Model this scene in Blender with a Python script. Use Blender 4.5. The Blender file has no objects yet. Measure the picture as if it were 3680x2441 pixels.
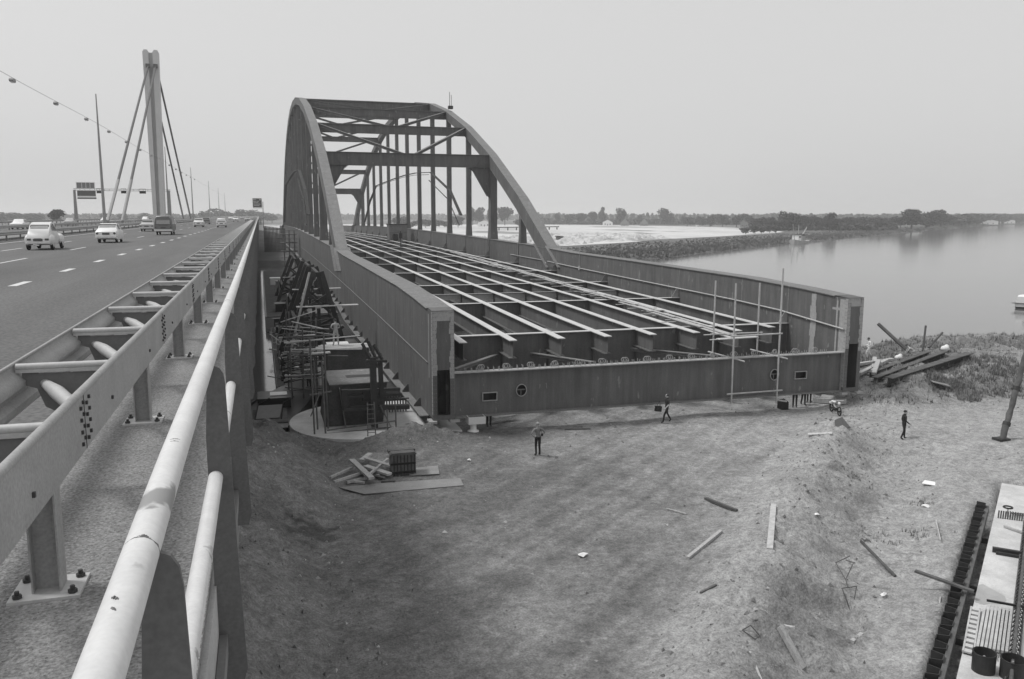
import bpy, math, random
import numpy as np
from mathutils import Vector, Matrix

random.seed(7)
rng = np.random.RandomState(11)
sc = bpy.context.scene
col = sc.collection

# ---------------------------------------------------------------- camera
# world: +Y runs along the motorway and the new bridge, z = 0 is the photographer's eye level
cam_d = bpy.data.cameras.new('camera')
cam_d.sensor_width = 36.0
cam_d.lens = 29.152
cam_d.clip_start = 0.05
cam_d.clip_end = 30000
cam = bpy.data.objects.new('camera', cam_d)
col.objects.link(cam)
PITCH, YAW, ROLL = math.radians(8.52136), math.radians(16.8000), math.radians(0.1146)
fw = Vector((math.sin(YAW)*math.cos(PITCH), math.cos(YAW)*math.cos(PITCH), -math.sin(PITCH)))
rt = Vector((math.cos(YAW), -math.sin(YAW), 0))
dn = fw.cross(rt)
r_ = math.cos(ROLL)*rt - math.sin(ROLL)*dn
d_ = math.sin(ROLL)*rt + math.cos(ROLL)*dn
m3 = Matrix((r_, -d_, -fw)).transposed()
cam.matrix_world = m3.to_4x4()
sc.camera = cam

# ---------------------------------------------------------------- sky, sun, exposure
SUN_EL, SUN_AZ = math.radians(58), math.radians(-68)      # azimuth from +Y towards +X
w = bpy.data.worlds.new('World'); sc.world = w; w.use_nodes = True
nt = w.node_tree
for n in list(nt.nodes): nt.nodes.remove(n)
sky = nt.nodes.new('ShaderNodeTexSky'); sky.sky_type = 'NISHITA'; sky.sun_disc = False
sky.sun_elevation = SUN_EL; sky.sun_rotation = SUN_AZ
sky.air_density = 1.6; sky.dust_density = 6.0; sky.ozone_density = 1.0
bw = nt.nodes.new('ShaderNodeRGBToBW')                     # black-and-white film
mx = nt.nodes.new('ShaderNodeMix'); mx.data_type = 'FLOAT'
mx.inputs[0].default_value = 0.72                          # even high haze over most of the sky
mx.inputs[3].default_value = 7.1
bg = nt.nodes.new('ShaderNodeBackground'); bg.inputs['Strength'].default_value = 0.114
out = nt.nodes.new('ShaderNodeOutputWorld')
nt.links.new(sky.outputs[0], bw.inputs[0]); nt.links.new(bw.outputs[0], mx.inputs[2])
nt.links.new(mx.outputs[0], bg.inputs['Color']); nt.links.new(bg.outputs[0], out.inputs['Surface'])
sun_d = bpy.data.lights.new('sun', 'SUN'); sun_d.energy = 2.0; sun_d.angle = math.radians(11); sun_d.color = (1, 0.995, 0.985)
sun = bpy.data.objects.new('sun', sun_d); col.objects.link(sun)
sdir = Vector((math.sin(SUN_AZ)*math.cos(SUN_EL), math.cos(SUN_AZ)*math.cos(SUN_EL), math.sin(SUN_EL)))
sun.rotation_euler = sdir.to_track_quat('Z', 'Y').to_euler()
sc.cycles.volume_bounces = 3
sc.view_settings.view_transform = 'Standard'; sc.view_settings.look = 'None'
sc.view_settings.exposure = 0.0; sc.view_settings.gamma = 1.0; sc.view_settings.use_curve_mapping = False

# ---------------------------------------------------------------- helpers: materials
def mat(name, v, var=0.18, scale=3.0, rough=0.7, bump=0.0, bscale=40.0, metal=0.0, spec=0.3, stretch=(1,1,1), fine=0.0, fscale=60.0, speck=None, streak=0.0):
    m = bpy.data.materials.new(name); m.use_nodes = True
    t = m.node_tree; b = t.nodes['Principled BSDF']
    b.inputs['Roughness'].default_value = rough; b.inputs['Metallic'].default_value = metal
    b.inputs['Specular IOR Level'].default_value = spec
    tc = t.nodes.new('ShaderNodeTexCoord'); mp = t.nodes.new('ShaderNodeMapping'); mp.inputs['Scale'].default_value = stretch
    t.links.new(tc.outputs['Object'], mp.inputs['Vector'])
    nz = t.nodes.new('ShaderNodeTexNoise'); nz.inputs['Scale'].default_value = scale; nz.inputs['Detail'].default_value = 6; nz.inputs['Roughness'].default_value = 0.65
    t.links.new(mp.outputs[0], nz.inputs['Vector'])
    mr = t.nodes.new('ShaderNodeMapRange'); mr.inputs[1].default_value = 0.28; mr.inputs[2].default_value = 0.72
    mr.inputs[3].default_value = v*(1-var); mr.inputs[4].default_value = v*(1+var)
    t.links.new(nz.outputs['Fac'], mr.inputs[0])
    last = mr.outputs[0]
    if fine:
        n2 = t.nodes.new('ShaderNodeTexNoise'); n2.inputs['Scale'].default_value = fscale; n2.inputs['Detail'].default_value = 3
        t.links.new(tc.outputs['Object'], n2.inputs['Vector'])
        m2 = t.nodes.new('ShaderNodeMapRange'); m2.inputs[1].default_value = 0.3; m2.inputs[2].default_value = 0.7
        m2.inputs[3].default_value = 1-fine; m2.inputs[4].default_value = 1+fine
        t.links.new(n2.outputs['Fac'], m2.inputs[0])
        mu = t.nodes.new('ShaderNodeMath'); mu.operation = 'MULTIPLY'
        t.links.new(last, mu.inputs[0]); t.links.new(m2.outputs[0], mu.inputs[1]); last = mu.outputs[0]
    if streak:                                      # rain and rust runs down the plates
        ms = t.nodes.new('ShaderNodeMapping'); ms.inputs['Scale'].default_value = (1.6, 1.6, 0.10); t.links.new(tc.outputs['Object'], ms.inputs['Vector'])
        n5 = t.nodes.new('ShaderNodeTexNoise'); n5.inputs['Scale'].default_value = 1.5; n5.inputs['Detail'].default_value = 5; n5.inputs['Roughness'].default_value = 0.7
        t.links.new(ms.outputs[0], n5.inputs['Vector'])
        m5 = t.nodes.new('ShaderNodeMapRange'); m5.inputs[1].default_value = 0.3; m5.inputs[2].default_value = 0.7; m5.inputs[3].default_value = 1-streak; m5.inputs[4].default_value = 1+streak
        t.links.new(n5.outputs['Fac'], m5.inputs[0])
        mu5 = t.nodes.new('ShaderNodeMath'); mu5.operation = 'MULTIPLY'; t.links.new(last, mu5.inputs[0]); t.links.new(m5.outputs[0], mu5.inputs[1]); last = mu5.outputs[0]
    if speck:                                       # (threshold, value, scale): chips, rust, dirt of their own shape
        th, sv, ss = speck
        n3 = t.nodes.new('ShaderNodeTexNoise'); n3.inputs['Scale'].default_value = ss; n3.inputs['Detail'].default_value = 5
        t.links.new(mp.outputs[0], n3.inputs['Vector'])
        m3_ = t.nodes.new('ShaderNodeMapRange'); m3_.inputs[1].default_value = th; m3_.inputs[2].default_value = th+0.03
        t.links.new(n3.outputs['Fac'], m3_.inputs[0])
        mi = t.nodes.new('ShaderNodeMix'); mi.data_type = 'FLOAT'
        t.links.new(m3_.outputs[0], mi.inputs[0]); t.links.new(last, mi.inputs[2]); mi.inputs[3].default_value = sv
        last = mi.outputs[0]
    t.links.new(last, b.inputs['Base Color'])
    if bump:
        n4 = t.nodes.new('ShaderNodeTexNoise'); n4.inputs['Scale'].default_value = bscale; n4.inputs['Detail'].default_value = 4
        t.links.new(mp.outputs[0], n4.inputs['Vector'])
        bp = t.nodes.new('ShaderNodeBump'); bp.inputs['Strength'].default_value = bump; bp.inputs['Distance'].default_value = 0.02
        t.links.new(n4.outputs['Fac'], bp.inputs['Height']); t.links.new(bp.outputs[0], b.inputs['Normal'])
    return m

M = {}
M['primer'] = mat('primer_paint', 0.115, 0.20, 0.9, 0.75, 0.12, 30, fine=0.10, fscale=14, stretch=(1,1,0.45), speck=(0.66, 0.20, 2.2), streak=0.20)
M['primer_top'] = mat('pale_primer', 0.18, 0.16, 1.2, 0.8, fine=0.2, fscale=9, speck=(0.66, 0.28, 3.0))  # paler primer tone for top faces, flanges, ribs and joints
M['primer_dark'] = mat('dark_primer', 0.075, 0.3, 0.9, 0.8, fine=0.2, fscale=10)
M['patch'] = mat('filler_paint', 0.33, 0.18, 5, 0.8, fine=0.1)
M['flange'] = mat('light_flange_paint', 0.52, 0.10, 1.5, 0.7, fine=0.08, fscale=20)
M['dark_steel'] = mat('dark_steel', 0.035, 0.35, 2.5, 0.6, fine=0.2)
M['rust'] = mat('rusty_steel', 0.10, 0.4, 2.0, 0.85, 0.3, 30, fine=0.2)
M['galv'] = mat('galvanised_steel', 0.31, 0.13, 2.5, 0.55, 0.05, 60, spec=0.4, fine=0.14, fscale=60, streak=0.06)
M['galv_dark'] = mat('galvanised_web', 0.17, 0.12, 4, 0.6, fine=0.06, fscale=50)
M['galv_light'] = mat('bright_galvanised_steel', 0.46, 0.09, 6, 0.45, spec=0.45, fine=0.06, fscale=60)
M['rail_white'] = mat('white_rail_paint', 0.60, 0.10, 5, 0.45, spec=0.4, fine=0.05, fscale=70, speck=(0.635, 0.26, 4.0))
M['post_grey'] = mat('grey_post_paint', 0.115, 0.14, 3, 0.65, fine=0.12, fscale=60)
M['bolt'] = mat('dark_bolt', 0.055, 0.3, 20, 0.5)
M['asphalt'] = mat('asphalt', 0.125, 0.20, 0.4, 0.9, 0.3, 60, fine=0.30, fscale=16, stretch=(1,0.12,1))
M['line'] = mat('road_paint', 0.60, 0.2, 3, 0.7)
M['walk'] = mat('rough_concrete', 0.225, 0.16, 1.6, 0.95, 0.9, 55, fine=0.46, fscale=70, speck=(0.655, 0.07, 48))
M['concrete'] = mat('concrete', 0.36, 0.16, 1.2, 0.9, 0.2, 20, fine=0.1)
M['conc_light'] = mat('light_concrete', 0.52, 0.24, 0.7, 0.9, 0.2, 15, fine=0.1, fscale=25)
M['pylon'] = mat('pylon_paint', 0.55, 0.08, 0.3, 0.6)
M['pylon_web'] = mat('pylon_recess_grey', 0.40, 0.08, 0.3, 0.6)  # darker grey on the recessed web between the legs
M['cable'] = mat('cable', 0.10, 0.15, 2, 0.6)
M['mast'] = mat('mast_grey', 0.28, 0.1, 2, 0.6)
M['wood'] = mat('weathered_wood', 0.40, 0.28, 3.0, 0.9, 0.3, 14, stretch=(4,4,0.6), fine=0.14)
M['wood_light'] = mat('pale_wood', 0.46, 0.25, 4.0, 0.9, 0.2, 14, fine=0.1)
M['wood_dark'] = mat('dark_wood', 0.10, 0.35, 3.0, 0.9, 0.3, 14, fine=0.15)
M['tube'] = mat('scaffold_tube', 0.42, 0.22, 3, 0.6, fine=0.1)
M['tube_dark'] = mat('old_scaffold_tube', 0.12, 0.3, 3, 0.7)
M['black'] = mat('black_paint', 0.016, 0.3, 4, 0.4)
M['hull'] = mat('hull_paint', 0.022, 0.35, 1.0, 0.35, spec=0.5)
M['deckgrey'] = mat('deck_grey', 0.10, 0.4, 1.5, 0.8, fine=0.2)
M['white'] = mat('white_paint', 0.78, 0.06, 3, 0.35, spec=0.5)
M['cream'] = mat('cream_paint', 0.66, 0.05, 2, 0.3, spec=0.5)
M['carmid'] = mat('mid_car_paint', 0.16, 0.06, 2, 0.35, spec=0.5)
M['cardark'] = mat('dark_car_paint', 0.08, 0.06, 2, 0.35, spec=0.5)
M['carlight'] = mat('light_car_paint', 0.42, 0.06, 2, 0.35, spec=0.5)
M['chrome'] = mat('chrome', 0.75, 0.05, 3, 0.2, metal=0.6)
M['glass'] = mat('window_glass', 0.30, 0.2, 4, 0.12, spec=0.8)
M['glass_dark'] = mat('dark_window_glass', 0.07, 0.2, 4, 0.12, spec=0.7)
M['rubber'] = mat('rubber', 0.02, 0.2, 6, 0.8)
M['lamp_red'] = mat('tail_lamp', 0.09, 0.1, 6, 0.3)
M['plate'] = mat('number_plate', 0.10, 0.4, 40, 0.4)
M['sign_face'] = mat('sign_face', 0.11, 0.12, 3, 0.5)
M['sign_back'] = mat('sign_back', 0.22, 0.1, 3, 0.6)
M['skin'] = mat('skin', 0.34, 0.08, 8, 0.6)
M['hair'] = mat('dark_hair', 0.03, 0.3, 30, 0.7)
M['hair_fair'] = mat('fair_hair', 0.28, 0.3, 30, 0.7)
M['cl_black'] = mat('black_cloth', 0.022, 0.25, 10, 0.9)
M['cl_dark'] = mat('dark_cloth', 0.035, 0.25, 10, 0.9)
M['cl_grey'] = mat('grey_cloth', 0.20, 0.2, 10, 0.9)
M['cl_light'] = mat('light_cloth', 0.42, 0.15, 10, 0.9)
M['cl_white'] = mat('white_cloth', 0.72, 0.08, 10, 0.9)
M['leaf'] = mat('foliage', 0.060, 0.45, 0.25, 0.9)
M['leaf_far'] = mat('far_foliage', 0.085, 0.35, 0.12, 0.9)
M['leaf_pale'] = mat('pale_foliage', 0.10, 0.4, 0.3, 0.9)
M['bark'] = mat('bark', 0.07, 0.3, 4, 0.9)
M['grass'] = mat('grass_blades', 0.17, 0.4, 0.8, 0.95)
M['chip'] = mat('pale_chips', 0.40, 0.4, 0.7, 0.95)
M['grass_dry'] = mat('dry_grass_blades', 0.26, 0.3, 0.8, 0.95)
M['reed'] = mat('reeds', 0.155, 0.3, 0.12, 0.95)
M['clod'] = mat('soil_clods', 0.19, 0.5, 0.7, 0.95)
M['paper'] = mat('paper', 0.8, 0.06, 6, 0.9)
M['brick'] = mat('pale_wall', 0.22, 0.1, 2, 0.9)
M['roof'] = mat('grey_roof', 0.19, 0.2, 2, 0.9)
M['sheet_iron'] = mat('laid_sheet', 0.24, 0.16, 1.6, 0.85, fine=0.12, fscale=20)

# ---------------------------------------------------------------- helpers: meshes
class MB:
    def __init__(s): s.v = []; s.f = []; s.mi = []; s.sm = []; s.m = 0; s.smooth = False
    def add(s, vs, fs):
        o = len(s.v); s.v += [tuple(map(float, p)) for p in vs]
        for f in fs: s.f.append(tuple(i+o for i in f)); s.mi.append(s.m); s.sm.append(s.smooth)
        return s
    def box(s, x0, x1, y0, y1, z0, z1):
        return s.add([(x0,y0,z0),(x1,y0,z0),(x1,y1,z0),(x0,y1,z0),(x0,y0,z1),(x1,y0,z1),(x1,y1,z1),(x0,y1,z1)],
            [(0,3,2,1),(4,5,6,7),(0,1,5,4),(1,2,6,5),(2,3,7,6),(3,0,4,7)])
    def obox(s, p, q, wd, h, up=(0,0,1), off=0.0):
        p = Vector(p); q = Vector(q); d = (q-p).normalized(); u = Vector(up)
        if abs(d.dot(u)) > 0.98: u = Vector((0,1,0))
        sd = d.cross(u).normalized(); u = sd.cross(d).normalized()
        vs = []
        for c in (p, q):
            for a, b in ((-1,-1),(1,-1),(1,1),(-1,1)): vs.append(c + sd*(a*wd/2) + u*(b*h/2+off))
        return s.add(vs, [(0,3,2,1),(4,5,6,7),(0,1,5,4),(1,2,6,5),(2,3,7,6),(3,0,4,7)][:])
    def tube(s, pts, r, n=8, cap=True):
        pts = [Vector(p) for p in pts]; k = len(pts)
        rs = r if isinstance(r, (list, tuple)) else [r]*k
        vs = []; ref = None
        for i, p in enumerate(pts):
            d = (pts[min(i+1,k-1)]-pts[max(i-1,0)]).normalized()
            if ref is None or abs(d.dot(ref)) > 0.97: ref = Vector((0,0,1)) if abs(d.z) < 0.9 else Vector((0,1,0))
            a = d.cross(ref).normalized(); b = a.cross(d).normalized()
            for j in range(n):
                t = 2*math.pi*j/n; vs.append(p + a*(math.cos(t)*rs[i]) + b*(math.sin(t)*rs[i]))
        fs = []
        for i in range(k-1):
            for j in range(n):
                a0 = i*n+j; a1 = i*n+(j+1) % n
                fs.append((a0, a1, a1+n, a0+n))
        o = s.smooth; s.smooth = True; s.add(vs, fs); s.smooth = o
        if cap: s.add(vs[:n], [tuple(range(n))[::-1]]); s.add(vs[-n:], [tuple(range(n))])
        return s
    def prism(s, poly, axis, a, b):
        n = len(poly); mk = {'x': lambda p, t: (t, p[0], p[1]), 'y': lambda p, t: (p[0], t, p[1]), 'z': lambda p, t: (p[0], p[1], t)}[axis]
        vs = [mk(p, a) for p in poly] + [mk(p, b) for p in poly]
        fs = [tuple(range(n))[::-1], tuple(range(n, 2*n))] + [(i, (i+1) % n, (i+1) % n+n, i+n) for i in range(n)]
        return s.add(vs, fs)
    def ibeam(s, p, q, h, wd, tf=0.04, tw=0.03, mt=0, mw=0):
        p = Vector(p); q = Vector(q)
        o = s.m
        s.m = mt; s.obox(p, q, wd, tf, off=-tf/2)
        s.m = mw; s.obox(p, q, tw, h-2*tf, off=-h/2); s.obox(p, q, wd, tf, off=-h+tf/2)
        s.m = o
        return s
    def ell(s, c, r, nu=8, nv=5):
        c = Vector(c); vs = [c+Vector((0,0,-r[2]))]; fs = []
        for i in range(1, nv):
            ph = -math.pi/2+math.pi*i/nv
            for j in range(nu):
                t = 2*math.pi*j/nu; vs.append(c+Vector((r[0]*math.cos(ph)*math.cos(t), r[1]*math.cos(ph)*math.sin(t), r[2]*math.sin(ph))))
        vs.append(c+Vector((0,0,r[2]))); L = len(vs)-1
        for j in range(nu):
            fs.append((0, 1+(j+1) % nu, 1+j)); fs.append((L, L-nu+j, L-nu+(j+1) % nu))
            for i in range(nv-2):
                a = 1+i*nu+j; b = 1+i*nu+(j+1) % nu; fs.append((a, b, b+nu, a+nu))
        o = s.smooth; s.smooth = True; s.add(vs, fs); s.smooth = o
        return s
    def loft(s, rings, smooth=True):
        n = len(rings[0]); vs = [p for r in rings for p in r]; fs = []
        for i in range(len(rings)-1):
            for j in range(n):
                fs.append((i*n+j, i*n+(j+1) % n, (i+1)*n+(j+1) % n, (i+1)*n+j))
        fs.append(tuple(range(n))[::-1]); fs.append(tuple(range(len(vs)-n, len(vs))))
        o = s.smooth; s.smooth = smooth; s.add(vs, fs); s.smooth = o
        return s
    def mesh(s, name, mats, off=(0,0,0), recalc=True):
        me = bpy.data.meshes.new(name)
        ox, oy, oz = off
        me.from_pydata([(x-ox, y-oy, z-oz) for x, y, z in s.v], [], s.f)
        if not isinstance(mats, (list, tuple)): mats = [mats]
        for m in mats: me.materials.append(m)
        if len(mats) > 1: me.polygons.foreach_set('material_index', s.mi)
        me.polygons.foreach_set('use_smooth', s.sm)
        if any(s.sm): me.set_sharp_from_angle(angle=math.radians(45))
        if recalc:
            import bmesh
            bm = bmesh.new(); bm.from_mesh(me); bmesh.ops.recalc_face_normals(bm, faces=bm.faces); bm.to_mesh(me); bm.free()
        me.update()
        return me
    def build(s, name, mats, parent=None, recalc=True):
        off = base_of(parent) if parent is not None else (0,0,0)
        return link(name, s.mesh(name, mats, off, recalc), parent)

def base_of(o):
    p = Vector((0,0,0))
    while o is not None: p += o.location; o = o.parent
    return p
def link(name, me, parent=None, loc=(0,0,0), rotz=0.0):
    o = bpy.data.objects.new(name, me); col.objects.link(o); o.location = loc
    if rotz: o.rotation_euler = (0,0,rotz)
    if parent is not None: o.parent = parent
    return o
def tag(o, label, cat, group=None, kind=None):
    o['label'] = label; o['category'] = cat
    if group: o['group'] = group
    if kind: o['kind'] = kind
    return o
def struct(o): o['kind'] = 'structure'; return o
def stuff(o): o['kind'] = 'stuff'; return o
def thing(name, loc, label, cat, group=None, rotz=0.0):
    o = bpy.data.objects.new(name, None); col.objects.link(o); o.location = loc; o.rotation_euler = (0,0,rotz)
    o.empty_display_size = 0.2
    return tag(o, label, cat, group)
def copy_tree(o, parent=None):
    c = o.copy(); col.objects.link(c)
    if parent is not None: c.parent = parent
    for ch in [k for k in bpy.data.objects if k.parent == o]: copy_tree(ch, c)
    return c
def copy_thing(root, kids, loc, label, group, rotz=0.0, scale=None):
    """kids: list of (part, [sub-parts]) of root"""
    c = root.copy(); col.objects.link(c); c.location = loc; c.rotation_euler = (0,0,rotz); c['label'] = label
    if group: c['group'] = group
    if scale: c.scale = scale
    for p, subs in kids:
        d = p.copy(); col.objects.link(d); d.parent = c
        for q in subs:
            e = q.copy(); col.objects.link(e); e.parent = d
    return c
def lerp(x, tab):
    if x <= tab[0][0]: return tab[0][1]
    for (a, b), (c, d) in zip(tab, tab[1:]):
        if x <= c: return b+(d-b)*(x-a)/(c-a)
    return tab[-1][1]

# value noise on arrays
_perm = rng.rand(512, 512)
def vnoise(x, y):
    xi = np.floor(x).astype(int); yi = np.floor(y).astype(int); fx = x-xi; fy = y-yi
    fx = fx*fx*(3-2*fx); fy = fy*fy*(3-2*fy)
    g = lambda a, b: _perm[a % 512, b % 512]
    return (g(xi,yi)*(1-fx)+g(xi+1,yi)*fx)*(1-fy)+(g(xi,yi+1)*(1-fx)+g(xi+1,yi+1)*fx)*fy
def fbm(x, y, o=4):
    r = 0; a = 0.5
    for i in range(o): r = r+a*(vnoise(x*2**i+17*i, y*2**i+31*i)-0.5); a *= 0.5
    return r
# ================================================================= THE SETTING
GZ = -12.4            # building-site ground
WZ = -13.6            # water
UX, UY = -0.769, -0.640     # pit wall direction (towards the camera); its normal points right
def uv(x, y): return (x-33.7)*UX+(y-30.0)*UY, (x-33.7)*0.640+(y-30.0)*(-0.769)
def xy(u, v): return 33.7+u*UX+v*0.640, 30.0+u*UY-v*0.769
def sstep(a, b, x): t = np.clip((x-a)/(b-a), 0, 1); return t*t*(3-2*t)

def terrain(x, y):
    x = np.asarray(x, float); y = np.asarray(y, float)
    h = np.full(x.shape, GZ)
    h = h + 0.28*fbm(x*0.16, y*0.16, 4) + 0.16*fbm(x*0.7, y*0.7, 4)
    # motorway embankment on the left
    toe = np.interp(y, [9,30,34.5,36,38,41,44,46,60], [0.8,1.6,2.6,3.2,2.9,2.4,1.6,0.9,0.9])
    e = np.clip(toe-x + 0.5*fbm(x*0.9+9, y*0.5, 3)*2, 0, 12)
    h = h + np.minimum(e*0.62, 7.0)*(1-sstep(45.2, 47.2, y)) + sstep(0, 1.5, e)*(0.75*fbm(x*1.1, y*0.8, 4)+0.45*fbm(x*3.0, y*3.0, 3))
    # dug heaps beside the round base
    for cx, cy, rx, ry, a in ((1.0,44.9,1.7,1.1,0.75), (7.4,44.6,1.9,0.9,0.75), (3.6,42.6,2.2,0.8,0.35), (9.2,44.2,1.4,0.7,0.3)):
        g = np.exp(-((x-cx)/rx)**2-((y-cy)/ry)**2); h = h + g*(a+0.9*fbm(x*2.2, y*2.2, 4))
    # sand ridge on the right and the lower ground of the pit behind it
    u, v = uv(x, y)
    vc = -8.7+0.115*(u+3.7); t = v-vc
    far = sstep(-7.5, -3.2, u)
    gul = fbm(u*1.1+0.35*t, t*0.22+5, 4)
    ridge = np.where(t < 0, 0.55*np.exp(-(t/1.6)**2), 0.55-1.25*sstep(0, 3.2, t)+0.42*sstep(3.6, 6.5, t))
    h = h + far*(ridge + gul*1.9*np.exp(-((t-1.4)/2.2)**2) + 0.34*fbm(x*1.6, y*1.6, 4)*sstep(-1, 1, t))
    sl = far*sstep(-0.78, -0.50, v)*sstep(3.6, 4.4, u); h = h - 0.95*sl - 0.6*far*sstep(-0.25, 0.05, v)*sstep(-0.45, -0.1, u)*(1-sstep(3.6, 4.4, u))
    # hollow slipped out of the ridge, with a broken upper edge
    hx, hy = x-17.2, y-21.7; rr = np.sqrt((hx/1.7)**2+(hy/1.1)**2)+0.9*fbm(x*1.1, y*1.1, 3)
    h = h - 0.55*(1-sstep(0.75, 1.0, rr))
    # heap at the head of the ridge
    g = np.exp(-((x-31.3)/2.2)**2-((y-38.3)/1.3)**2); h = h + g*(0.05+0.9*fbm(x*1.5, y*1.5, 4))
    # rough bank between the site and the canal, upper right
    b = sstep(37, 44, x)*sstep(41.0, 47, y-0.15*(x-40))
    h = h + b*(1.4+1.0*fbm(x*0.35+3, y*0.35, 4)+0.9*fbm(x*1.2, y*1.2, 4))
    g = np.exp(-((x-58)/7)**2-((y-55)/4)**2); h = h + g*0.8
    g = np.exp(-((x-39.5)/2.4)**2-((y-45.2)/1.6)**2); h = h + g*(0.5+1.0*fbm(x*1.6+4, y*1.6, 4))
    # shore
    ys = np.interp(x, [-30,0.4,1.4,2.0,10.5,11.5,44,48,57,62,66,90], [47.2,47.4,48.0,53.5,53.5,55,57,58.2,59.3,60.2,60,60])
    s = y-ys+0.5*fbm(x*0.5, y*0.5, 3)
    h = h - np.clip(s*1.1+0.4, 0, 3.2)*sstep(-0.5, 0.3, s)
    return h

far_ = lambda u: sstep(-7.5, -3.2, u)
def make_ground():
    res = 0.26
    xs = np.arange(-9, 84, res); ys = np.arange(9, 64, res)
    X, Y = np.meshgrid(xs, ys); H = terrain(X, Y)
    nx, ny = len(xs), len(ys)
    me = bpy.data.meshes.new('ground')
    V = np.stack([X, Y, H], -1).reshape(-1, 3)
    i = np.arange(nx*ny).reshape(ny, nx)
    F = np.stack([i[:-1,:-1], i[:-1,1:], i[1:,1:], i[1:,:-1]], -1).reshape(-1, 4)
    me.vertices.add(len(V)); me.vertices.foreach_set('co', V.ravel())
    me.loops.add(F.size); me.loops.foreach_set('vertex_index', F.ravel().astype(np.int32))
    me.polygons.add(len(F)); me.polygons.foreach_set('loop_start', np.arange(0, F.size, 4, dtype=np.int32)); me.polygons.foreach_set('loop_total', np.full(len(F), 4, dtype=np.int32))
    me.update(); me.validate()
    me.polygons.foreach_set('use_smooth', np.ones(len(F), bool))
    # what the ground is made of: dark trodden soil, dry sand, grass, wet streaks; ridge crest tinted as lit
    u, v = uv(X, Y); vc = -8.7+0.115*(u+3.7); t = v-vc
    sand = 0.66*sstep(6, 24, X*0.9+0.25*(30-Y)+6*fbm(X*0.1, Y*0.1, 3)) + 0.40*sstep(-3.5, 0.5, t+2*fbm(X*0.4, Y*0.4, 3))
    sand = sand + 0.0*Y + 0.5*fbm(X*0.35, Y*0.35, 4)
    trk = 0.7*fbm(u*0.10, v*0.9, 4)+0.9*fbm(u*0.07+3, v*2.6, 3)                        # wheel tracks running out of the site
    sand = sand + 0.9*trk*sstep(2, 8, X) + 0.6*fbm(X*1.3, Y*1.3, 3)
    slope_ = sstep(0.2, 1.0, t)*sstep(4.2, 2.8, t)*far_(u); sand = sand - slope_*(0.30-1.6*fbm(X*0.9, Y*0.9, 3)) + 0.25*np.exp(-((t+0.5)/0.8)**2)*far_(u)  # lit ridge crest painted paler; slope beyond it darker with clumps
    soil = np.exp(-((X-6)/7)**2-((Y-44.3)/1.6)**2)
    sand = sand - 0.8*soil
    dark = np.exp(-((X-13)/9)**2-((Y-36)/6)**2)*0.35
    sand = sand - dark
    pth = np.exp(-((Y-(36.6-0.55*(X-33)*0.3))/1.5)**2)*sstep(30, 33, X); sand = sand + 0.45*pth
    wet = np.exp(-((X-1.6)/1.5)**2-((Y-31.8)/1.6)**2); wet = 0.75*sstep(0.42, 0.56, wet*(0.62+2.6*fbm(X*0.8+2, Y*2.2, 4)))
    gr = sstep(38, 44, X)*sstep(40, 46, Y)*sstep(-0.25, 0.35, fbm(X*0.3+7, Y*0.3, 4)+0.15)
    for nm, a in (('sand', np.clip(sand+0.30, 0, 1)), ('wet', wet), ('green', gr)):
        at = me.attributes.new(nm, 'FLOAT', 'POINT'); at.data.foreach_set('value', a.ravel().astype(np.float32))
    m = bpy.data.materials.new('site_soil'); m.use_nodes = True; nt = m.node_tree; b = nt.nodes['Principled BSDF']
    b.inputs['Roughness'].default_value = 0.95; b.inputs['Specular IOR Level'].default_value = 0.15
    def N(t_): return nt.nodes.new(t_)
    def attr(n): a = N('ShaderNodeAttribute'); a.attribute_name = n; return a.outputs['Fac']
    def mixf(f, a, c):
        x = N('ShaderNodeMix'); x.data_type = 'FLOAT'; nt.links.new(f, x.inputs[0])
        for k, q in ((2, a), (3, c)):
            if isinstance(q, float): x.inputs[k].default_value = q
            else: nt.links.new(q, x.inputs[k])
        return x.outputs[0]
    tc = N('ShaderNodeTexCoord')
    val = mixf(attr('sand'), 0.14, 0.32)
    val = mixf(attr('green'), val, 0.15)
    val = mixf(attr('wet'), val, 0.055)
    for scl, lo, hi, det, strch, rot in ((1.1, 0.84, 1.16, 6, (1,1,1), 0), (4.0, 0.66, 1.34, 8, (1,1,1), 0), (15.0, 0.62, 1.38, 4, (1,1,1), 0), (2.0, 0.90, 1.10, 6, (0.3,1.4,1), 0.69), (0.5, 0.90, 1.10, 4, (1,1,1), 0)):
        mp = N('ShaderNodeMapping'); mp.inputs['Rotation'].default_value = (0,0,-rot); mp.inputs['Scale'].default_value = strch
        if rot:
            vm = N('ShaderNodeVectorRotate'); vm.rotation_type = 'Z_AXIS'; vm.inputs['Angle'].default_value = -rot
            nt.links.new(tc.outputs['Object'], vm.inputs['Vector']); mp.inputs['Rotation'].default_value = (0,0,0); nt.links.new(vm.outputs[0], mp.inputs['Vector'])
        else: nt.links.new(tc.outputs['Object'], mp.inputs['Vector'])
        nz = N('ShaderNodeTexNoise'); nz.inputs['Scale'].default_value = scl; nz.inputs['Detail'].default_value = det; nz.inputs['Roughness'].default_value = 0.7
        nt.links.new(mp.outputs[0], nz.inputs['Vector'])
        mr = N('ShaderNodeMapRange'); mr.inputs[1].default_value = 0.3; mr.inputs[2].default_value = 0.7; mr.inputs[3].default_value = lo; mr.inputs[4].default_value = hi
        nt.links.new(nz.outputs['Fac'], mr.inputs[0])
        mu = N('ShaderNodeMath'); mu.operation = 'MULTIPLY'; nt.links.new(val, mu.inputs[0]); nt.links.new(mr.outputs[0], mu.inputs[1]); val = mu.outputs[0]
    nt.links.new(val, b.inputs['Base Color'])
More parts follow.
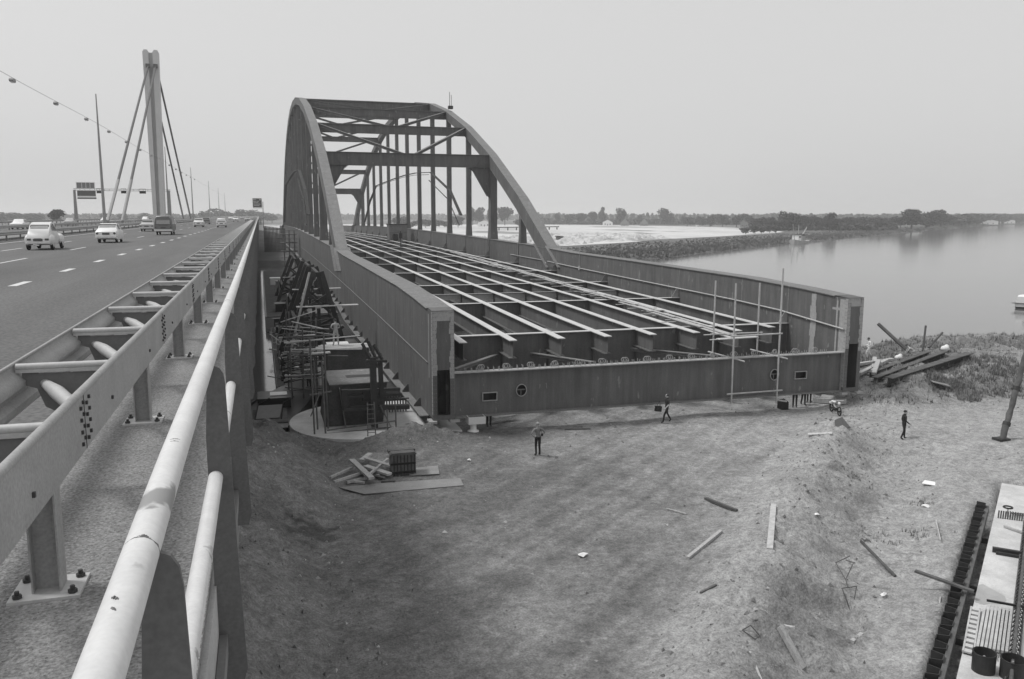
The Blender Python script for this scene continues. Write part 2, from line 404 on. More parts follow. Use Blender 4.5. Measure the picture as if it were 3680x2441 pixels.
    nz = N('ShaderNodeTexNoise'); nz.inputs['Scale'].default_value = 5.5; nz.inputs['Detail'].default_value = 8; nz.inputs['Roughness'].default_value = 0.72
    nt.links.new(tc.outputs['Object'], nz.inputs['Vector'])
    bp = N('ShaderNodeBump'); bp.inputs['Strength'].default_value = 0.85; bp.inputs['Distance'].default_value = 0.10
    nt.links.new(nz.outputs['Fac'], bp.inputs['Height']); nt.links.new(bp.outputs[0], b.inputs['Normal'])
    me.materials.append(m)
    return struct(link('ground', me))
make_ground()

# clods and stones lying loose on the ground (uncountable)
def scatter_clods(name, n, mname):
    mb = MB()
    k = 0
    while k < n:
        x = rng.uniform(-3, 70); y = rng.uniform(14, 58)
        uu, vv = uv(x, y); t = vv-(-8.7+0.115*(uu+3.7))
        dens = 0.10+1.1*math.exp(-((t-1.3)/2.2)**2)+(1.4 if x > 38 and y > 42 else 0)+0.9*math.exp(-((y-44.5)/1.5)**2-((x-5)/5)**2)+(0.5 if x < 3 else 0)
        if rng.rand() > dens: continue
        if uu > 2 and vv > -1.3 and vv < 9: continue
        k += 1
        s = 0.02+0.10*rng.rand()**6
        z = float(terrain(x, y)); a = rng.rand()*6.28; cs, sn = math.cos(a), math.sin(a)
        px = [(1,0,0),(-0.5,0.8,0),(-0.6,-0.7,0),(0.1,0.1,0.75),(0,0,-0.4)]
        j = 0.6+0.8*rng.rand(3)
        mb.add([(x+s*(p[0]*j[0]*cs-p[1]*j[1]*sn), y+s*(p[0]*j[0]*sn+p[1]*j[1]*cs), z+s*p[2]*j[2]) for p in px], [(0,1,3),(1,2,3),(2,0,3),(1,0,4),(2,1,4),(0,2,4)])
    stuff(mb.build(name, M[mname], recalc=False))
scatter_clods('loose_clods', 13000, 'clod'); scatter_clods('pale_chips', 3500, 'chip')

# tussocks of grass and weeds on the rough bank and along the shore
def grass(name, n, place, h0, h1, m, wd=0.03):
    mb = MB(); k = 0
    while k < n:
        p = place()
        if p is None: continue
        x, y, z = p; k += 1
        for _ in range(5):
            a = rng.rand()*6.28; h = rng.uniform(h0, h1); dx, dy = math.cos(a), math.sin(a); l = h*rng.uniform(0.2, 0.7)
            bx, by = x+rng.uniform(-.12,.12), y+rng.uniform(-.12,.12)
            mb.add([(bx-dy*wd, by+dx*wd, z-0.03), (bx+dy*wd, by-dx*wd, z-0.03), (bx+dx*l, by+dy*l, z+h)], [(0,1,2)])
    return stuff(mb.build(name, m, recalc=False))
def bank_spot():
    x = rng.uniform(37, 72); y = rng.uniform(41, 60)
    if float(fbm(np.array(x*0.3+7), np.array(y*0.3), 4)) < rng.uniform(-0.22, 0.12): return None
    z = float(terrain(x, y))
    if z < WZ+0.2 or z < GZ+0.25: return None
    return x, y, z
grass('bank_grass', 1300, bank_spot, 0.10, 0.34, M['grass'])
grass('dry_bank_grass', 900, bank_spot, 0.10, 0.40, M['grass_dry'])
def ridge_spot():
    if rng.rand() < .75:
        cx, cy = ((28.3,29.2),(25.3,26.0),(26.9,31.9),(23.6,26.7))[rng.randint(4)]; x, y = cx+rng.normal()*.35, cy+rng.normal()*.35
        return x, y, float(terrain(x, y))
    u = rng.uniform(-4, 24); t = rng.normal(2.6, 1.5); v = t-8.7+0.115*(u+3.7); x, y = xy(u, v)
    if float(fbm(np.array(x*0.55+2), np.array(y*0.55), 3)) < 0.12: return None
    return x, y, float(terrain(x, y))
grass('ridge_weeds', 70, ridge_spot, 0.06, 0.22, M['grass'], 0.02)
def clump(cx, cy, r):
    def f():
        a = rng.rand()*6.28; q = r*math.sqrt(rng.rand()); x = cx+q*math.cos(a); y = cy+q*math.sin(a)
        return x, y, float(terrain(x, y))
    return f
def dense_weeds():
    spots = [clump(48.5, 46.2, 3.2), clump(52.5, 48.0, 2.6), clump(45, 44.6, 1.8)]
    mb_n = 0
    def f(): return spots[rng.randint(3)]()
    return f
grass('tall_weeds', 800, dense_weeds(), 0.15, 0.42, M['grass'], 0.03)

# water
def make_water():
    mb = MB(); mb.add([(-900,42,WZ),(4200,42,WZ),(4200,3600,WZ),(-900,3600,WZ)], [(0,1,2,3)])
    m = bpy.data.materials.new('canal_water'); m.use_nodes = True; nt = m.node_tree; b = nt.nodes['Principled BSDF']
    b.inputs['Base Color'].default_value = (0.11,0.11,0.11,1); b.inputs['Roughness'].default_value = 0.09; b.inputs['IOR'].default_value = 1.33
    b.inputs['Specular IOR Level'].default_value = 0.85
    tc = nt.nodes.new('ShaderNodeTexCoord')
    n1 = nt.nodes.new('ShaderNodeTexNoise'); n1.inputs['Scale'].default_value = 1.1; n1.inputs['Detail'].default_value = 5
    mp = nt.nodes.new('ShaderNodeMapping'); mp.inputs['Scale'].default_value = (0.5, 1.2, 1); mp.inputs['Rotation'].default_value = (0,0,0.5)
    nt.links.new(tc.outputs['Object'], mp.inputs['Vector']); nt.links.new(mp.outputs[0], n1.inputs['Vector'])
    n2 = nt.nodes.new('ShaderNodeTexNoise'); n2.inputs['Scale'].default_value = 0.03; n2.inputs['Detail'].default_value = 3
    nt.links.new(tc.outputs['Object'], n2.inputs['Vector'])
    mr = nt.nodes.new('ShaderNodeMapRange'); mr.inputs[1].default_value = 0.35; mr.inputs[2].default_value = 0.65; mr.inputs[3].default_value = 0.05; mr.inputs[4].default_value = 0.14
    nt.links.new(n2.outputs['Fac'], mr.inputs[0])
    bp = nt.nodes.new('ShaderNodeBump'); bp.inputs['Distance'].default_value = 0.08
    nt.links.new(mr.outputs[0], bp.inputs['Strength']); nt.links.new(n1.outputs['Fac'], bp.inputs['Height']); nt.links.new(bp.outputs[0], b.inputs['Normal'])
    struct(mb.build('water', m))
make_water()
b_ = MB(); b_.box(-900, 4200, 42, 3600, -17.2, -17.0); struct(b_.build('canal_bed', M['clod']))

# far land beyond the canal: one sheet to the horizon with a sloping, jagged reed bank
SHORE = [(-900,226),(-200,226),(60,230),(126,244),(152,270.5),(187,301),(221,331),(250,355),(280,381),(311,406),(360,448),(421,493),(500,559),(593,636),(720,737),(858,845),(1120,1040),(1436,1282),(2400,2020),(4200,3400)]
def far_land():
    pts = []
    for (a, b), (c, d) in zip(SHORE, SHORE[1:]):
        L = math.hypot(c-a, d-b); n = max(1, int(L/14)) if a < 900 and a > -220 else 1
        for i in range(n): pts.append((a+(c-a)*i/n+(rng.uniform(-1.2,1.2) if n > 1 else 0), b+(d-b)*i/n+(rng.uniform(-1.2,1.2) if n > 1 else 0)))
    pts.append(SHORE[-1])
    mb = MB(); n = len(pts)
    lo = [(x+1.0, y-1.5, WZ-0.6) for x, y in pts]; hi = [(x-2.2, y+3.2, -12.25+0.3*rng.rand()) for x, y in pts]; h2 = [(x-6, y+9, -12.0) for x, y in pts]
    bk = [(x-0.3*12000 if False else x, 14000, -12.0) for x, y in pts]
    vs = lo+hi+h2+bk; fs = []
    for k in range(3):
        for i in range(n-1): fs.append((k*n+i, k*n+i+1, (k+1)*n+i+1, (k+1)*n+i))
    mb.add(vs, fs)
    o = len(mb.v)
    mb.add([(-14000,226,-12.0),(-900,226,-12.0),(-900,14000,-12.0),(-14000,14000,-12.0),(4200,3400,-12.0),(14000,3400,-12.0),(14000,14000,-12.0),(4200,14000,-12.0)], [(0,1,2,3),(4,5,6,7)])
    struct(mb.build('far_land', mat('far_field', 0.115, 0.3, 0.02, 0.95, fine=0.25, fscale=0.3), recalc=False))
far_land()
def sand_field():
    P = [(20,330),(60,318),(114,306),(154,338),(199,384),(259,431),(334,494),(372,535),(420,622),(468,765),(440,883),(380,1010),(120,1100),(-40,1000),(10,600)]
    mb = MB(); mb.add([(x, y, -11.8) for x, y in P]+[(x, y, -12.4) for x, y in P], [tuple(range(len(P)))]+[(i, (i+1) % len(P), (i+1) % len(P)+len(P), i+len(P)) for i in range(len(P))])
    struct(mb.build('sand_field', mat('dry_sand', 0.52, 0.22, 0.012, 0.95, fine=0.10, fscale=0.15, stretch=(1,0.4,1), speck=(0.60, 0.24, 0.02))))
    # darker wheel-worn bands and bulldozed heaps on the sand
    heaps = MB()
    for _ in range(420):
        x = rng.uniform(100, 215); y = 300+ (x-114)*0.92 + rng.uniform(12, 120)
        if rng.rand() < 0.35: x, y = rng.uniform(60, 135), rng.uniform(330, 420)
        s = rng.uniform(1.2, 4.0); h = rng.uniform(0.3, 1.5)
        k = [(math.cos(a)*s*rng.uniform(.7,1.3), math.sin(a)*s*rng.uniform(.7,1.3)) for a in np.linspace(0, 6.28, 8)[:-1]]
        vs = [(x+a, y+b, -11.85) for a, b in k]+[(x+a*0.35+rng.uniform(-.3,.3), y+b*0.35, -11.8+h*rng.uniform(.7,1.1)) for a, b in k]
        heaps.add(vs, [(i, (i+1) % 7, (i+1) % 7+7, i+7) for i in range(7)]+[tuple(range(7,14))])
    stuff(heaps.build('sand_heaps', mat('heaped_sand', 0.48, 0.35, 0.3, 0.95)))
sand_field()

# reeds and scrub along the far shore
def reeds():
    mb = MB()
    segs = [(i, math.hypot(c[0]-a[0], c[1]-a[1])) for i, (a, c) in enumerate(zip(SHORE, SHORE[1:])) if 50 < a[0] < 900]
    L = sum(s for _, s in segs)
    for _ in range(15000):
        q = rng.rand()**1.7*L
        for i, s in segs:
            if q < s: break
            q -= s
        a, c = SHORE[i], SHORE[i+1]; t = q/s
        d = abs(rng.normal(0, 1))*9 if rng.rand() < 0.65 else rng.uniform(0, 42)
        x = a[0]+(c[0]-a[0])*t-0.62*d; y = a[1]+(c[1]-a[1])*t+0.78*d
        z = -12.0 if d > 5 else -13.4+1.4*d/5
        h = rng.uniform(0.35, 1.0)*(1.25 if d < 6 else 0.8); wd = rng.uniform(0.3, 0.8)
        an = rng.rand()*3.14; dx, dy = math.cos(an)*wd, math.sin(an)*wd; l = rng.uniform(-.5,.5)
        mb.add([(x-dx,y-dy,z-0.1),(x+dx,y+dy,z-0.1),(x+dx*0.7+l,y+dy*0.7,z+h*rng.uniform(.7,1)),(x-dx*0.5+l,y-dy*0.5,z+h)], [(0,1,2,3)])
    stuff(mb.build('shore_reeds', M['reed'], recalc=False))
reeds()

# ================================================================= MOTORWAY
RZ = -2.05; WK = -1.75
mb = MB(); mb.box(-46.5, -1.78, -12, 1500, -3.6, RZ); struct(mb.build('road', M['asphalt']))
mb = MB(); mb.box(-1.78, -0.30, -12, 900, -2.30, WK); struct(mb.build('walkway', M['walk']))
deck = thing('motorway_deck_edge', (-0.3,0,-2.3), 'concrete and steel side of the motorway viaduct below its railing', 'viaduct')
mb = MB(); mb.box(-0.60, -0.275, -12, 420, -2.52, -1.80); mb.build('edge_beam', M['concrete'], deck)
mb = MB(); mb.box(-0.272, -0.235, -12, 420, -2.16, -2.06); mb.box(-0.272,-0.25,-12,420,-2.46,-2.20); mb.build('steel_fascia', M['galv_dark'], deck)
mb = MB(); mb.box(-8.0, -0.60, -12, 420, -4.6, -3.65); mb.build('deck_girder', M['concrete'], deck)
mb = MB()
for (yy) in (1.1, 3.35):
    mb.box(-0.25, -0.205, yy-0.05, yy+0.05, -2.30, -1.93)
    for zz_ in (-1.96, -2.02, -2.08, -2.16, -2.24): mb.box(-0.205, -0.185, yy-0.035, yy+0.035, zz_-0.018, zz_+0.018)
mb.build('clamp_bracket', M['galv'], deck)

# lane paint
dash_road = bpy.data.objects['road']
def dashes(x, y0, ln, per, n, wd, nm):
    me = MB().box(-wd/2, wd/2, 0, ln, 0, 0.004).mesh(nm, M['line'])
    for i in range(n): link(nm, me, dash_road, (x, y0+i*per, RZ+0.001))
dashes(-6.90, 14.1, 1.75, 6.45, 46, 0.24, 'block_mark')
dashes(-10.58, 25.8, 4.4, 14.0, 22, 0.13, 'lane_dash')
dashes(-13.98, 39.2, 4.4, 14.0, 20, 0.13, 'lane_dash')
mb = MB(); mb.box(-17.6, -17.45, -10, 900, RZ+0.001, RZ+0.005); mb.build('edge_line', M['line'], dash_road)
mb = MB(); mb.box(-30.6, -30.45, -10, 900, RZ+0.001, RZ+0.005); mb.build('edge_line', M['line'], dash_road)
mb = MB(); mb.box(-28.6, -19.4, -10, 900, RZ+0.002, RZ+0.16); mb.build('median_strip', M['walk'], dash_road)

# handrail along the viaduct edge
RAILX = [(-2,-0.262),(1.3,-0.262),(1.8,-0.267),(2.7,-0.272),(5.3,-0.270),(8.2,-0.262),(17,-0.262),(60,-0.262),(400,-0.262)]
hr = thing('bridge_handrail', (-0.26,0,WK), 'white tubular handrail on flat grey steel posts at the viaduct edge', 'railing')
pts = [(lerp(y, RAILX), y, -0.70-0.00045*y) for y in list(np.arange(-2, 10, 0.5))+list(np.arange(10, 401, 10))]
mb = MB(); mb.tube(pts, 0.0372, 24); mb.build('top_rail', M['rail_white'], hr)
mb = MB(); mb.tube([(-0.252, y, -1.25-0.00045*y) for y in (-2, 5, 30, 100, 400)], 0.034, 20); mb.build('lower_rail', M['rail_white'], hr)
prof = [(-0.268,-0.735),(-0.25,-0.712),(-0.232,-0.706),(-0.210,-0.716),(-0.194,-0.745),(-0.188,-0.79),(-0.181,-1.05),(-0.166,-1.70),(-0.147,-2.25),(-0.172,-2.34),(-0.281,-2.34),(-0.284,-1.7),(-0.286,-1.05),(-0.280,-0.95)]
pm = MB(); pm.prism([(x+0.23, z+WK*-1) for x, z in prof], 'y', -0.008, 0.008)
pme = pm.mesh('rail_post', M['post_grey'])
for k in range(-1, 78):
    y = 1.82+2.285*k
    o = link('rail_post', pme, hr, (-0.23+0.26, y, -0.00045*y))
    o.rotation_euler = (0, 0, rng.uniform(-.02,.02))

# safety barrier between road and walkway
br = thing('safety_barrier', (-1.3,0,WK), 'galvanised twin-beam safety barrier with ladder-like cross struts beside the walkway', 'barrier')
mb = MB()
def ext(profile, x0, y0, y1):        # thin open profile extruded along y
    n = len(profile)
    mb.add([(x0+x, y0, z) for x, z in profile]+[(x0+x, y1, z) for x, z in profile], [(i, i+1, i+1+n, i+n) for i in range(n-1)])
L = []
for a in range(7): t = math.pi*(a/6.0); L.append((-0.028-0.026*math.cos(math.pi-t)*-1, -1.018+0.026*math.sin(t)))
mb.box(-0.950, -0.938, -12, 420, -1.245, -0.945); mb.tube([(-0.956,y,-0.943) for y in (-12,0,10,60,420)], 0.022, 14); mb.tube([(-0.954,y,-1.245) for y in (-12,10,420)], 0.013, 10)
mb.build('walkway_beam', M['galv'], br)
mb = MB(); mb.smooth = True
wp = [(0.0,-1.0),(0.012,-1.012),(0.012,-1.04),(0.045,-1.075),(0.075,-1.105),(0.075,-1.135),(0.03,-1.17),(0.03,-1.19),(0.075,-1.225),(0.075,-1.255),(0.045,-1.285),(0.012,-1.31),(0.0,-1.335)]
wo = [(x-0.006, z) for x, z in wp][::-1]
poly = [(-1.525+x, z+0.07) for x, z in wp+wo]
mb.prism(poly, 'y', -12, 420); mb.smooth = False
mb.tube([(-1.519,y,-0.932) for y in (-12,10,420)], 0.012, 8)
mb.build('roadside_beam', M['galv'], br)
# cross strut: round top bar, web plate with cut-out corners
sm = MB(); sm.m = 1; sm.tube([(-0.20,0,0.800),(0.335,0,0.800)], 0.023, 12); sm.obox((-0.20,0.0,0.775),(0.335,0.0,0.775),0.05,0.02)
sm.m = 0; sm.prism([(-0.17,0.79),(-0.10,0.785),(-0.075,0.755),(0.28,0.755),(0.335,0.79),(0.335,0.51),(0.0,0.51),(-0.05,0.54),(-0.09,0.66),(-0.17,0.69)], 'y', -0.006, 0.006)
sme = sm.mesh('cross_strut', [M['galv_dark'], M['galv_light']])
dm = MB(); dm.tube([(-0.085,0.10,0.70),(-0.05,0.06,0.69),(0.05,-0.10,0.66),(0.26,-0.50,0.60)], [0.006,0.028,0.046,0.042], 10)
dme = dm.mesh('diagonal_brace', M['galv_light'])
bm_ = MB(); bm_.tube([(0.22,-0.03,0.665),(0.22,0.0,0.665)], 0.016, 8); bme = bm_.mesh('bolt', M['galv_light'])
for k in range(-1, 90):
    y = 4.10+1.70*k
    o = link('cross_strut', sme, br, (0, y, 0)); 
    d = link('diagonal_brace', dme, br, (0, y-0.05, 0))
    if k < 14: link('bolt', bme, o)
# posts
po = MB(); po.box(-0.055,0.055,-0.004,0.004,0,0.72); po.box(-0.062,-0.054,-0.06,0.06,0,0.72); po.box(0.054,0.062,-0.06,0.06,0,0.72)
pme = po.mesh('barrier_post', M['galv'])
bp = MB(); bp.box(-0.15,0.15,-0.13,0.13,0.0,0.014); bpm = bp.mesh('base_plate', M['galv_light'])
nu = MB()
for sx in (-1,1):
    for sy in (-1,1): nu.tube([(sx*0.115,sy*0.09,0.013),(sx*0.115,sy*0.09,0.030)], 0.021, 6); nu.tube([(sx*0.115,sy*0.09,0.030),(sx*0.115,sy*0.09,0.048)], 0.011, 6)
num = nu.mesh('anchor_bolts', M['bolt'])
n1 = MB(); n1.tube([(0,0,0.013),(0,0,0.030)], 0.021, 6); n1.tube([(0,0,0.029),(0,0,0.048)], 0.011, 6); nu1 = n1.mesh('anchor_bolt', M['bolt'])
for k in range(-1, 60):
    y = 4.16+3.366*k
    o = link('barrier_post', pme, br, (0.285, y, 0)); 
    if k < 14: link('base_plate', bpm, o)
    if 0 <= k < 4:
        for sx in (-1,1):
            for sy in (-1,1): link('anchor_bolt', nu1, o, (sx*0.115, sy*0.09, 0))
    elif k < 14: stuff(link('anchor_bolts', num, o))
# splices: four columns of square-headed bolts and a joint in the beam
sp = MB()
for cx_ in range(4):
    for rz_ in range(4): sp.box(-0.004, 0.011, cx_*0.066-0.008+(0.02 if cx_ > 1 else 0), cx_*0.066+0.008+(0.02 if cx_ > 1 else 0), 0.545+rz_*0.064+(0.02 if cx_ % 2 else 0), 0.564+rz_*0.064+(0.02 if cx_ % 2 else 0))
spm = sp.mesh('splice_bolts', M['bolt'])
jt = MB(); jt.box(-0.003, 0.003, 0.098, 0.104, 0.505, 0.81); jtm = jt.mesh('beam_joint', M['bolt'])
sb = MB(); sb.box(-0.004,0.011,-0.009,0.009,0.60,0.622); sbm = sb.mesh('bolt', M['bolt'])
for k in range(0, 20):
    y = 4.70+3.82*k
    stuff(link('splice_bolts', spm, br, (0.363, y, 0))); link('beam_joint', jtm, br, (0.362, y, 0))
    link('bolt', sbm, br, (0.363, y-1.0, 0)); link('bolt', sbm, br, (0.363, y+0.93, 0))
# chipped paint where the rail was welded to its first post, scratches further on
for y, a0, a1, rr in ((1.800, -0.6, 2.4, 0.0045), (1.806, 0.9, 1.7, 0.005), (2.60, 1.1, 1.9, 0.0028), (2.575, 1.15, 1.8, 0.0022), (1.50, 1.5, 1.9, 0.006), (1.46, 1.45, 1.75, 0.005)):
    mb = MB(); n_ = 16; jit = rng.uniform(-.0025, .0025, n_) if y < 2 else np.zeros(n_)
    mb.tube([(lerp(y, RAILX)+0.0366*math.cos(t), y+jit[q]+(0.05*(t-1.5) if y < 1.7 else 0), -0.7008+0.0366*math.sin(t)) for q, t in enumerate(np.linspace(a0, a1, n_))], [max(.0008, rr*rng.uniform(.25, 1.0)*math.sin(math.pi*(q+.5)/n_)) for q in range(n_)], 5)
    mb.build('weld_scar', M['galv_dark'], hr)

# barriers of the median and the far edge
def far_barrier(x, label, y1=620):
    t = thing('safety_barrier', (x, 0, RZ), label, 'barrier', 'barriers of the other carriageway')
    mb = MB(); mb.prism([(x-0.3,RZ+0.42),(x-0.24,RZ+0.50),(x-0.3,RZ+0.58),(x-0.24,RZ+0.66),(x-0.3,RZ+0.75),(x-0.33,RZ+0.75),(x-0.33,RZ+0.42)], 'y', 10, y1); mb.build('beam', M['galv'], t)
    mb = MB(); mb.prism([(x+0.3,RZ+0.42),(x+0.36,RZ+0.50),(x+0.3,RZ+0.58),(x+0.36,RZ+0.66),(x+0.3,RZ+0.75),(x+0.27,RZ+0.75),(x+0.27,RZ+0.42)], 'y', 10, y1); mb.build('beam', M['galv'], t)
    ms = MB().box(-0.05,0.05,-0.05,0.05,0,0.7).mesh('barrier_post', M['galv_dark'])
    ml = MB().box(-0.28,0.28,-0.03,0.03,0.6,0.72).mesh('cross_strut', M['galv'])
    for k in range(60): link('barrier_post', ms, t, (0, 42+4*k, 0)); link('cross_strut', ml, t, (0, 43+4*k, 0))
far_barrier(-19.0, 'median safety barrier on the left edge of the near carriageway')
far_barrier(-28.9, 'second median safety barrier behind the pylon, along the oncoming lanes')
far_barrier(-46.2, 'farthest safety barrier, on the outer edge of the oncoming lanes')
# ================================================================= THE ARCH BRIDGE
Y0, YM, YE = 45.0, 224.0, 403.0
PIT = 16.45
FB = [51.4+PIT*i for i in range(22)]                 # floor beams; arch feet at FB[3] and FB[18]
XL0, XL1, XR0, XR1 = 8.95, 10.19, 36.38, 37.60
ZT = [(45,-5.28),(50,-5.02),(57,-4.78),(66,-4.70),(78,-4.58),(95,-4.48),(112,-4.10),(150,-3.76),(200,-3.50),(224,-3.42)]
ZB = [(45,-11.48),(88,-11.45),(92,-11.40),(100,-10.75),(112,-10.5),(150,-10.2),(224,-9.8)]
ZD = [(45,-7.75),(51,-7.63),(68,-7.33),(84,-7.15),(101,-6.95),(117,-6.80),(150,-6.50),(224,-6.10)]
sym = lambda y: y if y <= YM else 2*YM-y
zt = lambda y: lerp(sym(y), ZT); zb = lambda y: lerp(sym(y), ZB); zd = lambda y: lerp(sym(y), ZD)
def za(y): d = abs(y-YM); return 27.5-(0.00208+0.0000009*d)*d*d
def slope(y): return (za(y+0.5)-za(y-0.5))
bg_ = thing('arch_bridge', (23,45,-11.5), 'huge new steel tied-arch bridge, painted in dark primer, with an open floor of bare girders', 'bridge')
KY = sorted(set([45,50,57,66,78,88,92,95,100,112]+[round(y,2) for y in FB if y < 224]+[150,200,224]))
KY = KY+[2*YM-y for y in KY[::-1][1:]]

def girder(x0, x1, side):
    mb = MB()
    ys = [y for y in KY if y >= 46.3]
    ys = [46.3]+ys
    rings = [[(x0,y,zb(y)),(x1,y,zb(y)),(x1,y,zt(y)),(x0,y,zt(y))] for y in ys]
    mb.m = 0; mb.loft(rings, False)
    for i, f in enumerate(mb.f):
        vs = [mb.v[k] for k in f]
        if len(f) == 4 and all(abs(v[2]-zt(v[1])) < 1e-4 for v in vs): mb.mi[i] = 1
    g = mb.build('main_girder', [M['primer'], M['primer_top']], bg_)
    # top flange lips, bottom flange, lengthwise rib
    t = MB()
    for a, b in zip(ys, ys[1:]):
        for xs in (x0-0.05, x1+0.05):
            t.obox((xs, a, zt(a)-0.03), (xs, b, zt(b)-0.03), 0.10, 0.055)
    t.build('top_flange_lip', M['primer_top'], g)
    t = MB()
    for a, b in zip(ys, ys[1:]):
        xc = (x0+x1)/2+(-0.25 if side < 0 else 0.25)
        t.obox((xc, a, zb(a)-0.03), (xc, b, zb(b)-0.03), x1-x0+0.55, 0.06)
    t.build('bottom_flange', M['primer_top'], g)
    t = MB()
    xo = x0 if side < 0 else x1
    rz = lambda y: lerp(sym(y), [(45,-8.40),(62,-8.11),(95,-7.76),(126,-7.5),(224,-7.2)])
    for a, b in zip(ys, ys[1:]):
        t.obox((xo+side*0.03, a, rz(a)), (xo+side*0.03, b, rz(b)), 0.07, 0.05)
    t.build('lengthwise_rib', M['primer_top'], g)
    # vertical plate joints
    t = MB()
    for y in [57.5]+FB:
        for xs in (x0-0.006, x1+0.006):
            t.box(xs-0.008, xs+0.008, y-0.05, y+0.05, zb(y)+0.08, zt(y)-0.06)
    t.build('plate_joint', M['primer_top'], g)
    # triangular lifting brackets on the bottom flange
    pm = MB(); pm.prism([(0,0),(-0.42,0),(-0.42,0.10),(-0.10,0.50),(0,0.50)], 'y', -0.05, 0.05)
    pme = pm.mesh('flange_bracket', M['primer'])
    if side < 0:
        for k in range(34):
            y = 48.8+4.3*k
            link('flange_bracket', pme, g, (x0-23, y-45, zb(y)+11.5))
    return g
gl = girder(XL0, XL1, -1); gr_ = girder(XR0, XR1, 1)

def end_post(x0, x1, door_top, side):
    mb = MB(); zt0, zb0 = -5.28, -11.48; s = 0.23
    dx0, dx1, dz0 = x0+s+0.02, x1-s-0.02, -11.22
    # front plate with a doorway, side plates, top plate, bottom plate
    mb.box(x0, dx0, 45.0, 45.04, zb0, zt0); mb.box(dx1, x1, 45.0, 45.04, zb0, zt0)
    mb.box(dx0, dx1, 45.0, 45.04, door_top, zt0); mb.box(dx0, dx1, 45.0, 45.04, zb0, dz0)
    mb.box(x0, x0+0.03, 45.04, 46.3, zb0, zt0); mb.box(x1-0.03, x1, 45.04, 46.3, zb0, zt0)
    mb.add([(x0,45.0,zt0+0.02),(x1,45.0,zt0+0.02),(x1,46.3,zt(46.3)+0.02),(x0,46.3,zt(46.3)+0.02),(x0,45.0,zt0),(x1,45.0,zt0),(x1,46.3,zt(46.3)),(x0,46.3,zt(46.3))], [(0,1,2,3),(4,7,6,5),(0,4,5,1),(1,5,6,2),(2,6,7,3),(3,7,4,0)])
    mb.box(x0, x1, 45.04, 46.3, zb0, zb0+0.05)
    e = mb.build('end_post', M['primer'], bg_)
    t = MB(); t.box(dx0, dx1, 46.2, 46.28, zb0+0.06, door_top); t.build('inner_bulkhead', M['dark_steel'], e)
    t = MB(); t.ell(((x0+x1)/2-0.12, 46.19, -9.75), (0.26, 0.02, 0.75), 14, 9); t.build('manhole', M['black'], e)
    # pale filler strips along the seams with rivets
    t = MB(); y = 44.992
    def strip(xa, xb, za_, zb_, n=9):
        for i in range(n):
            a = za_+(zb_-za_)*i/n; b = za_+(zb_-za_)*(i+1)/n; j = rng.uniform(-0.05, 0.05)
            if xa < (x0+x1)/2: t.box(xa, xb+j, y-0.004*(i % 2), 45.0, a, b)
            else: t.box(xa+j, xb, y-0.004*(i % 2), 45.0, a, b)
    strip(x0+0.01, x0+0.24, door_top-0.3, zt0-0.02, 12); strip(x1-0.24, x1-0.01, door_top-0.5, zt0-0.02, 12)
    t.box(x0+0.24, x1-0.24, y-0.002, 45.0, zt0-0.55, zt0-0.02)
    t.box(x0-0.008, x0, 45.0, 45.22, zb0+0.3, zt0-0.05); t.box(x0-0.008, x0, 45.95, 46.1, -9.2, zt0-0.25)
    t.box(x1, x1+0.008, 45.0, 45.22, zb0+0.3, zt0-0.05)
    t.build('filler_strip', M['patch'], e)
    rv = MB()
    for xs in (x0+0.06, x0+0.18, x1-0.18, x1-0.06):
        for i in range(25): rv.box(xs-0.018, xs+0.018, 44.968, 44.99, zt0-0.1-0.24*i-0.018, zt0-0.1-0.24*i+0.018)
    for i in range(7): xs = x0+0.12+i*(x1-x0-0.24)/6; rv.box(xs-0.018, xs+0.018, 44.968, 44.99, zt0-0.1, zt0-0.065)
    xs = x0-0.02
    for k in range(2):
        for i in range(25): rv.box(xs-0.004, xs+0.012, 45.08+0.1*k-0.018, 45.08+0.1*k+0.018, zt0-0.2-0.24*i-0.018, zt0-0.2-0.24*i+0.018)
    stuff(rv.build('rivets', M['primer_top'], e))
    t = MB(); t.box(x0-0.25, x0+0.18, 44.75, 45.6, -11.62, -11.5); t.box(x1-0.30, x1+0.25, 44.75, 45.6, -11.62, -11.5); t.build('foot_plate', M['patch'], e)
    return e
end_post(XL0, XL1, -8.62, -1); end_post(XR0, XR1, -8.30, 1)
# pale filler band further along the inner face of the right girder
t = MB()
for i in range(10): t.box(XR0-0.012-0.003*(i % 2), XR0, 48.2+rng.uniform(-.08,.08), 48.75+rng.uniform(-.08,.08), -9.5+0.42*i, -9.5+0.42*(i+1))
t.box(XR0-0.012, XR0, 45.2, 45.75, -11.4, -5.4); t.box(XR0-0.011, XR0, 45.75, 46.5, -6.15, -6.0)
t.build('filler_band', M['patch'], gr_)

# pipe along the inner face of the right girder
pz = [(45.2,-7.32),(47.2,-7.19),(52.3,-6.84),(58.3,-6.68),(64.6,-6.59),(90,-6.26),(98.5,-6.11),(104,-6.0)]
t = MB(); t.tube([(XR0-0.10, y, z) for y, z in pz], 0.055, 10); t.tube([(XR0-0.10, y, z) for y, z in [(104.5,-6.3),(106.5,-5.95),(112,-5.93),(121,-5.86)]], 0.045, 10)
for y in (49, 60, 75, 92): t.box(XR0-0.16, XR0, y-0.04, y+0.04, lerp(y, pz)-0.10, lerp(y, pz)-0.05)
t.build('side_pipe', M['tube'], bg_)
t = MB(); t.box(XR0-0.14, XR0, 92.3, 92.7, -6.45, -5.95); t.tube([(XR0-0.08,92.5,-5.95),(XR0-0.08,92.5,-3.6)], 0.03, 6); t.build('pipe_valve', M['patch'], bg_)

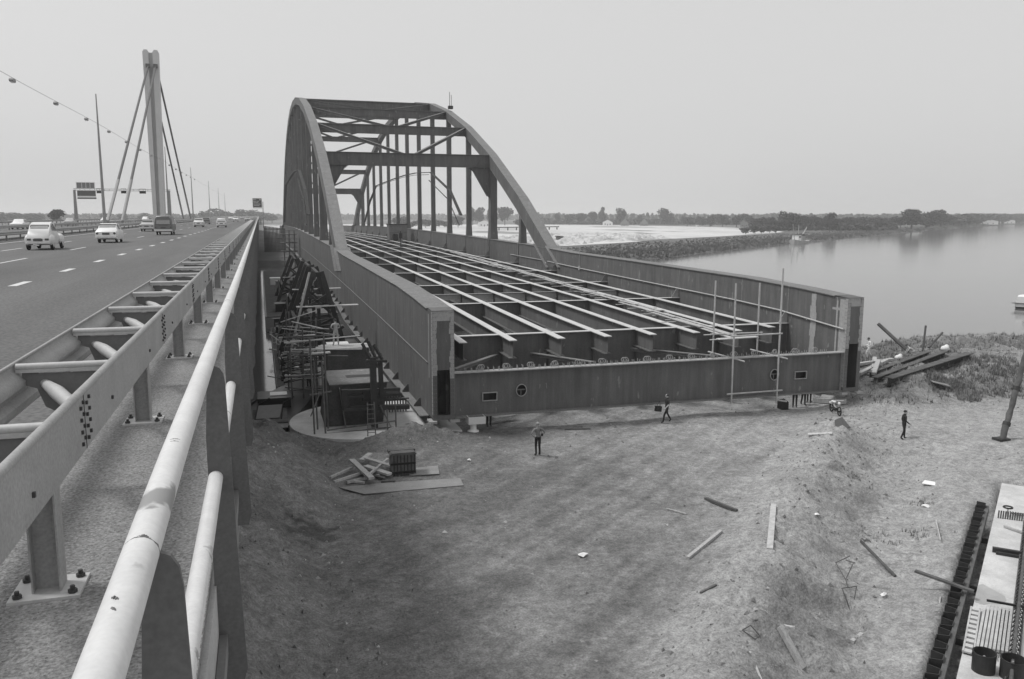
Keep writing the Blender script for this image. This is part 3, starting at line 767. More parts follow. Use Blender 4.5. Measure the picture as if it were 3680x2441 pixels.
# arch ribs, one box per plate length
nodes = [FB[i] for i in range(3, 19)]
def rib_d(y): return 1.35+1.1*(abs(y-YM)/123.4)**3
def arch(x0, x1):
    a = bpy.data.objects.new('arch_rib', None); col.objects.link(a); a.parent = bg_; a.location = ((x0+x1)/2-23, 224-45, 10+11.5)
    def section(y):
        s = slope(y); n = Vector((0, -s, 1)).normalized(); c = Vector((0, y, za(y))); d = c-n*rib_d(y)
        return c, d
    for i in range(len(nodes)-1):
        ya, yb = nodes[i], nodes[i+1]
        (ca, da), (cb, db) = section(ya), section(yb)
        xa, xb = x0-0.025, x1+0.025
        if i == 0: ca = section(ya-1.4)[0]; da = section(ya+1.9)[1]; xa, xb = x0-0.05, x1+0.05
        if i == len(nodes)-2: cb = section(yb+1.4)[0]; db = section(yb-1.9)[1]; xa, xb = x0-0.05, x1+0.05
        e = (cb-ca).normalized()*0.018
        ca, da, cb, db = ca+e, da+e, cb-e, db-e
        mb = MB(); mb.m = 0
        mb.add([(xa,*ca[1:]),(xb,*ca[1:]),(xb,*da[1:]),(xa,*da[1:]),(xa,*cb[1:]),(xb,*cb[1:]),(xb,*db[1:]),(xa,*db[1:])],
               [(0,1,2,3),(4,7,6,5),(1,5,6,2),(3,7,4,0),(2,6,7,3)])
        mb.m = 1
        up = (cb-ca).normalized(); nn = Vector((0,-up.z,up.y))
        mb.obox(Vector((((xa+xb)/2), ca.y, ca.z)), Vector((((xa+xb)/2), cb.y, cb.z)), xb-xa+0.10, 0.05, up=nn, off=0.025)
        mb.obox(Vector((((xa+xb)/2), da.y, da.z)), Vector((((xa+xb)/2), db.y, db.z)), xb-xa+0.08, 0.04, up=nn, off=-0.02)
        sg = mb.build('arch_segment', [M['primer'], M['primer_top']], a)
        if i in (0, len(nodes)-2):       # flange strips of the foot over the side of the girder
            q = MB()
            lo, hi = (0, 1) if i == 0 else (1, 0)
            for u1, u2 in (((ca, cb), (da, db)) if i == 0 else ((cb, ca), (db, da))):
                f_ = min(1, (zt(u1.y)-u1.z+0.4)/max(.1, u2.z-u1.z))
                v2 = u1+(u2-u1)*f_
                for xs, s_ in ((x0-0.05, -1), (x1+0.05, 1)):
                    q.obox((xs+s_*0.16, u1.y, u1.z), (xs+s_*0.16, v2.y, v2.z), 0.36, 0.06)
            q.build('foot_flange', M['primer_top'], sg)
    return a
arch(XL0, XL1); arch(XR0, XR1)

# hangers
HY = [FB[i] for i in range(4, 18)]
for x0, x1 in ((XL0, XL1), (XR0, XR1)):
    xc = (x0+x1)/2
    for k, y in enumerate(HY):
        wx, wy = (1.10, 1.5) if k in (1, 12) else (0.86, 0.80)
        z0, z1 = zt(y)-0.02, za(y)-rib_d(y)*0.8
        mb = MB()
        mb.loft([[(xc-a, y-b, z), (xc+a, y-b, z), (xc+a, y+b, z), (xc-a, y+b, z)] for z, a, b in ((z0, wx*0.60, wy*0.62), (z0+2.2, wx*0.5, wy*0.5), (z1, wx*0.5, wy*0.5))], False)
        mb.build('hanger', M['primer'], bg_)
        if x0 == XR0 or k < 9:
            xi = XR0-0.10 if x0 == XR0 else XL1+0.10
            t = MB(); t.box(xi-0.03, xi+0.07 if x0 == XR0 else xi+0.03, y-0.10, y+0.10, zd(y)+0.05, zt(y)-0.06)
            t.box(xi-0.3, xi+0.1, y-0.22, y+0.22, zd(y)-0.02, zd(y)+0.10)
            t.build('web_stiffener', M['primer_top'], bg_)

# portal frames, wind struts and K bracing between the arches
def zstr(y): return za(y)-0.15
for k in range(1, 13):
    y = HY[k]; z = zstr(y); portal = k in (1, 12)
    mb = MB(); h = 2.05 if portal else 1.5
    mb.ibeam((XL1-0.05, y, z), (XR0+0.05, y, z), h, 0.62, 0.05, 0.05, mt=1, mw=0)
    s = mb.build('portal_beam' if portal else 'wind_strut', [M['primer'], M['primer_top']], bg_)
    if portal:
        for x, sg in ((XL1-0.05, 1), (XR0+0.05, -1)):
            q = MB(); zz_ = z-h+0.02
            q.prism([(x, zz_), (x+sg*3.4, zz_), (x+sg*2.75, zz_-0.55), (x+sg*0.45, zz_-4.4), (x, zz_-5.0)], 'y', y-0.05, y+0.05)
            q.obox((x+sg*3.5, y, zz_), (x+sg*2.75, y, zz_-0.60), 0.60, 0.05); q.obox((x+sg*2.75, y, zz_-0.60), (x+sg*0.40, y, zz_-4.6), 0.60, 0.05)
            q.obox((x+sg*2.75, y-0.06, zz_-0.55), (x+sg*1.4, y-0.06, zz_+1.6), 0.05, 0.10, up=(0,1,0)); q.obox((x+sg*1.2, y-0.06, zz_-2.8), (x+sg*0.1, y-0.06, zz_-1.2), 0.05, 0.10, up=(0,1,0))
            q.build('knee_gusset', M['primer'], s)
for k in range(1, 12):
    a, b = HY[k], HY[k+1]
    lo, hi = (a, b) if (a+b)/2 < YM else (b, a)          # lower strut gets the K point
    for xs, sg in ((XL1, 1), (XR0, -1)):
        mb = MB(); mb.ibeam((xs+sg*0.1, hi, zstr(hi)+0.02), (23.28-sg*0.9, lo, zstr(lo)+0.02), 0.45, 0.42, 0.04, 0.05, mt=1, mw=0)
        mb.build('wind_brace', [M['primer'], M['primer_top']], bg_)
# floor: cross beams, stringers, cross frame, end beam
SX = [11.6+3.19*i for i in range(8)]
for i, y in enumerate(FB):
    mb = MB(); z = zd(y)-0.035
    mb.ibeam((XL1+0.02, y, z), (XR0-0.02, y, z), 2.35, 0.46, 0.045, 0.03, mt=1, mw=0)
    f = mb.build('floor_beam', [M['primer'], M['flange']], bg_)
    q = MB(); q.prism([(XR0-0.02, z), (XR0-0.75, z), (XR0-0.62, z+0.22), (XR0-0.30, z+0.75), (XR0-0.02, z+0.85)], 'y', y-0.02, y+0.02); q.build('gusset_plate', M['patch'] if i < 2 else M['primer_top'], f)
    if i < 8:
        q = MB()
        for x in SX: q.box(x-0.012, x+0.012, y-0.30, y-0.02, z-2.2, z-0.06)
        q.build('web_stiffeners', M['primer'], f)
for x in SX:
    ks = [48.7]+FB+[YE-4]
    if x > 33: ks = [49.6]+ks[1:]
    s = MB()
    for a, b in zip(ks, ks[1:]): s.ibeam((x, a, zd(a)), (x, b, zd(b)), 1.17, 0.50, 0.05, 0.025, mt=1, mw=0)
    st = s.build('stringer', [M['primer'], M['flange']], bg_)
for yc in (76.0, 158.5, 241, 323):
    mb = MB(); z = zd(yc)-0.10
    for a, b in zip(SX[:-1], SX[1:]):
        mb.ibeam((a+0.04, yc, z), (b-0.04, yc, z), 0.55, 0.30, 0.03, 0.02, mt=1, mw=1)
        for q_ in (a+0.06, b-0.10): mb.box(q_, q_+0.06, yc-0.1, yc+0.1, z-1.0, z-0.05)
    mb.build('cross_frame', [M['primer'], M['patch']], bg_)
for i in range(21):
    if i > 5: break
    y1, y2 = FB[i]+0.4, FB[i+1]-0.4
    for j in (0, 2, 4, 6):
        mb = MB(); z = zd(y1)-1.95; xa, xb = SX[j]-0.7, SX[j]+1.6
        mb.obox((xa, y1, z), (xb, y2, z+0.15), 0.30, 0.05); mb.obox((xa, y1, z-0.12), (xb, y2, z+0.03), 0.03, 0.22); mb.build('lateral_brace', M['primer_top'], bg_)
for k, (xa, ya, xb, yb) in enumerate(((10.4,46.0,14.4,51.2),(19.0,46.0,16.8,51.2),(27.2,46.0,24.0,51.2))):
    mb = MB(); mb.obox((xa, ya, -8.78), (xb, yb, -8.95), 0.30, 0.05); mb.obox((xa, ya, -8.9), (xb, yb, -9.07), 0.03, 0.2); mb.build('lateral_brace', M['primer_top'], bg_)

def end_beam():
    import bmesh
    e = bpy.data.objects.new('end_cross_beam', None); col.objects.link(e); e.parent = bg_; e.location = (0, 0.35, 0)
    x0, x1, ztp, zbt, y = XL1+0.01, XR0-0.01, -8.88, -11.40, 45.35
    holes = []
    for cx_ in (14.26, 31.32): holes.append([(cx_+0.29*math.cos(t), -10.11+0.33*math.sin(t)) for t in np.linspace(0, 2*math.pi, 25)[:-1]])
    for a, b, c, d in ((11.94,12.74,-10.58,-10.16),(32.88,33.70,-10.45,-10.03)): holes.append([(a,c),(b,c),(b,d),(a,d)])
    bm = bmesh.new(); edges = []
    for lp in [[(x0,zbt),(x1,zbt),(x1,ztp),(x0,ztp)]]+holes:
        vs = [bm.verts.new((p[0], y, p[1])) for p in lp]
        for i in range(len(vs)): edges.append(bm.edges.new((vs[i], vs[(i+1) % len(vs)])))
    bmesh.ops.triangle_fill(bm, use_beauty=True, use_dissolve=False, edges=edges)
    me = bpy.data.meshes.new('beam_web'); 
    for v in bm.verts: v.co -= Vector(base_of(e))
    bm.to_mesh(me); bm.free(); me.materials.append(M['primer']); link('beam_web', me, e)
    f = MB(); f.box(x0, x1, y-0.32, y+0.20, ztp, ztp+0.06); f.build('top_flange', M['patch'], e)
    f = MB(); f.box(x0, x1, y-0.34, y+0.24, zbt-0.06, zbt); f.build('bottom_flange', M['primer_top'], e)
    for h in holes:
        cx_ = sum(p[0] for p in h)/len(h); cz = sum(p[1] for p in h)/len(h); r = MB()
        n = len(h); g = 1.13 if n > 6 else 1.0
        o = [(cx_+(p[0]-cx_)*g+(0.05*np.sign(p[0]-cx_) if n < 6 else 0), cz+(p[1]-cz)*g+(0.05*np.sign(p[1]-cz) if n < 6 else 0)) for p in h]
        vs = [(p[0], y-0.09, p[1]) for p in h]+[(p[0], y-0.09, p[1]) for p in o]+[(p[0], y, p[1]) for p in h]+[(p[0], y, p[1]) for p in o]
        r.add(vs, [(i, (i+1) % n, (i+1) % n+n, i+n) for i in range(n)]+[(i, i+2*n, (i+1) % n+2*n, (i+1) % n) for i in range(n)]+[(i+n, (i+1) % n+n, (i+1) % n+3*n, i+3*n) for i in range(n)])
        r.build('opening_rim', M['patch'], e)
        r = MB(); r.box(cx_-0.55, cx_+0.55, y+0.34, y+0.36, cz-0.5, cz+0.5)
        for q_ in (-1, 1): r.box(cx_+q_*0.55-0.01, cx_+q_*0.55+0.01, y+0.006, y+0.34, cz-0.5, cz+0.5); r.box(cx_-0.53, cx_+0.53, y+0.006, y+0.335, cz+q_*0.5-0.01, cz+q_*0.5+0.01)
        r.build('opening_box', M['dark_steel'], e)
        if n > 6:
            r = MB(); r.box(cx_-0.30, cx_+0.30, y+0.05, y+0.09, cz-0.01, cz+0.05); r.box(cx_-0.02, cx_+0.03, y+0.05, y+0.09, cz-0.3, cz); r.build('opening_bar', M['primer_top'], e)
    sd = MB()
    x = x0+0.7
    while x < x1-1.0:
        for yy in (y-0.16, y+0.05):
            h = rng.uniform(0.16, 0.24); sd.tube([(x+rng.uniform(-.03,.03), yy, ztp+0.06), (x+rng.uniform(-.04,.04), yy, ztp+0.06+h)], 0.022, 5)
        x += rng.uniform(0.30, 0.42)
    stuff(sd.build('shear_studs', M['patch'], e))
    x = x0+1.6
    ring = MB()
    for dx in (0, 0.13): ring.tube([(dx+0.15*math.cos(t), 0.03*dx, 0.15*math.sin(t)) for t in np.linspace(0, 2*math.pi, 15)], 0.026, 5, False)
    rm = ring.mesh('anchor_ring', M['patch'])
    while x < x1-0.8:
        link('anchor_ring', rm, e, (x-23, y+0.1-45.35, ztp+0.06+0.17+11.5), rng.uniform(-.4,.4)); x += 1.50
    return e
end_beam()

# ------------------------------------------------ things standing on the bridge
# walkway of loose scaffold boards across the stringers
bw_ = thing('board_walkway', (28,46,-7.6), 'long walkway of loose grey scaffold boards laid across the bridge floor girders', 'walkway')
bx = lambda y: lerp(y, [(44,28.3),(59,29.2),(75,29.8),(92,30.5),(112,31.2),(142,32.4),(160,33.2),(340,34.4)])
kk = 0
y = 45.2
while y < 330:
    ln = rng.uniform(4.2, 5.2)
    for j in range(3 if y < 150 else 2):
        x = bx(y)+(j-1)*0.27+rng.uniform(-.05,.05); yy = y+rng.uniform(-.8,.8); z = max(zd(yy), zd(yy+ln))+0.07+0.055*((kk+j) % 2)+0.02*j
        yy = max(yy, 45.0)
        mb = MB(); a = rng.uniform(-.02,.02); mb.obox((x, yy, z), (bx(yy+ln)+(j-1)*0.27+rng.uniform(-.08,.08), yy+ln, z+rng.uniform(-.01,.05)), 0.24, 0.05); mb.build('board', M['wood'] if rng.rand() < 0.7 else M['wood_light'], bw_)
    for _ in range(2):
        if y < 120:
            q = y+rng.uniform(0, ln); mb = MB(); z = zd(q)+0.02; x = bx(q); l1, l2 = rng.uniform(0.5,1.7), rng.uniform(0.5,1.7)
            mb.obox((x-l1, q, z), (x+l2, q+rng.uniform(-.3,.3), z), 0.2, 0.04); mb.build('cross_board', M['wood'], bw_)
    y += ln*0.86; kk += 1
# site cabin, crate on the bridge
cb = thing('site_cabin', (32.6,206,-6.2), 'pale flat-roofed site cabin standing on the bridge floor beside the girder', 'cabin')
mb = MB(); mb.box(30.4, 34.8, 205, 209, -6.2, -2.35); mb.build('cabin_body', M['primer_top'], cb)
mb = MB(); mb.box(30.2, 35.0, 204.8, 209.2, -2.35, -2.15); mb.build('roof', M['dark_steel'], cb)
mb = MB(); mb.box(30.45, 34.75, 204.96, 205, -4.3, -4.2); mb.build('wall_batten', M['primer'], cb)
tb = MB(); tb.box(31.0, 32.2, 203.0, 204.0, -6.15, -4.85); tb.box(30.95, 32.25, 202.95, 204.05, -4.85, -4.75)
tb.prism([(31.0,-4.75),(32.2,-4.75),(31.9,-4.55),(31.3,-4.55)], 'y', 203.0, 204.0)
tag(tb.build('tool_chest', M['black']), 'small black tool chest standing in front of the site cabin on the bridge', 'chest')
tb = MB(); tb.tube([(27.2,168,-6.4),(27.2,168,-3.2)], 0.10, 6); tb.box(26.9,27.5,167.8,168.2,-4.6,-3.6); tb.box(26.8,27.6,167.7,168.3,-6.42,-6.3)
tag(tb.build('work_light_stand', M['dark_steel']), 'dark post with a box on it standing on the bridge floor left of the cabin', 'post')
# inspection gangways slung along the hangers
def gangway(x, label):
    g = thing('inspection_gangway', (x, 224, 9.6), label, 'gangway', 'gangways hung along the hangers')
    P = [(299,-2.5),(281,5.2),(266.5,9.1),(248,9.45),(232,9.75),(213,9.95),(197,9.8),(179,9.1),(160,4.7),(151,0.0)]
    pr = [P[i:i+2] for i in range(len(P)-1)]
    for (a, b) in pr:
        mb = MB(); mb.obox((x, a[0], a[1]), (x, b[0], b[1]), 0.55, 0.14); mb.build('gangway_deck', M['dark_steel'], g)
    mb = MB()
    for (a, b) in pr:
        if b[0] < 178 or a[0] > 270: mb.tube([(x-0.4, a[0], a[1]-1.7), (x-0.4, b[0], b[1]-1.7)], 0.10, 6)
        else: mb.tube([(x-0.4, a[0], a[1]-0.5), (x-0.4, b[0], b[1]-0.5)], 0.06, 6)
    mb.build('gangway_rail', M['dark_steel'], g)
gangway(35.7, 'dark inspection gangway sloping along the hangers of the right arch')
gangway(8.3, 'dark inspection gangway on the outer side of the left arch hangers')
mb = MB(); mb.tube([(37.2,166.5,21.5),(37.2,166.5,24.2)],0.05,6); mb.tube([(37.5,166.3,21.5),(37.5,166.3,23.6)],0.05,6); mb.box(36.9,37.8,166,166.8,20.9,21.5)
tag(mb.build('antenna_stub', M['dark_steel']), 'pair of thin upright rods fixed on top of the right arch', 'rods')
for y, z in ((150.4, 12.2), (133.8, 6.0)):
    pass
# scaffold at the right of the end beam
sf = thing('tube_scaffold', (29.3,45,-11.9), 'tall pale scaffold tubes clamped to the right end of the front cross beam', 'scaffold')
for (xa, za_, zb_, yy) in ((27.45,-4.06,-8.80,46.4),(27.95,-4.13,-11.75,44.85),(30.66,-4.27,-8.65,46.4),(31.26,-3.25,-11.9,44.85)):
    mb = MB(); mb.tube([(xa+rng.uniform(-.03,.03), yy, zb_), (xa, yy, za_)], 0.055, 10); mb.build('upright', M['tube'], sf)
for (p, q) in (((27.7,44.8,-7.40),(31.4,44.8,-7.36)),((27.2,46.4,-7.48),(31.0,46.4,-7.50)),((27.6,44.8,-11.06),(31.6,44.8,-11.04)),((27.2,46.6,-8.62),(28.5,44.4,-8.96)),((30.3,46.6,-8.62),(31.6,44.4,-8.94)),((27.2,46.4,-11.62),(28.6,44.5,-11.66)),((30.0,46.4,-11.62),(31.7,44.4,-11.7))):
    mb = MB(); mb.tube([p, q], 0.05, 10); mb.build('crossbar', M['tube'], sf)
mb = MB(); mb.obox((27.1,45.3,-7.62),(29.9,45.3,-7.58),0.45,0.05); mb.build('scaffold_board', M['wood_light'], sf)
# ================================================================= MOTORWAY FURNITURE
# cable-stayed bridge pylon in the median
py_ = thing('bridge_pylon', (-25,238,RZ), 'tall pale steel pylon of the cable-stayed motorway bridge with four stay cables', 'pylon')
def taper(x0b, x1b, x0t, x1t, ya, yb, z0, z1, m, nm):
    mb = MB(); mb.loft([[(x0b,ya,z0),(x1b,ya,z0),(x1b,yb,z0),(x0b,yb,z0)], [(x0t,ya+0.4,z1),(x1t,ya+0.4,z1),(x1t,yb-0.4,z1),(x0t,yb-0.4,z1)]], False)
    return mb.build(nm, m, py_)
l1 = taper(-26.45,-25.55,-26.72,-25.35, 236.4, 240, RZ, 41.1, M['pylon'], 'pylon_leg')
l2 = taper(-24.75,-23.70,-24.35,-23.0, 236.4, 240, RZ, 41.1, M['pylon'], 'pylon_leg')
taper(-25.56,-24.74,-25.36,-24.34, 237.2, 239.4, RZ, 40.9, M['pylon_web'], 'pylon_web')
for x in (-26.05,-23.65):
    mb = MB(); mb.box(x-0.45,x+0.45,236.9,239.2,41.12,41.5); mb.build('cap', M['pylon'], py_)
for x, xt in ((-25.5,-25.55),(-23.1,-23.75)):
    for sg in (-1, 1):
        z1 = 37.2 if sg < 0 else 37.0
        a, b = (x, 238+sg*77, RZ+0.8), (xt, 238+sg*1.6, z1)
        mid = tuple(a[i]+(b[i]-a[i])*0.20 for i in range(3))
        mb = MB(); mb.m = 0; mb.tube([mid, b], 0.26, 8); mb.m = 1; mb.tube([a, mid], 0.30, 8); mb.build('stay_cable', [M['cable'], M['mast']], py_)
        mb = MB(); mb.box(b[0]-0.5, b[0]+0.5, b[1]-0.5, b[1]+0.5, b[2]-0.2, b[2]+0.7); mb.build('cable_anchor', M['cable'], py_)

# lighting masts with the carrying wire and its lamps
for i, (y, z) in enumerate(((52,19),(149,18.9),(250,18.4),(340,17.6),(455,16.9),(560,16.5),(660,16))):
    t = thing('lighting_mast', (-24,y,RZ), ['lighting mast standing outside the picture at the left','tall slim lighting mast left of the pylon','lighting mast just right of the pylon, partly hidden by it','lighting mast right of the stay cables','lighting mast second to the right of the stay cables','faint lighting mast, third to the right of the stay cables','farthest and smallest lighting mast in the median'][i], 'lamp post', 'lighting masts along the median')
    mb = MB(); mb.tube([(-24,y,RZ),(-24,y,z-8),(-24,y,z)], [0.26,0.17,0.08], 8); mb.build('pole', M['mast'], t)
    mb = MB(); mb.tube([(-24,y,RZ),(-24,y,RZ+1.2)], [0.34,0.34], 8); mb.build('pole_base', M['mast'], t)
wz_ = lambda y: 13.95-0.00000*y-0.000009*max(0, y-180)**2*0.6+0.25*math.cos(2*math.pi*(y-52)/98)*0.5
wire = MB(); wire.tube([(-24,y,wz_(y)+0.22) for y in range(52, 640, 6)], 0.022, 5); wire.build('carrying_wire', M['cable'])
tag(bpy.data.objects['carrying_wire'], 'long thin wire slung over the median carrying the road lamps', 'wire')
lm = MB(); lm.prism([(-0.62,-0.05),(-0.45,-0.22),(0.45,-0.22),(0.62,-0.05),(0.35,0.14),(-0.35,0.14)], 'x', -0.2, 0.2); lme = lm.mesh('lamp_body', M['mast'])
lb = MB(); lb.box(-0.16,0.16,-0.40,0.40,-0.26,-0.215); lbm = lb.mesh('lamp_glass', M['white'])
order = ['first and largest','second','third','fourth','fifth','sixth','seventh','eighth','ninth','tenth','eleventh','twelfth','thirteenth','fourteenth']
for i in range(14):
    y = 100.5+19.55*i
    if i >= 7: y += 3
    t = thing('hanging_lamp', (-24,y,wz_(y)), order[i]+' road lamp from the left hanging on the wire over the median', 'lamp', 'lamps on the wire over the motorway')
    link('lamp_body', lme, t); link('lamp_glass', lbm, t)

# sign gantry over the oncoming carriageway
gt = thing('sign_gantry', (-35,250,RZ), 'steel sign gantry over the oncoming lanes with lane signals and sign boards seen from behind', 'gantry')
mb = MB(); mb.prism([(-47.6,RZ),(-46.7,RZ),(-46.9,6.5),(-47.4,6.5)], 'y', 249.7, 250.3); mb.build('gantry_leg', M['mast'], gt)
mb = MB(); mb.prism([(-23.9,RZ),(-23.2,RZ),(-23.3,6.6),(-23.8,6.6)], 'y', 249.7, 250.3); mb.build('gantry_leg', M['mast'], gt)
mb = MB()
for z in (6.3, 6.75): mb.box(-47.4, -23.2, 249.9, 250.1, z, z+0.12)
for x in np.arange(-47, -24, 1.2): mb.box(x, x+0.08, 249.92, 250.08, 6.4, 6.76)
mb.build('gantry_beam', M['mast'], gt)
mb = MB(); mb.box(-46.5,-42.0,249.4,249.55,6.9,8.5); mb.build('sign_board', M['sign_back'], gt)
q = MB()
for x in (-46.5,-45.2,-44.2,-43.2,-42.1): q.box(x,x+0.10,249.3,249.4,6.8,8.5)
q.box(-46.6,-41.9,249.3,249.4,6.78,6.95); q.box(-46.6,-41.9,249.3,249.4,8.4,8.52); q.build('board_frame', M['white'], gt)
mb = MB(); mb.box(-46.4,-41.9,249.4,249.55,4.9,6.35); mb.build('sign_board', M['sign_face'], gt)
q = MB(); q.box(-46.6,-41.8,249.3,249.4,6.3,6.5); q.box(-46.4,-41.8,249.3,249.4,4.55,4.9); q.build('board_frame', M['white'], gt)
mb = MB(); mb.box(-46.4,-41.8,249.2,249.5,4.1,4.5); mb.build('walk_grating', M['sign_face'], gt)
for a, b in ((-41.6,-40.0),(-35.6,-34.3),(-31.0,-29.4)):
    mb = MB(); mb.box(a,b,249.2,249.6,5.65,6.35); mb.build('lane_signal', M['black'], gt)
    q = MB(); q.box(a,b,249.2,249.3,6.85,6.95); q.box(a,a+0.08,249.2,249.3,6.35,6.9); q.box(b-0.08,b,249.2,249.3,6.35,6.9); q.build('signal_frame', M['mast'], gt)

# direction sign beside the carriageway
ds = thing('direction_sign', (1.2,300,RZ), 'square dark direction sign with pale lettering on a post at the roadside', 'sign')
mb = MB(); mb.box(-1.93,1.02,299.9,300.0,2.45,5.55); mb.build('sign_board', M['sign_face'], ds)
q = MB(); q.box(-1.9,1.2,299.7,299.9,2.1,2.32); q.box(-1.98,-1.90,299.85,300,2.4,5.6); q.box(1.0,1.08,299.85,300,2.4,5.6); q.build('board_frame', M['white'], ds)
mb = MB(); mb.tube([(1.30,300,-4.5),(1.40,300,4.4)], 0.12, 8); mb.tube([(-0.9,300.1,3.0),(1.35,300.1,3.0)], 0.06, 6); mb.build('sign_post', M['mast'], ds)
q = MB()
for z, spans in ((5.05,((-1.7,-0.9),)),(4.45,((-1.7,-0.8),(-0.6,0.1))),(4.0,((-1.6,-0.2),)),(3.5,((-1.7,-1.1),(-0.9,0.5))),(3.0,((-1.6,0.2),))):
    for a, b in spans:
        x = a
        while x < b: q.box(x, x+0.13, 299.885, 299.9, z, z+0.20); x += 0.19
q.prism([(0.35,4.85),(0.65,4.85),(0.65,5.1),(0.8,5.1),(0.5,5.4),(0.2,5.1),(0.35,5.1)], 'y', 299.885, 299.9)
q.build('lettering', M['white'], ds)

# ================================================================= CARS (all at local origin, nose towards +Y)
def ring(y, hw):           # hw: list of (half width, z) from floor to roof
    return [(x, y, z) for x, z in hw]+[(-x, y, z) for x, z in hw[::-1]]
def wheel_parts(root, x, y, r=0.30, wd=0.15):
    mb = MB(); mb.tube([(x-wd/2,y,r),(x-wd*0.4,y,r),(x+wd*0.4,y,r),(x+wd/2,y,r)], [r*0.9,r,r,r*0.9], 16); o = mb.build('wheel', M['rubber'], root)
    s = 1 if x > 0 else -1
    q = MB(); q.tube([(x+s*(wd/2+0.001),y,r),(x+s*(wd/2+0.02),y,r)], [r*0.58,r*0.45], 12); q.build('hub_cap', M['chrome'], o)
def rbox(mb, a, b, c, d, e, f): mb.box(a,b,c,d,e,f)
def quadp(mb, pts, t=0.008):
    n = (Vector(pts[1])-Vector(pts[0])).cross(Vector(pts[2])-Vector(pts[0])).normalized()*t
    p2 = [tuple(Vector(p)+n) for p in pts]; k = len(pts)
    mb.add(list(pts)+p2, [tuple(range(k))[::-1], tuple(range(k,2*k))]+[(i,(i+1)%k,(i+1)%k+k,i+k) for i in range(k)])

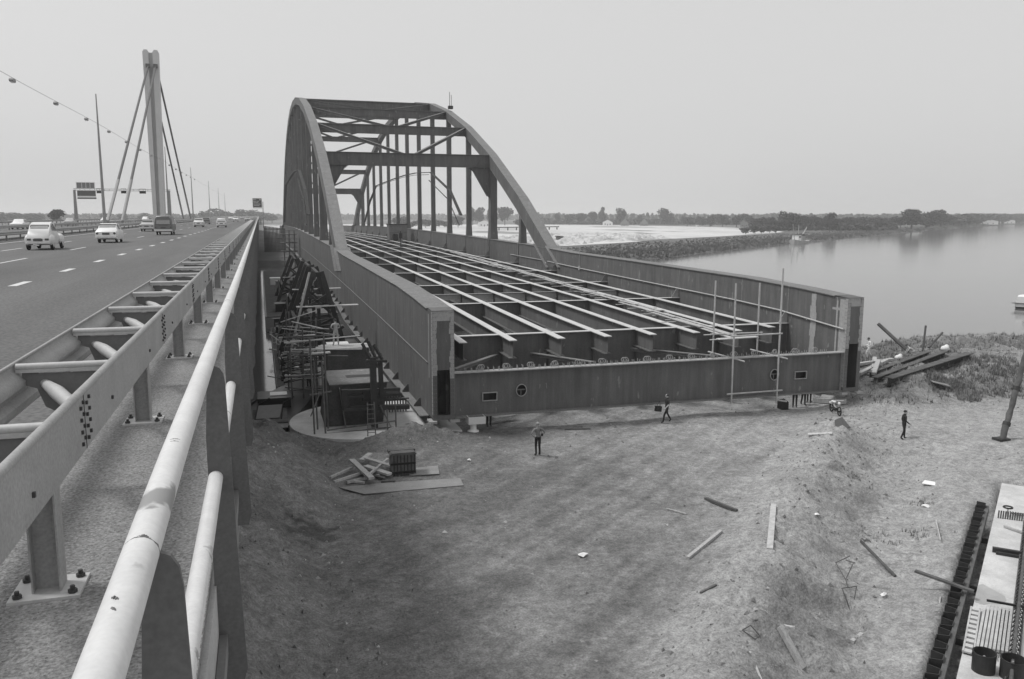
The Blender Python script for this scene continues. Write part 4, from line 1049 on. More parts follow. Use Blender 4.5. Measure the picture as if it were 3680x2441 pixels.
def car(kind, paint, label, loc, glass='glass', rotz=0.0, group='cars on the motorway', plate=True):
    t = thing('car', (0,0,0), label, 'van' if kind == 'van' else 'car', group)
    bd = MB()
    if kind == 'saloon':     # three-box car 4.1 m
        S = [(-2.05,[(.60,.34),(.76,.52),(.74,.80),(.60,.86)]),(-1.95,[(.66,.28),(.79,.50),(.78,.86),(.66,.92)]),(-1.3,[(.70,.24),(.80,.50),(.78,.90),(.70,.94)]),(-1.05,[(.70,.24),(.80,.50),(.78,.92),(.67,1.0)]),(-.70,[(.70,.22),(.80,.5),(.78,.93),(.58,1.34)]),(-.3,[(.70,.22),(.80,.5),(.78,.93),(.58,1.40)]),(.4,[(.70,.22),(.80,.5),(.78,.92),(.57,1.39)]),(1.0,[(.70,.22),(.80,.5),(.78,.90),(.66,.95)]),(1.9,[(.68,.26),(.78,.5),(.74,.80),(.62,.84)]),(2.05,[(.6,.34),(.70,.5),(.66,.74),(.5,.78)])]
        rw = (-1.02,.99,-.72,1.31,.62,.54); wb = 1.25; lz = .66; bz = .46
        sw = [[(-.80,.97),(-.66,1.28),(-.15,1.33),(-.15,.96)],[(-.08,.96),(-.08,1.33),(.36,1.32),(.80,.96)]]; trk = .64
    elif kind == 'fastback':  # small rear-engined saloon 3.6 m
        S = [(-1.80,[(.55,.36),(.68,.52),(.66,.74),(.55,.80)]),(-1.68,[(.62,.30),(.71,.50),(.70,.84),(.60,.92)]),(-1.2,[(.64,.25),(.73,.5),(.72,.90),(.62,1.00)]),(-1.0,[(.64,.24),(.73,.5),(.72,.91),(.60,1.07)]),(-.68,[(.64,.22),(.73,.5),(.72,.92),(.56,1.36)]),(-.2,[(.64,.22),(.73,.5),(.72,.92),(.55,1.40)]),(.4,[(.64,.22),(.73,.5),(.72,.91),(.53,1.36)]),(.9,[(.64,.22),(.73,.5),(.72,.88),(.60,.93)]),(1.6,[(.62,.26),(.71,.5),(.68,.78),(.55,.82)]),(1.8,[(.5,.34),(.62,.5),(.58,.70),(.44,.74)])]
        rw = (-.99,1.05,-.70,1.33,.575,.52); wb = 1.02; lz = .70; bz = .42
        sw = [[(-.80,.98),(-.66,1.29),(-.12,1.34),(-.12,.96)],[(-.05,.96),(-.05,1.34),(.33,1.31),(.70,.94)]]; trk = .58
    elif kind == 'van':
        S = [(-2.15,[(.62,.42),(.78,.60),(.80,1.02),(.72,1.62),(.55,1.84)]),(-2.05,[(.70,.34),(.84,.58),(.85,1.05),(.78,1.68),(.60,1.92)]),(-1.2,[(.72,.30),(.86,.58),(.87,1.06),(.80,1.70),(.62,1.96)]),(0.8,[(.72,.30),(.86,.58),(.87,1.06),(.80,1.70),(.62,1.96)]),(1.75,[(.72,.32),(.86,.58),(.86,1.06),(.76,1.66),(.56,1.90)]),(2.1,[(.66,.36),(.82,.6),(.80,1.05),(.60,1.2),(.4,1.25)]),(2.18,[(.5,.42),(.66,.6),(.62,.9),(.4,1.0),(.2,1.02)])]
        rw = (-2.155,1.08,-2.12,1.58,.66,.62); wb = 1.2; lz = .78; bz = .50
        sw = [[(-1.95,1.10),(-1.90,1.60),(-1.0,1.64),(-1.0,1.10)],[(-.9,1.10),(-.9,1.64),(0,1.64),(0,1.10)],[(.1,1.10),(.1,1.64),(.85,1.64),(.85,1.10)],[(.95,1.1),(.95,1.63),(1.55,1.55),(1.75,1.1)]]; trk = .68
    elif kind == 'estate':
        S = [(-1.95,[(.60,.36),(.72,.5),(.72,.90),(.60,1.22),(.52,1.32)]),(-1.85,[(.66,.28),(.75,.5),(.75,.92),(.62,1.30),(.54,1.43)]),(-1.0,[(.66,.24),(.76,.5),(.76,.92),(.63,1.34),(.56,1.47)]),(.2,[(.66,.22),(.76,.5),(.76,.91),(.63,1.34),(.55,1.46)]),(.45,[(.66,.22),(.76,.5),(.76,.91),(.62,1.30),(.54,1.42)]),(.95,[(.66,.22),(.76,.5),(.75,.88),(.65,.93),(.5,.96)]),(1.7,[(.64,.26),(.74,.5),(.71,.8),(.6,.86),(.45,.88)]),(1.85,[(.5,.34),(.64,.5),(.6,.72),(.5,.76),(.4,.78)])]
        rw = (-1.94,.93,-1.86,1.30,.585,.52); wb = 1.1; lz = .66; bz = .44
        sw = [[(-1.6,.95),(-1.55,1.27),(-.9,1.30),(-.9,.95)],[(-.82,.95),(-.82,1.30),(-.1,1.30),(-.1,.95)],[(-.02,.94),(-.02,1.30),(.38,1.27),(.75,.93)]]; trk = .62
    elif kind == 'roundback':  # tall light car with a sloping flat tail and separate wings
        S = [(-1.72,[(.48,.40),(.56,.50),(.56,.62),(.50,.66)]),(-1.60,[(.56,.34),(.60,.5),(.59,.80),(.53,.88)]),(-1.30,[(.58,.30),(.62,.5),(.60,1.02),(.54,1.16)]),(-1.05,[(.58,.28),(.62,.5),(.61,1.06),(.53,1.40)]),(-.75,[(.58,.28),(.62,.5),(.62,1.06),(.51,1.54)]),(-.3,[(.58,.28),(.62,.5),(.62,1.06),(.50,1.60)]),(.25,[(.58,.28),(.62,.5),(.62,1.04),(.48,1.50)]),(.62,[(.56,.28),(.60,.5),(.58,.98),(.50,1.05)]),(1.3,[(.42,.32),(.45,.5),(.42,.86),(.30,.95)]),(1.72,[(.30,.36),(.34,.5),(.32,.72),(.2,.78)])]
        rw = (-1.215,1.235,-1.02,1.425,.46,.44); wb = 1.2; lz = .62; bz = .44
        sw = [[(-.95,1.10),(-.85,1.38),(-.42,1.50),(-.42,1.10)],[(-.36,1.10),(-.36,1.50),(.16,1.44),(.30,1.08)]]; trk = .62
    bd.loft([ring(y, h) for y, h in S], True)
    if kind == 'roundback':
        for s in (-1, 1):      # bulging wings
            bd.ell((s*.60,-1.22,.56), (.17,.52,.36), 10, 7); bd.ell((s*.58,1.22,.56), (.17,.50,.34), 10, 7)
            bd.ell((s*.46,1.50,.80), (.10,.12,.10), 8, 5)
    body = bd.build('body', M[paint], t)
    # glass: rear window and side windows, set a little proud of the body in dark rubber
    y0, z0, y1, z1, w0, w1 = rw
    g = MB(); quadp(g, [(-w0,y0-.012,z0),(w0,y0-.012,z0),(w1,y1-.012,z1),(-w1,y1-.012,z1)], 0.012)
    fr = MB(); e = .035; quadp(fr, [(-w0-e,y0-.006,z0-e),(w0+e,y0-.006,z0-e),(w1+e,y1-.006,z1+e*.6),(-w1-e,y1-.006,z1+e*.6)], 0.008)
    rwin = fr.build('rear_window', M['rubber'], t); g.build('pane', M[glass], rwin)
    hwt = [(y, h) for y, h in S]
    def xat(y, z):
        for (ya, ha), (yb, hb) in zip(hwt, hwt[1:]):
            if ya <= y <= yb:
                f = (y-ya)/(yb-ya); h = [(a[0]+(b[0]-a[0])*f, a[1]+(b[1]-a[1])*f) for a, b in zip(ha, hb)]
                for (xa, za_), (xb, zb_) in zip(h, h[1:]):
                    if za_ <= z <= zb_: return xa+(xb-xa)*(z-za_)/max(1e-6, zb_-za_)
                return h[-1][0]
        return 0.6
    for s in (-1, 1):
        for w_ in sw:
            q = MB(); quadp(q, [(s*(xat(y, z)+.006), y, z) for y, z in w_][::-s], 0.008); q.build('side_window', M['glass_dark'], t)
    rear = S[0][0]
    # bumper, lamps, plate, exhaust
    b = MB(); hw = S[1][1][1][0]+.03
    b.prism([(-hw,rear+.22),(-hw,rear-.02),(-hw+.08,rear-.09),(hw-.08,rear-.09),(hw,rear-.02),(hw,rear+.22)], 'z', bz-.06, bz+.06); b.build('bumper', M['chrome'] if kind != 'roundback' else M['cream'], t)
    for s in (-1, 1):
        q = MB(); xx = s*(S[1][1][2][0]-.13); yl = rear+(.03 if kind != 'roundback' else .02)
        if kind == 'fastback': q.tube([(xx,yl+.06,lz),(xx,yl-.05,lz)], .085, 12)
        elif kind == 'van': q.tube([(s*.70,yl+.05,lz),(s*.70,yl-.08,lz)], .07, 10)
        else: q.box(xx-.10,xx+.10,yl-.05,yl+.08,lz-.06,lz+.05)
        q.build('tail_lamp', M['lamp_red'], t)
        for yy in (-wb, wb): wheel_parts(t, s*trk, yy, .31 if kind != 'fastback' else .28)
    if plate:
        q = MB(); q.box(-.24,.24,rear-.035,rear+.02,lz-.10,lz+.04); q.build('number_plate', M['plate'], t)
    if kind == 'van':
        q = MB(); q.box(-.42,.42,rear-.012,rear+.05,.98,1.0); q.box(-.2,.2,rear-.012,rear+.05,.80,.82); q.build('engine_lid_seam', M['rubber'], t)
        q = MB(); q.box(-.80,.80,rear-.16,rear+.02,.40,.58); q.build('rear_step', M['cream'], t)
    if kind == 'roundback':
        q = MB(); q.tube([(-.25,rear-.05,.30),(.05,rear-.02,.28)], .05, 8); q.build('exhaust', M['chrome'], t)
        q = MB(); q.box(-.18,.18,rear-.03,rear+.02,.56,.68); q.build('light_bar', M['galv_dark'], t)
    t.location = loc; t.rotation_euler = (0,0,rotz)
    return t
car('roundback','cream','small cream round-backed car with sloping tail and bulging wings, nearest at the left', (-12.25,55.6,RZ), rotz=0.0)
car('fastback','white','small white two-door saloon with round tail lamps between the cream car and the van', (-10.68,68.2,RZ))
car('van','carmid','grey passenger van with a pale bumper in the middle lanes', (-9.3,93.0,RZ))
car('saloon','carlight','pale saloon half hidden behind the left of the grey van', (-13.2,112.5,RZ), glass='glass_dark')
car('saloon','cream','low pale saloon right of the grey van', (-9.75,150.5,RZ), glass='glass_dark')
car('estate','white','white estate car in the slow lane near the block markings', (-5.95,146.0,RZ), glass='glass_dark')
car('saloon','white','small distant white saloon in the left lane by the barrier', (-6.7,262,RZ), glass='glass_dark')
car('saloon','carlight','distant pale saloon close to the vanishing safety barrier', (-3.5,273,RZ), glass='glass_dark')
car('saloon','cardark','dark saloon far ahead between the two pale cars', (-11.2,196,RZ), glass='glass_dark')
car('saloon','white','tiny white car far ahead beyond the stay cables', (-10.2,330,RZ), glass='glass_dark')
car('saloon','carlight','tiny pale car at the far end of the motorway', (-7.2,390,RZ), glass='glass_dark')
car('saloon','white','white oncoming car behind the barrier, left of the cream car', (-31.6,130,RZ), rotz=math.pi)
car('saloon','carlight','pale oncoming car seen over the barrier beside the gantry leg', (-33.5,172,RZ), rotz=math.pi)
car('saloon','white','white oncoming car far off between stay cables and pylon', (-34.5,215,RZ), rotz=math.pi)
car('estate','white','white oncoming estate far off right of the pylon foot', (-31.5,262,RZ), rotz=math.pi)
# ================================================================= UNDER THE BRIDGE, LEFT
pad = thing('pier_base', (5.3,49.3,-12.6), 'round pale concrete pier base at the water edge below the left bridge girder', 'pier base')
mb = MB(); pl = [(5.2+4.0*math.cos(t), 49.2+4.6*math.sin(t)) for t in np.linspace(math.pi*0.5, math.pi*1.5, 28)]+[(10.6,44.9),(10.6,53.6)]
mb.prism(pl, 'z', -14.6, -12.14); mb.build('concrete_base', M['conc_light'], pad)
mb = MB(); mb.ell((7.9,47.2,-12.14),(0.22,0.12,0.012),10,4); mb.build('drain_hole', M['black'], pad)
sb = thing('bearing_box', (6,49,-12.1), 'big dark steel bearing box standing on the round pier base under the girder', 'steel box')
mb = MB()
ft = [(3.15,47.8,-12.13),(6.5,47.8,-12.13),(6.5,51.8,-12.13),(3.15,51.8,-12.13)]; tp = [(3.52,47.6,-9.66),(6.75,47.6,-9.66),(6.75,51.9,-9.66),(3.52,51.9,-9.66)]
mb.loft([ft, tp], False); mb.build('box_body', M['primer_dark'], sb)
mb = MB(); mb.box(3.44,6.85,47.5,52.0,-9.655,-9.60); o = mb.build('top_plate', M['primer_top'], sb)
mb = MB(); mb.box(4.6,6.4,49.3,50.1,-9.598,-9.592); mb.build('slot', M['black'], o)
mb = MB(); mb.obox((4.3,47.6,-12.1),(4.0,47.4,-9.8),0.06,0.3); mb.build('edge_rib', M['primer_top'], sb)
tb = thing('support_tower_block', (6.2,57,-11.5), 'second steel support block with a planked top behind the bearing box', 'steel block')
mb = MB(); mb.box(3.9,6.6,54.6,56.4,-12.6,-8.70); mb.build('block_body', M['primer_dark'], tb)
mb = MB()
for i in range(4): mb = MB(); mb.box(3.0+.2*i,6.7,54.5+0.48*i,54.94+0.48*i,-8.69,-8.62+0.015*(i % 3)); mb.build('plank', M['wood'], tb)
jf = thing('jacking_frame', (6,46.4,-12.1), 'dark jacking frame of posts and beams in front of the bearing box', 'jack frame')
for (p, q, a, b) in (((4.15,46.9,-9.9),(7.4,46.9,-9.95),.25,.16),((4.15,46.9,-10.22),(7.5,46.9,-10.27),.25,.14),((4.25,46.9,-9.8),(4.25,46.9,-10.95),.34,.34),((4.15,46.9,-10.92),(7.9,46.9,-11.02),.5,.22),((5.86,46.6,-12.1),(5.82,46.6,-7.95),.34,.42),((6.3,46.7,-10.2),(6.25,46.7,-8.1),.25,.25),((5.3,46.9,-7.2),(5.66,46.5,-8.05),.12,.14),((5.62,46.9,-7.1),(6.0,46.5,-8.05),.12,.14),((5.95,46.9,-7.3),(6.35,46.5,-8.1),.12,.14),((5.45,46.5,-8.15),(6.6,46.5,-8.2),.3,.14),((5.5,47.0,-10.5),(5.5,47.0,-9.9),.5,.5)):
    mb = MB(); mb.obox(p, q, a, b); mb.build('frame_beam', M['dark_steel'], jf)
dk = thing('shade_fill_and_fence', (9.2,53,-12.1), 'added dark block standing in for shade under the left girder, with a bar fence', 'dark block')
mb = MB(); mb.box(7.0,10.4,53.6,58.5,-14.2,-11.75); mb.build('shade_fill_block', M['dark_steel'], dk)  # added dark block in place of the shade under the girder
for i in range(9): mb = MB(); mb.box(6.9+.17*i,6.98+.17*i,50.4,50.48,-12.14,-10.9-.05*i); mb.build('fence_bar', M['tube_dark'], dk)
mb = MB(); mb.box(6.8,8.5,50.36,50.5,-11.35,-11.27); mb.box(6.8,8.4,50.36,50.5,-11.85,-11.78); mb.build('fence_bar', M['tube_dark'], dk)
lad = thing('ladder', (5.5,45.2,-12.3), 'steel ladder standing on the pier base against the bearing box', 'ladder')
for x0, x1 in ((5.26,5.34),(5.70,5.71)):
    mb = MB(); mb.tube([(x0,45.0,-12.45),(x1,45.5,-10.3)], 0.03, 6); mb.build('ladder_rail', M['tube_dark'], lad)
for i in range(8): mb = MB(); z = -12.2+0.25*i; f = (z+12.45)/2.15; mb.tube([(5.26+0.08*f,45.0+0.5*f,z),(5.70,45.0+0.5*f,z)], 0.022, 6); mb.build('rung', M['tube_dark'], lad)
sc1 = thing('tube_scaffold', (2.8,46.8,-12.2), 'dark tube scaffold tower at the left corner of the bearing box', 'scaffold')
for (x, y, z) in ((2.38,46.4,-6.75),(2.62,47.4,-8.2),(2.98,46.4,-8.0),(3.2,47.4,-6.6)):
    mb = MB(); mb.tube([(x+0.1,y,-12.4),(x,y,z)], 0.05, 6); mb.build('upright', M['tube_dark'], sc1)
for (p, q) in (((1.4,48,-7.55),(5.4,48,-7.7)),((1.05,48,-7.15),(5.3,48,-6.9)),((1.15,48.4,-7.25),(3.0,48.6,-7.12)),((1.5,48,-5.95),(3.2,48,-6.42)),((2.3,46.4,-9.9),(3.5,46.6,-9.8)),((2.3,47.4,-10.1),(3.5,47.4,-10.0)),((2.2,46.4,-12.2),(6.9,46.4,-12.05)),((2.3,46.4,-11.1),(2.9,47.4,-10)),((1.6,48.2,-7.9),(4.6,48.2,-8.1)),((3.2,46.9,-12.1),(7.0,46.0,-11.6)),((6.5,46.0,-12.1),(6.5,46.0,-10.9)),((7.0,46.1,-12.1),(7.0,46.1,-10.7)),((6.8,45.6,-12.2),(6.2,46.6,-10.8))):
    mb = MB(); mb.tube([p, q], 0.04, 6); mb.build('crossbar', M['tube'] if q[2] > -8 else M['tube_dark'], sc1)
mb = MB(); mb.obox((2.5,48.1,-7.85),(3.6,48.1,-7.82),0.5,0.06); mb.build('plank', M['wood'], sc1)

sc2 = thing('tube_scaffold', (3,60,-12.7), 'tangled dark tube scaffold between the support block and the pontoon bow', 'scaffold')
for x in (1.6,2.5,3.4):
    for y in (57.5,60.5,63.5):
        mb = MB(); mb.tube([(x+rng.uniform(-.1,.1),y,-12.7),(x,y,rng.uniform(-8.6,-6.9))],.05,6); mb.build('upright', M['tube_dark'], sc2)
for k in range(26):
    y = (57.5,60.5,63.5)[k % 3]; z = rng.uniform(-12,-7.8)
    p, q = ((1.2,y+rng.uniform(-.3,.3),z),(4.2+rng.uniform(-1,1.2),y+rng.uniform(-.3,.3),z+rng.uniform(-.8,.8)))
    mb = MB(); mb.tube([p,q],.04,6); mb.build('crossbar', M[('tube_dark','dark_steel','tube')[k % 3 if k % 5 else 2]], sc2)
for k in range(9):
    y = rng.uniform(57,64); z = rng.uniform(-11.5,-8.2); mb = MB(); mb.obox((1.3,y,z),(rng.uniform(2.8,4.6),y+rng.uniform(-.4,.4),z+rng.uniform(-.1,.1)),.35,.05); mb.build('plank', M[('wood_dark','wood')[k % 2]], sc2)
# boats and pontoon
wb_ = thing('work_boat', (1,55,WZ), 'black open work boat with a low wheelhouse moored by the pier base', 'boat')
mb = MB(); mb.loft([[(x0,y,WZ-0.2),(x1,y,WZ-0.2),(x1+e,y,WZ+1.05+s),(x0-e,y,WZ+1.05+s)] for y,x0,x1,e,s in ((50.0,-1.4,1.0,.15,0),(52,-1.5,1.4,.2,0),(56,-1.0,2.3,.2,.05),(59,0.0,3.0,.2,.15),(61,1.2,3.2,.2,.3),(62.5,2.6,3.2,.1,.45))], False)
mb.build('hull', M['hull'], wb_)
mb = MB(); mb.box(-0.9,1.2,51.2,55.0,WZ+1.06,WZ+1.10); mb.build('deck', M['deckgrey'], wb_)
mb = MB(); mb.tube([(-1.65,50,WZ+1.10),(-1.7,52,WZ+1.10),(-1.2,56,WZ+1.15),(-0.2,59,WZ+1.25)],0.07,6); mb.tube([(1.2,50,WZ+1.10),(1.65,52,WZ+1.10),(2.55,56,WZ+1.15),(3.25,59,WZ+1.25)],0.07,6); mb.build('gunwale', M['black'], wb_)
mb = MB(); mb.box(-0.6,1.5,55.2,57.6,WZ+1.1,WZ+1.75); mb.build('cabin', M['hull'], wb_)
mb = MB(); mb.add([(-0.75,52.2,WZ+1.16),(0.7,52.2,WZ+1.16),(0.95,54.2,WZ+1.55),(-0.55,54.2,WZ+1.55)],[(0,1,2,3)]); mb.build('windscreen', M['galv_dark'], wb_)
mb = MB(); mb.box(0.2,1.3,56.0,57.0,WZ+1.76,WZ+1.8); mb.build('hatch', M['white'], wb_)
for x in (-0.75, 0.8):
    mb = MB(); mb.tube([(x,52.1,WZ+1.12),(x+0.2,54.3,WZ+1.65),(x+0.9,55.2,WZ+1.78)],0.035,5); mb.build('canopy_bar', M['black'], wb_)
mb = MB(); mb.box(1.30,1.75,50.7,51.6,WZ+0.72,WZ+0.95); mb.build('name_board', M['wood_light'], wb_)

pn = thing('pontoon', (4,72,WZ), 'long black pontoon with a blunt rounded bow under the left bridge girder', 'pontoon')
mb = MB(); c = [(0.75,66),(0.80,63.5),(1.5,61.2),(3,60.0),(5,59.8),(9,60.2),(9,98),(0.75,98)]
mb.prism(c, 'z', WZ-0.2, WZ+0.85); mb.build('hull', M['hull'], pn)
mb = MB(); c2 = [(x*0.985+0.06, y*0.998+0.16) for x, y in c]; mb.prism(c2, 'z', WZ+0.852, WZ+0.90); mb.build('deck', M['deckgrey'], pn)
mb = MB(); mb.tube([(x, y, WZ+0.78) for x, y in c[:6]], 0.09, 6); mb.build('rubbing_strip', M['primer_top'], pn)
names = [('winch','grey winch on the pontoon bow',(2.0,63.5)),('engine_box','squat engine box on the pontoon behind the winch',(3.4,64.6)),('oil_drum','oil drum on the pontoon deck by the left edge',(1.5,66.6)),('gas_bottle','pale gas bottle standing on the pontoon',(3.9,63.0))]
for nm, lb_, (x, y) in names:
    mb = MB(); z = WZ+0.9
    if nm == 'winch':
        mb.m = 0; mb.tube([(x-.5,y,z+.45),(x+.5,y,z+.45)],.3,12); mb.box(x-.6,x-.5,y-.4,y+.4,z,z+.8); mb.box(x+.5,x+.6,y-.4,y+.4,z,z+.8); mb.tube([(x+.6,y,z+.45),(x+.9,y,z+.45),(x+.9,y,z+.75)],.04,6)
        o = mb.build(nm, M['tube'])
    elif nm == 'engine_box':
        mb.box(x-.6,x+.6,y-.5,y+.5,z+.1,z+.9); mb.box(x-.65,x+.65,y-.55,y+.55,z+.9,z+.98); mb.tube([(x+.3,y,z+.9),(x+.3,y,z+1.5)],.07,6); mb.box(x-.7,x+.7,y-.6,y+.6,z,z+.1)
        o = mb.build(nm, M['galv'])
    elif nm == 'oil_drum':
        mb.tube([(x,y,z),(x,y,z+.28),(x,y,z+.30),(x,y,z+.58),(x,y,z+.60),(x,y,z+.88)],[.29,.29,.305,.29,.305,.29],12); o = mb.build(nm, M['rust'])
    else:
        mb.tube([(x,y,z),(x,y,z+1.15),(x,y,z+1.35),(x,y,z+1.5)],[.14,.14,.07,.04],10); o = mb.build(nm, M['white'])
    tag(o, lb_, nm.replace('_', ' '))

# tall steel trestles beside the girder
def trestle(y0, y1, label, zl, zt_, dx=0.0):
    t = thing('support_trestle', (4+dx,(y0+y1)/2,zl), label, 'trestle', 'steel trestles beside the left girder')
    zm = (zl+zt_)/2
    for k, yy in enumerate((y0, y1)):
        for (p, q, w_) in (((1.2,yy,zl),(4.1,yy,zt_),.40),((6.9,yy,zl),(4.7,yy,zt_),.40),((4.4,yy,zl),(4.4,yy,zm+1),.28),((2.2,yy,zm-.8),(6.0,yy,zm-.4),.24),((1.6,yy,zl+1.2),(6.4,yy,zm-.6),.22),((6.6,yy,zl+1.2),(2.6,yy,zm),.22),((2.7,yy,zm+.6),(5.6,yy,zm+2.4),.2),((5.4,yy,zm+.6),(3.4,yy,zm+2.4),.2)):
            p = (p[0]+dx, p[1], p[2]); q = (q[0]+dx, q[1], q[2])
            mb = MB(); mb.obox(p, q, w_, w_); mb.build('trestle_leg' if w_ > .3 else 'trestle_brace', M['dark_steel'], t)
    for x, z in ((1.3,zl+0.3),(6.8,zl+0.3),(2.5,zm),(5.8,zm),(4.4,zt_-.2)):
        mb = MB(); mb.obox((x+dx,y0,z),(x+dx,y1,z),.26,.26); mb.build('trestle_brace', M['dark_steel'], t)
    for (xa, ya, xb, yb) in ((2.2,y0,2.2,y1),(6.1,y0,6.1,y1)):
        mb = MB(); mb.obox((xa+dx,ya,zl+.5),(xb+dx,yb,zm),.2,.2); mb.build('trestle_brace', M['dark_steel'], t)
    for i in range(2): mb = MB(); mb.obox((2.6+dx,y0-.5+.42*i,zm+1.2),(7.6+dx,y0-.5+.42*i,zm+1.25),.38,.06); mb.build('plank', M['wood_light'], t)
    return t
trestle(70, 77, 'nearest dark steel trestle on the pontoon beside the left girder', WZ+0.9, -4.6)
trestle(90, 97, 'second dark steel trestle further along the pontoon', WZ+0.9, -5.2, .4)
trestle(120, 130, 'farthest dark steel trestle beside the left girder', WZ, -6.0, .2)
pr_ = thing('support_prop', (2.5,66,-12.7), 'long slanting steel tube prop leaning in front of the nearest trestle', 'prop')
mb = MB(); mb.tube([(1.35,66,-12.6),(3.55,66,-4.4)],0.09,8); mb.build('prop_tube', M['tube'], pr_)
mb = MB(); mb.box(1.1,1.6,65.7,66.3,-12.75,-12.5); mb.build('prop_foot', M['dark_steel'], pr_)
mb = MB(); mb.tube([(2.4,85,-12.3),(4.2,85,-5.6)],0.09,8); mb.box(2.2,2.6,84.8,85.2,-12.7,-12.3)
tag(mb.build('support_prop', M['tube']), 'slanting pale steel tube behind the long prop', 'prop')
# blocks and cabin on the pontoon
mb = MB(); mb.box(4.9,6.2,65.6,67.0,WZ+.9,-10.2); mb.m = 1; mb.box(4.7,6.4,65.4,67.2,-10.2,-10.08); mb.box(5.0,5.12,65.55,65.6,WZ+1,-10.3)
tag(mb.build('deck_shelter', [M['dark_steel'], M['white']]), 'small dark shelter with a thin white roof behind the worker on the planks', 'shelter')
mb = MB(); mb.box(4.3,6.6,80.0,84,-12.7,-9.4); mb.box(4.1,6.8,79.8,84.2,-9.4,-9.2)
tag(mb.build('steel_block', M['primer']), 'dark steel block between the two trestles', 'steel block')
clut = thing('deck_clutter', (3,70,WZ+0.9), 'litter of small machine parts, hoses and boxes on the pontoon deck', 'clutter')
mbs = {k: MB() for k in ('tube','dark_steel','wood_light','white','galv_dark')}
for _ in range(520):
    k = ['tube','dark_steel','galv_dark','wood_light','white'][min(4, int(rng.rand()**1.3*5))]
    x, y = rng.uniform(1.0, 7.0), rng.uniform(63, 97); s = rng.uniform(.08,.5); h = rng.uniform(.08,.9 if rng.rand() < .5 else .4); z = WZ+0.9
    if rng.rand() < .5: mbs[k].box(x,x+s,y,y+rng.uniform(.1,.8),z,z+h)
    else: mbs[k].tube([(x,y,z+.05),(x+rng.uniform(-1,1),y+rng.uniform(-1,1),z+h)],rng.uniform(.03,.08),6)
for k, m_ in mbs.items(): stuff(m_.build('loose_parts', M[k], clut))
# barge alongside further back and timber fender wall
b2 = thing('moored_barge', (2,150,WZ), 'long low barge with a pale deck moored behind the pontoon', 'barge')
mb = MB(); mb.prism([(0.2,104),(1.2,101.5),(7,101.5),(8,104),(8,190),(0.2,190)], 'z', WZ-.2, WZ+1.4); mb.build('hull', M['hull'], b2)
mb = MB(); mb.box(0.4,7.8,103,189,WZ+1.41,WZ+1.5); mb.build('deck', M['deckgrey'], b2)
for x, y, z, m_ in ((1.5,108,.9,'black'),(3.2,112,1.6,'white'),(5.2,118,1.2,'wood_light'),(2.0,131,2.0,'galv'),(4.4,140,1.4,'dark_steel'),(1.4,150,1.1,'white')):
    mb = MB(); mb.box(x,x+1.6,y,y+2.5,WZ+1.5,WZ+1.5+z); mb.box(x-.1,x+1.7,y-.1,y+2.6,WZ+1.5+z,WZ+1.6+z); mb.build('deck_box', M[m_], b2)
fw_ = thing('fender_wall', (4,285,-13.6), 'tall fender wall of upright timber piles far along the canal under the viaduct edge', 'fender wall')
fp = MB(); fp.tube([(0,0,0),(0,0,10.6)], [.22,.17], 6); fpm = fp.mesh('timber_pile', M['wood_dark'])
for k in range(16): link('timber_pile', fpm, fw_, (-2.6+0.42*k, rng.uniform(-.2,.2)-6*(k/16.), -0.6-0.05*k))
for z in (2.5, 6, 9): mb = MB(); mb.obox((1.4,285.3,-13.6+z),(7.8,279.5,-13.6+z),.25,.3); mb.build('waling', M['wood_dark'], fw_)
ct = thing('scaffold_tower', (6.5,205,-12), 'dark scaffold tower with platforms beside the left girder far off', 'scaffold')
for x in (5.4,6.6,7.8):
    for y in (203,207): mb = MB(); mb.tube([(x,y,-12.6),(x,y,-3.6)],.07,6); mb.build('upright', M['tube_dark'], ct)
for z in (-11,-8.6,-6.6,-4.6):
    mb = MB(); mb.box(4.6,8.4,202.6,207.4,z,z+.15); mb.build('platform', M['wood_dark'], ct)
    mb = MB(); mb.tube([(4.6,202.8,z+1),(8.4,202.8,z+1)],.05,5); mb.build('guard_bar', M['tube_dark'], ct)

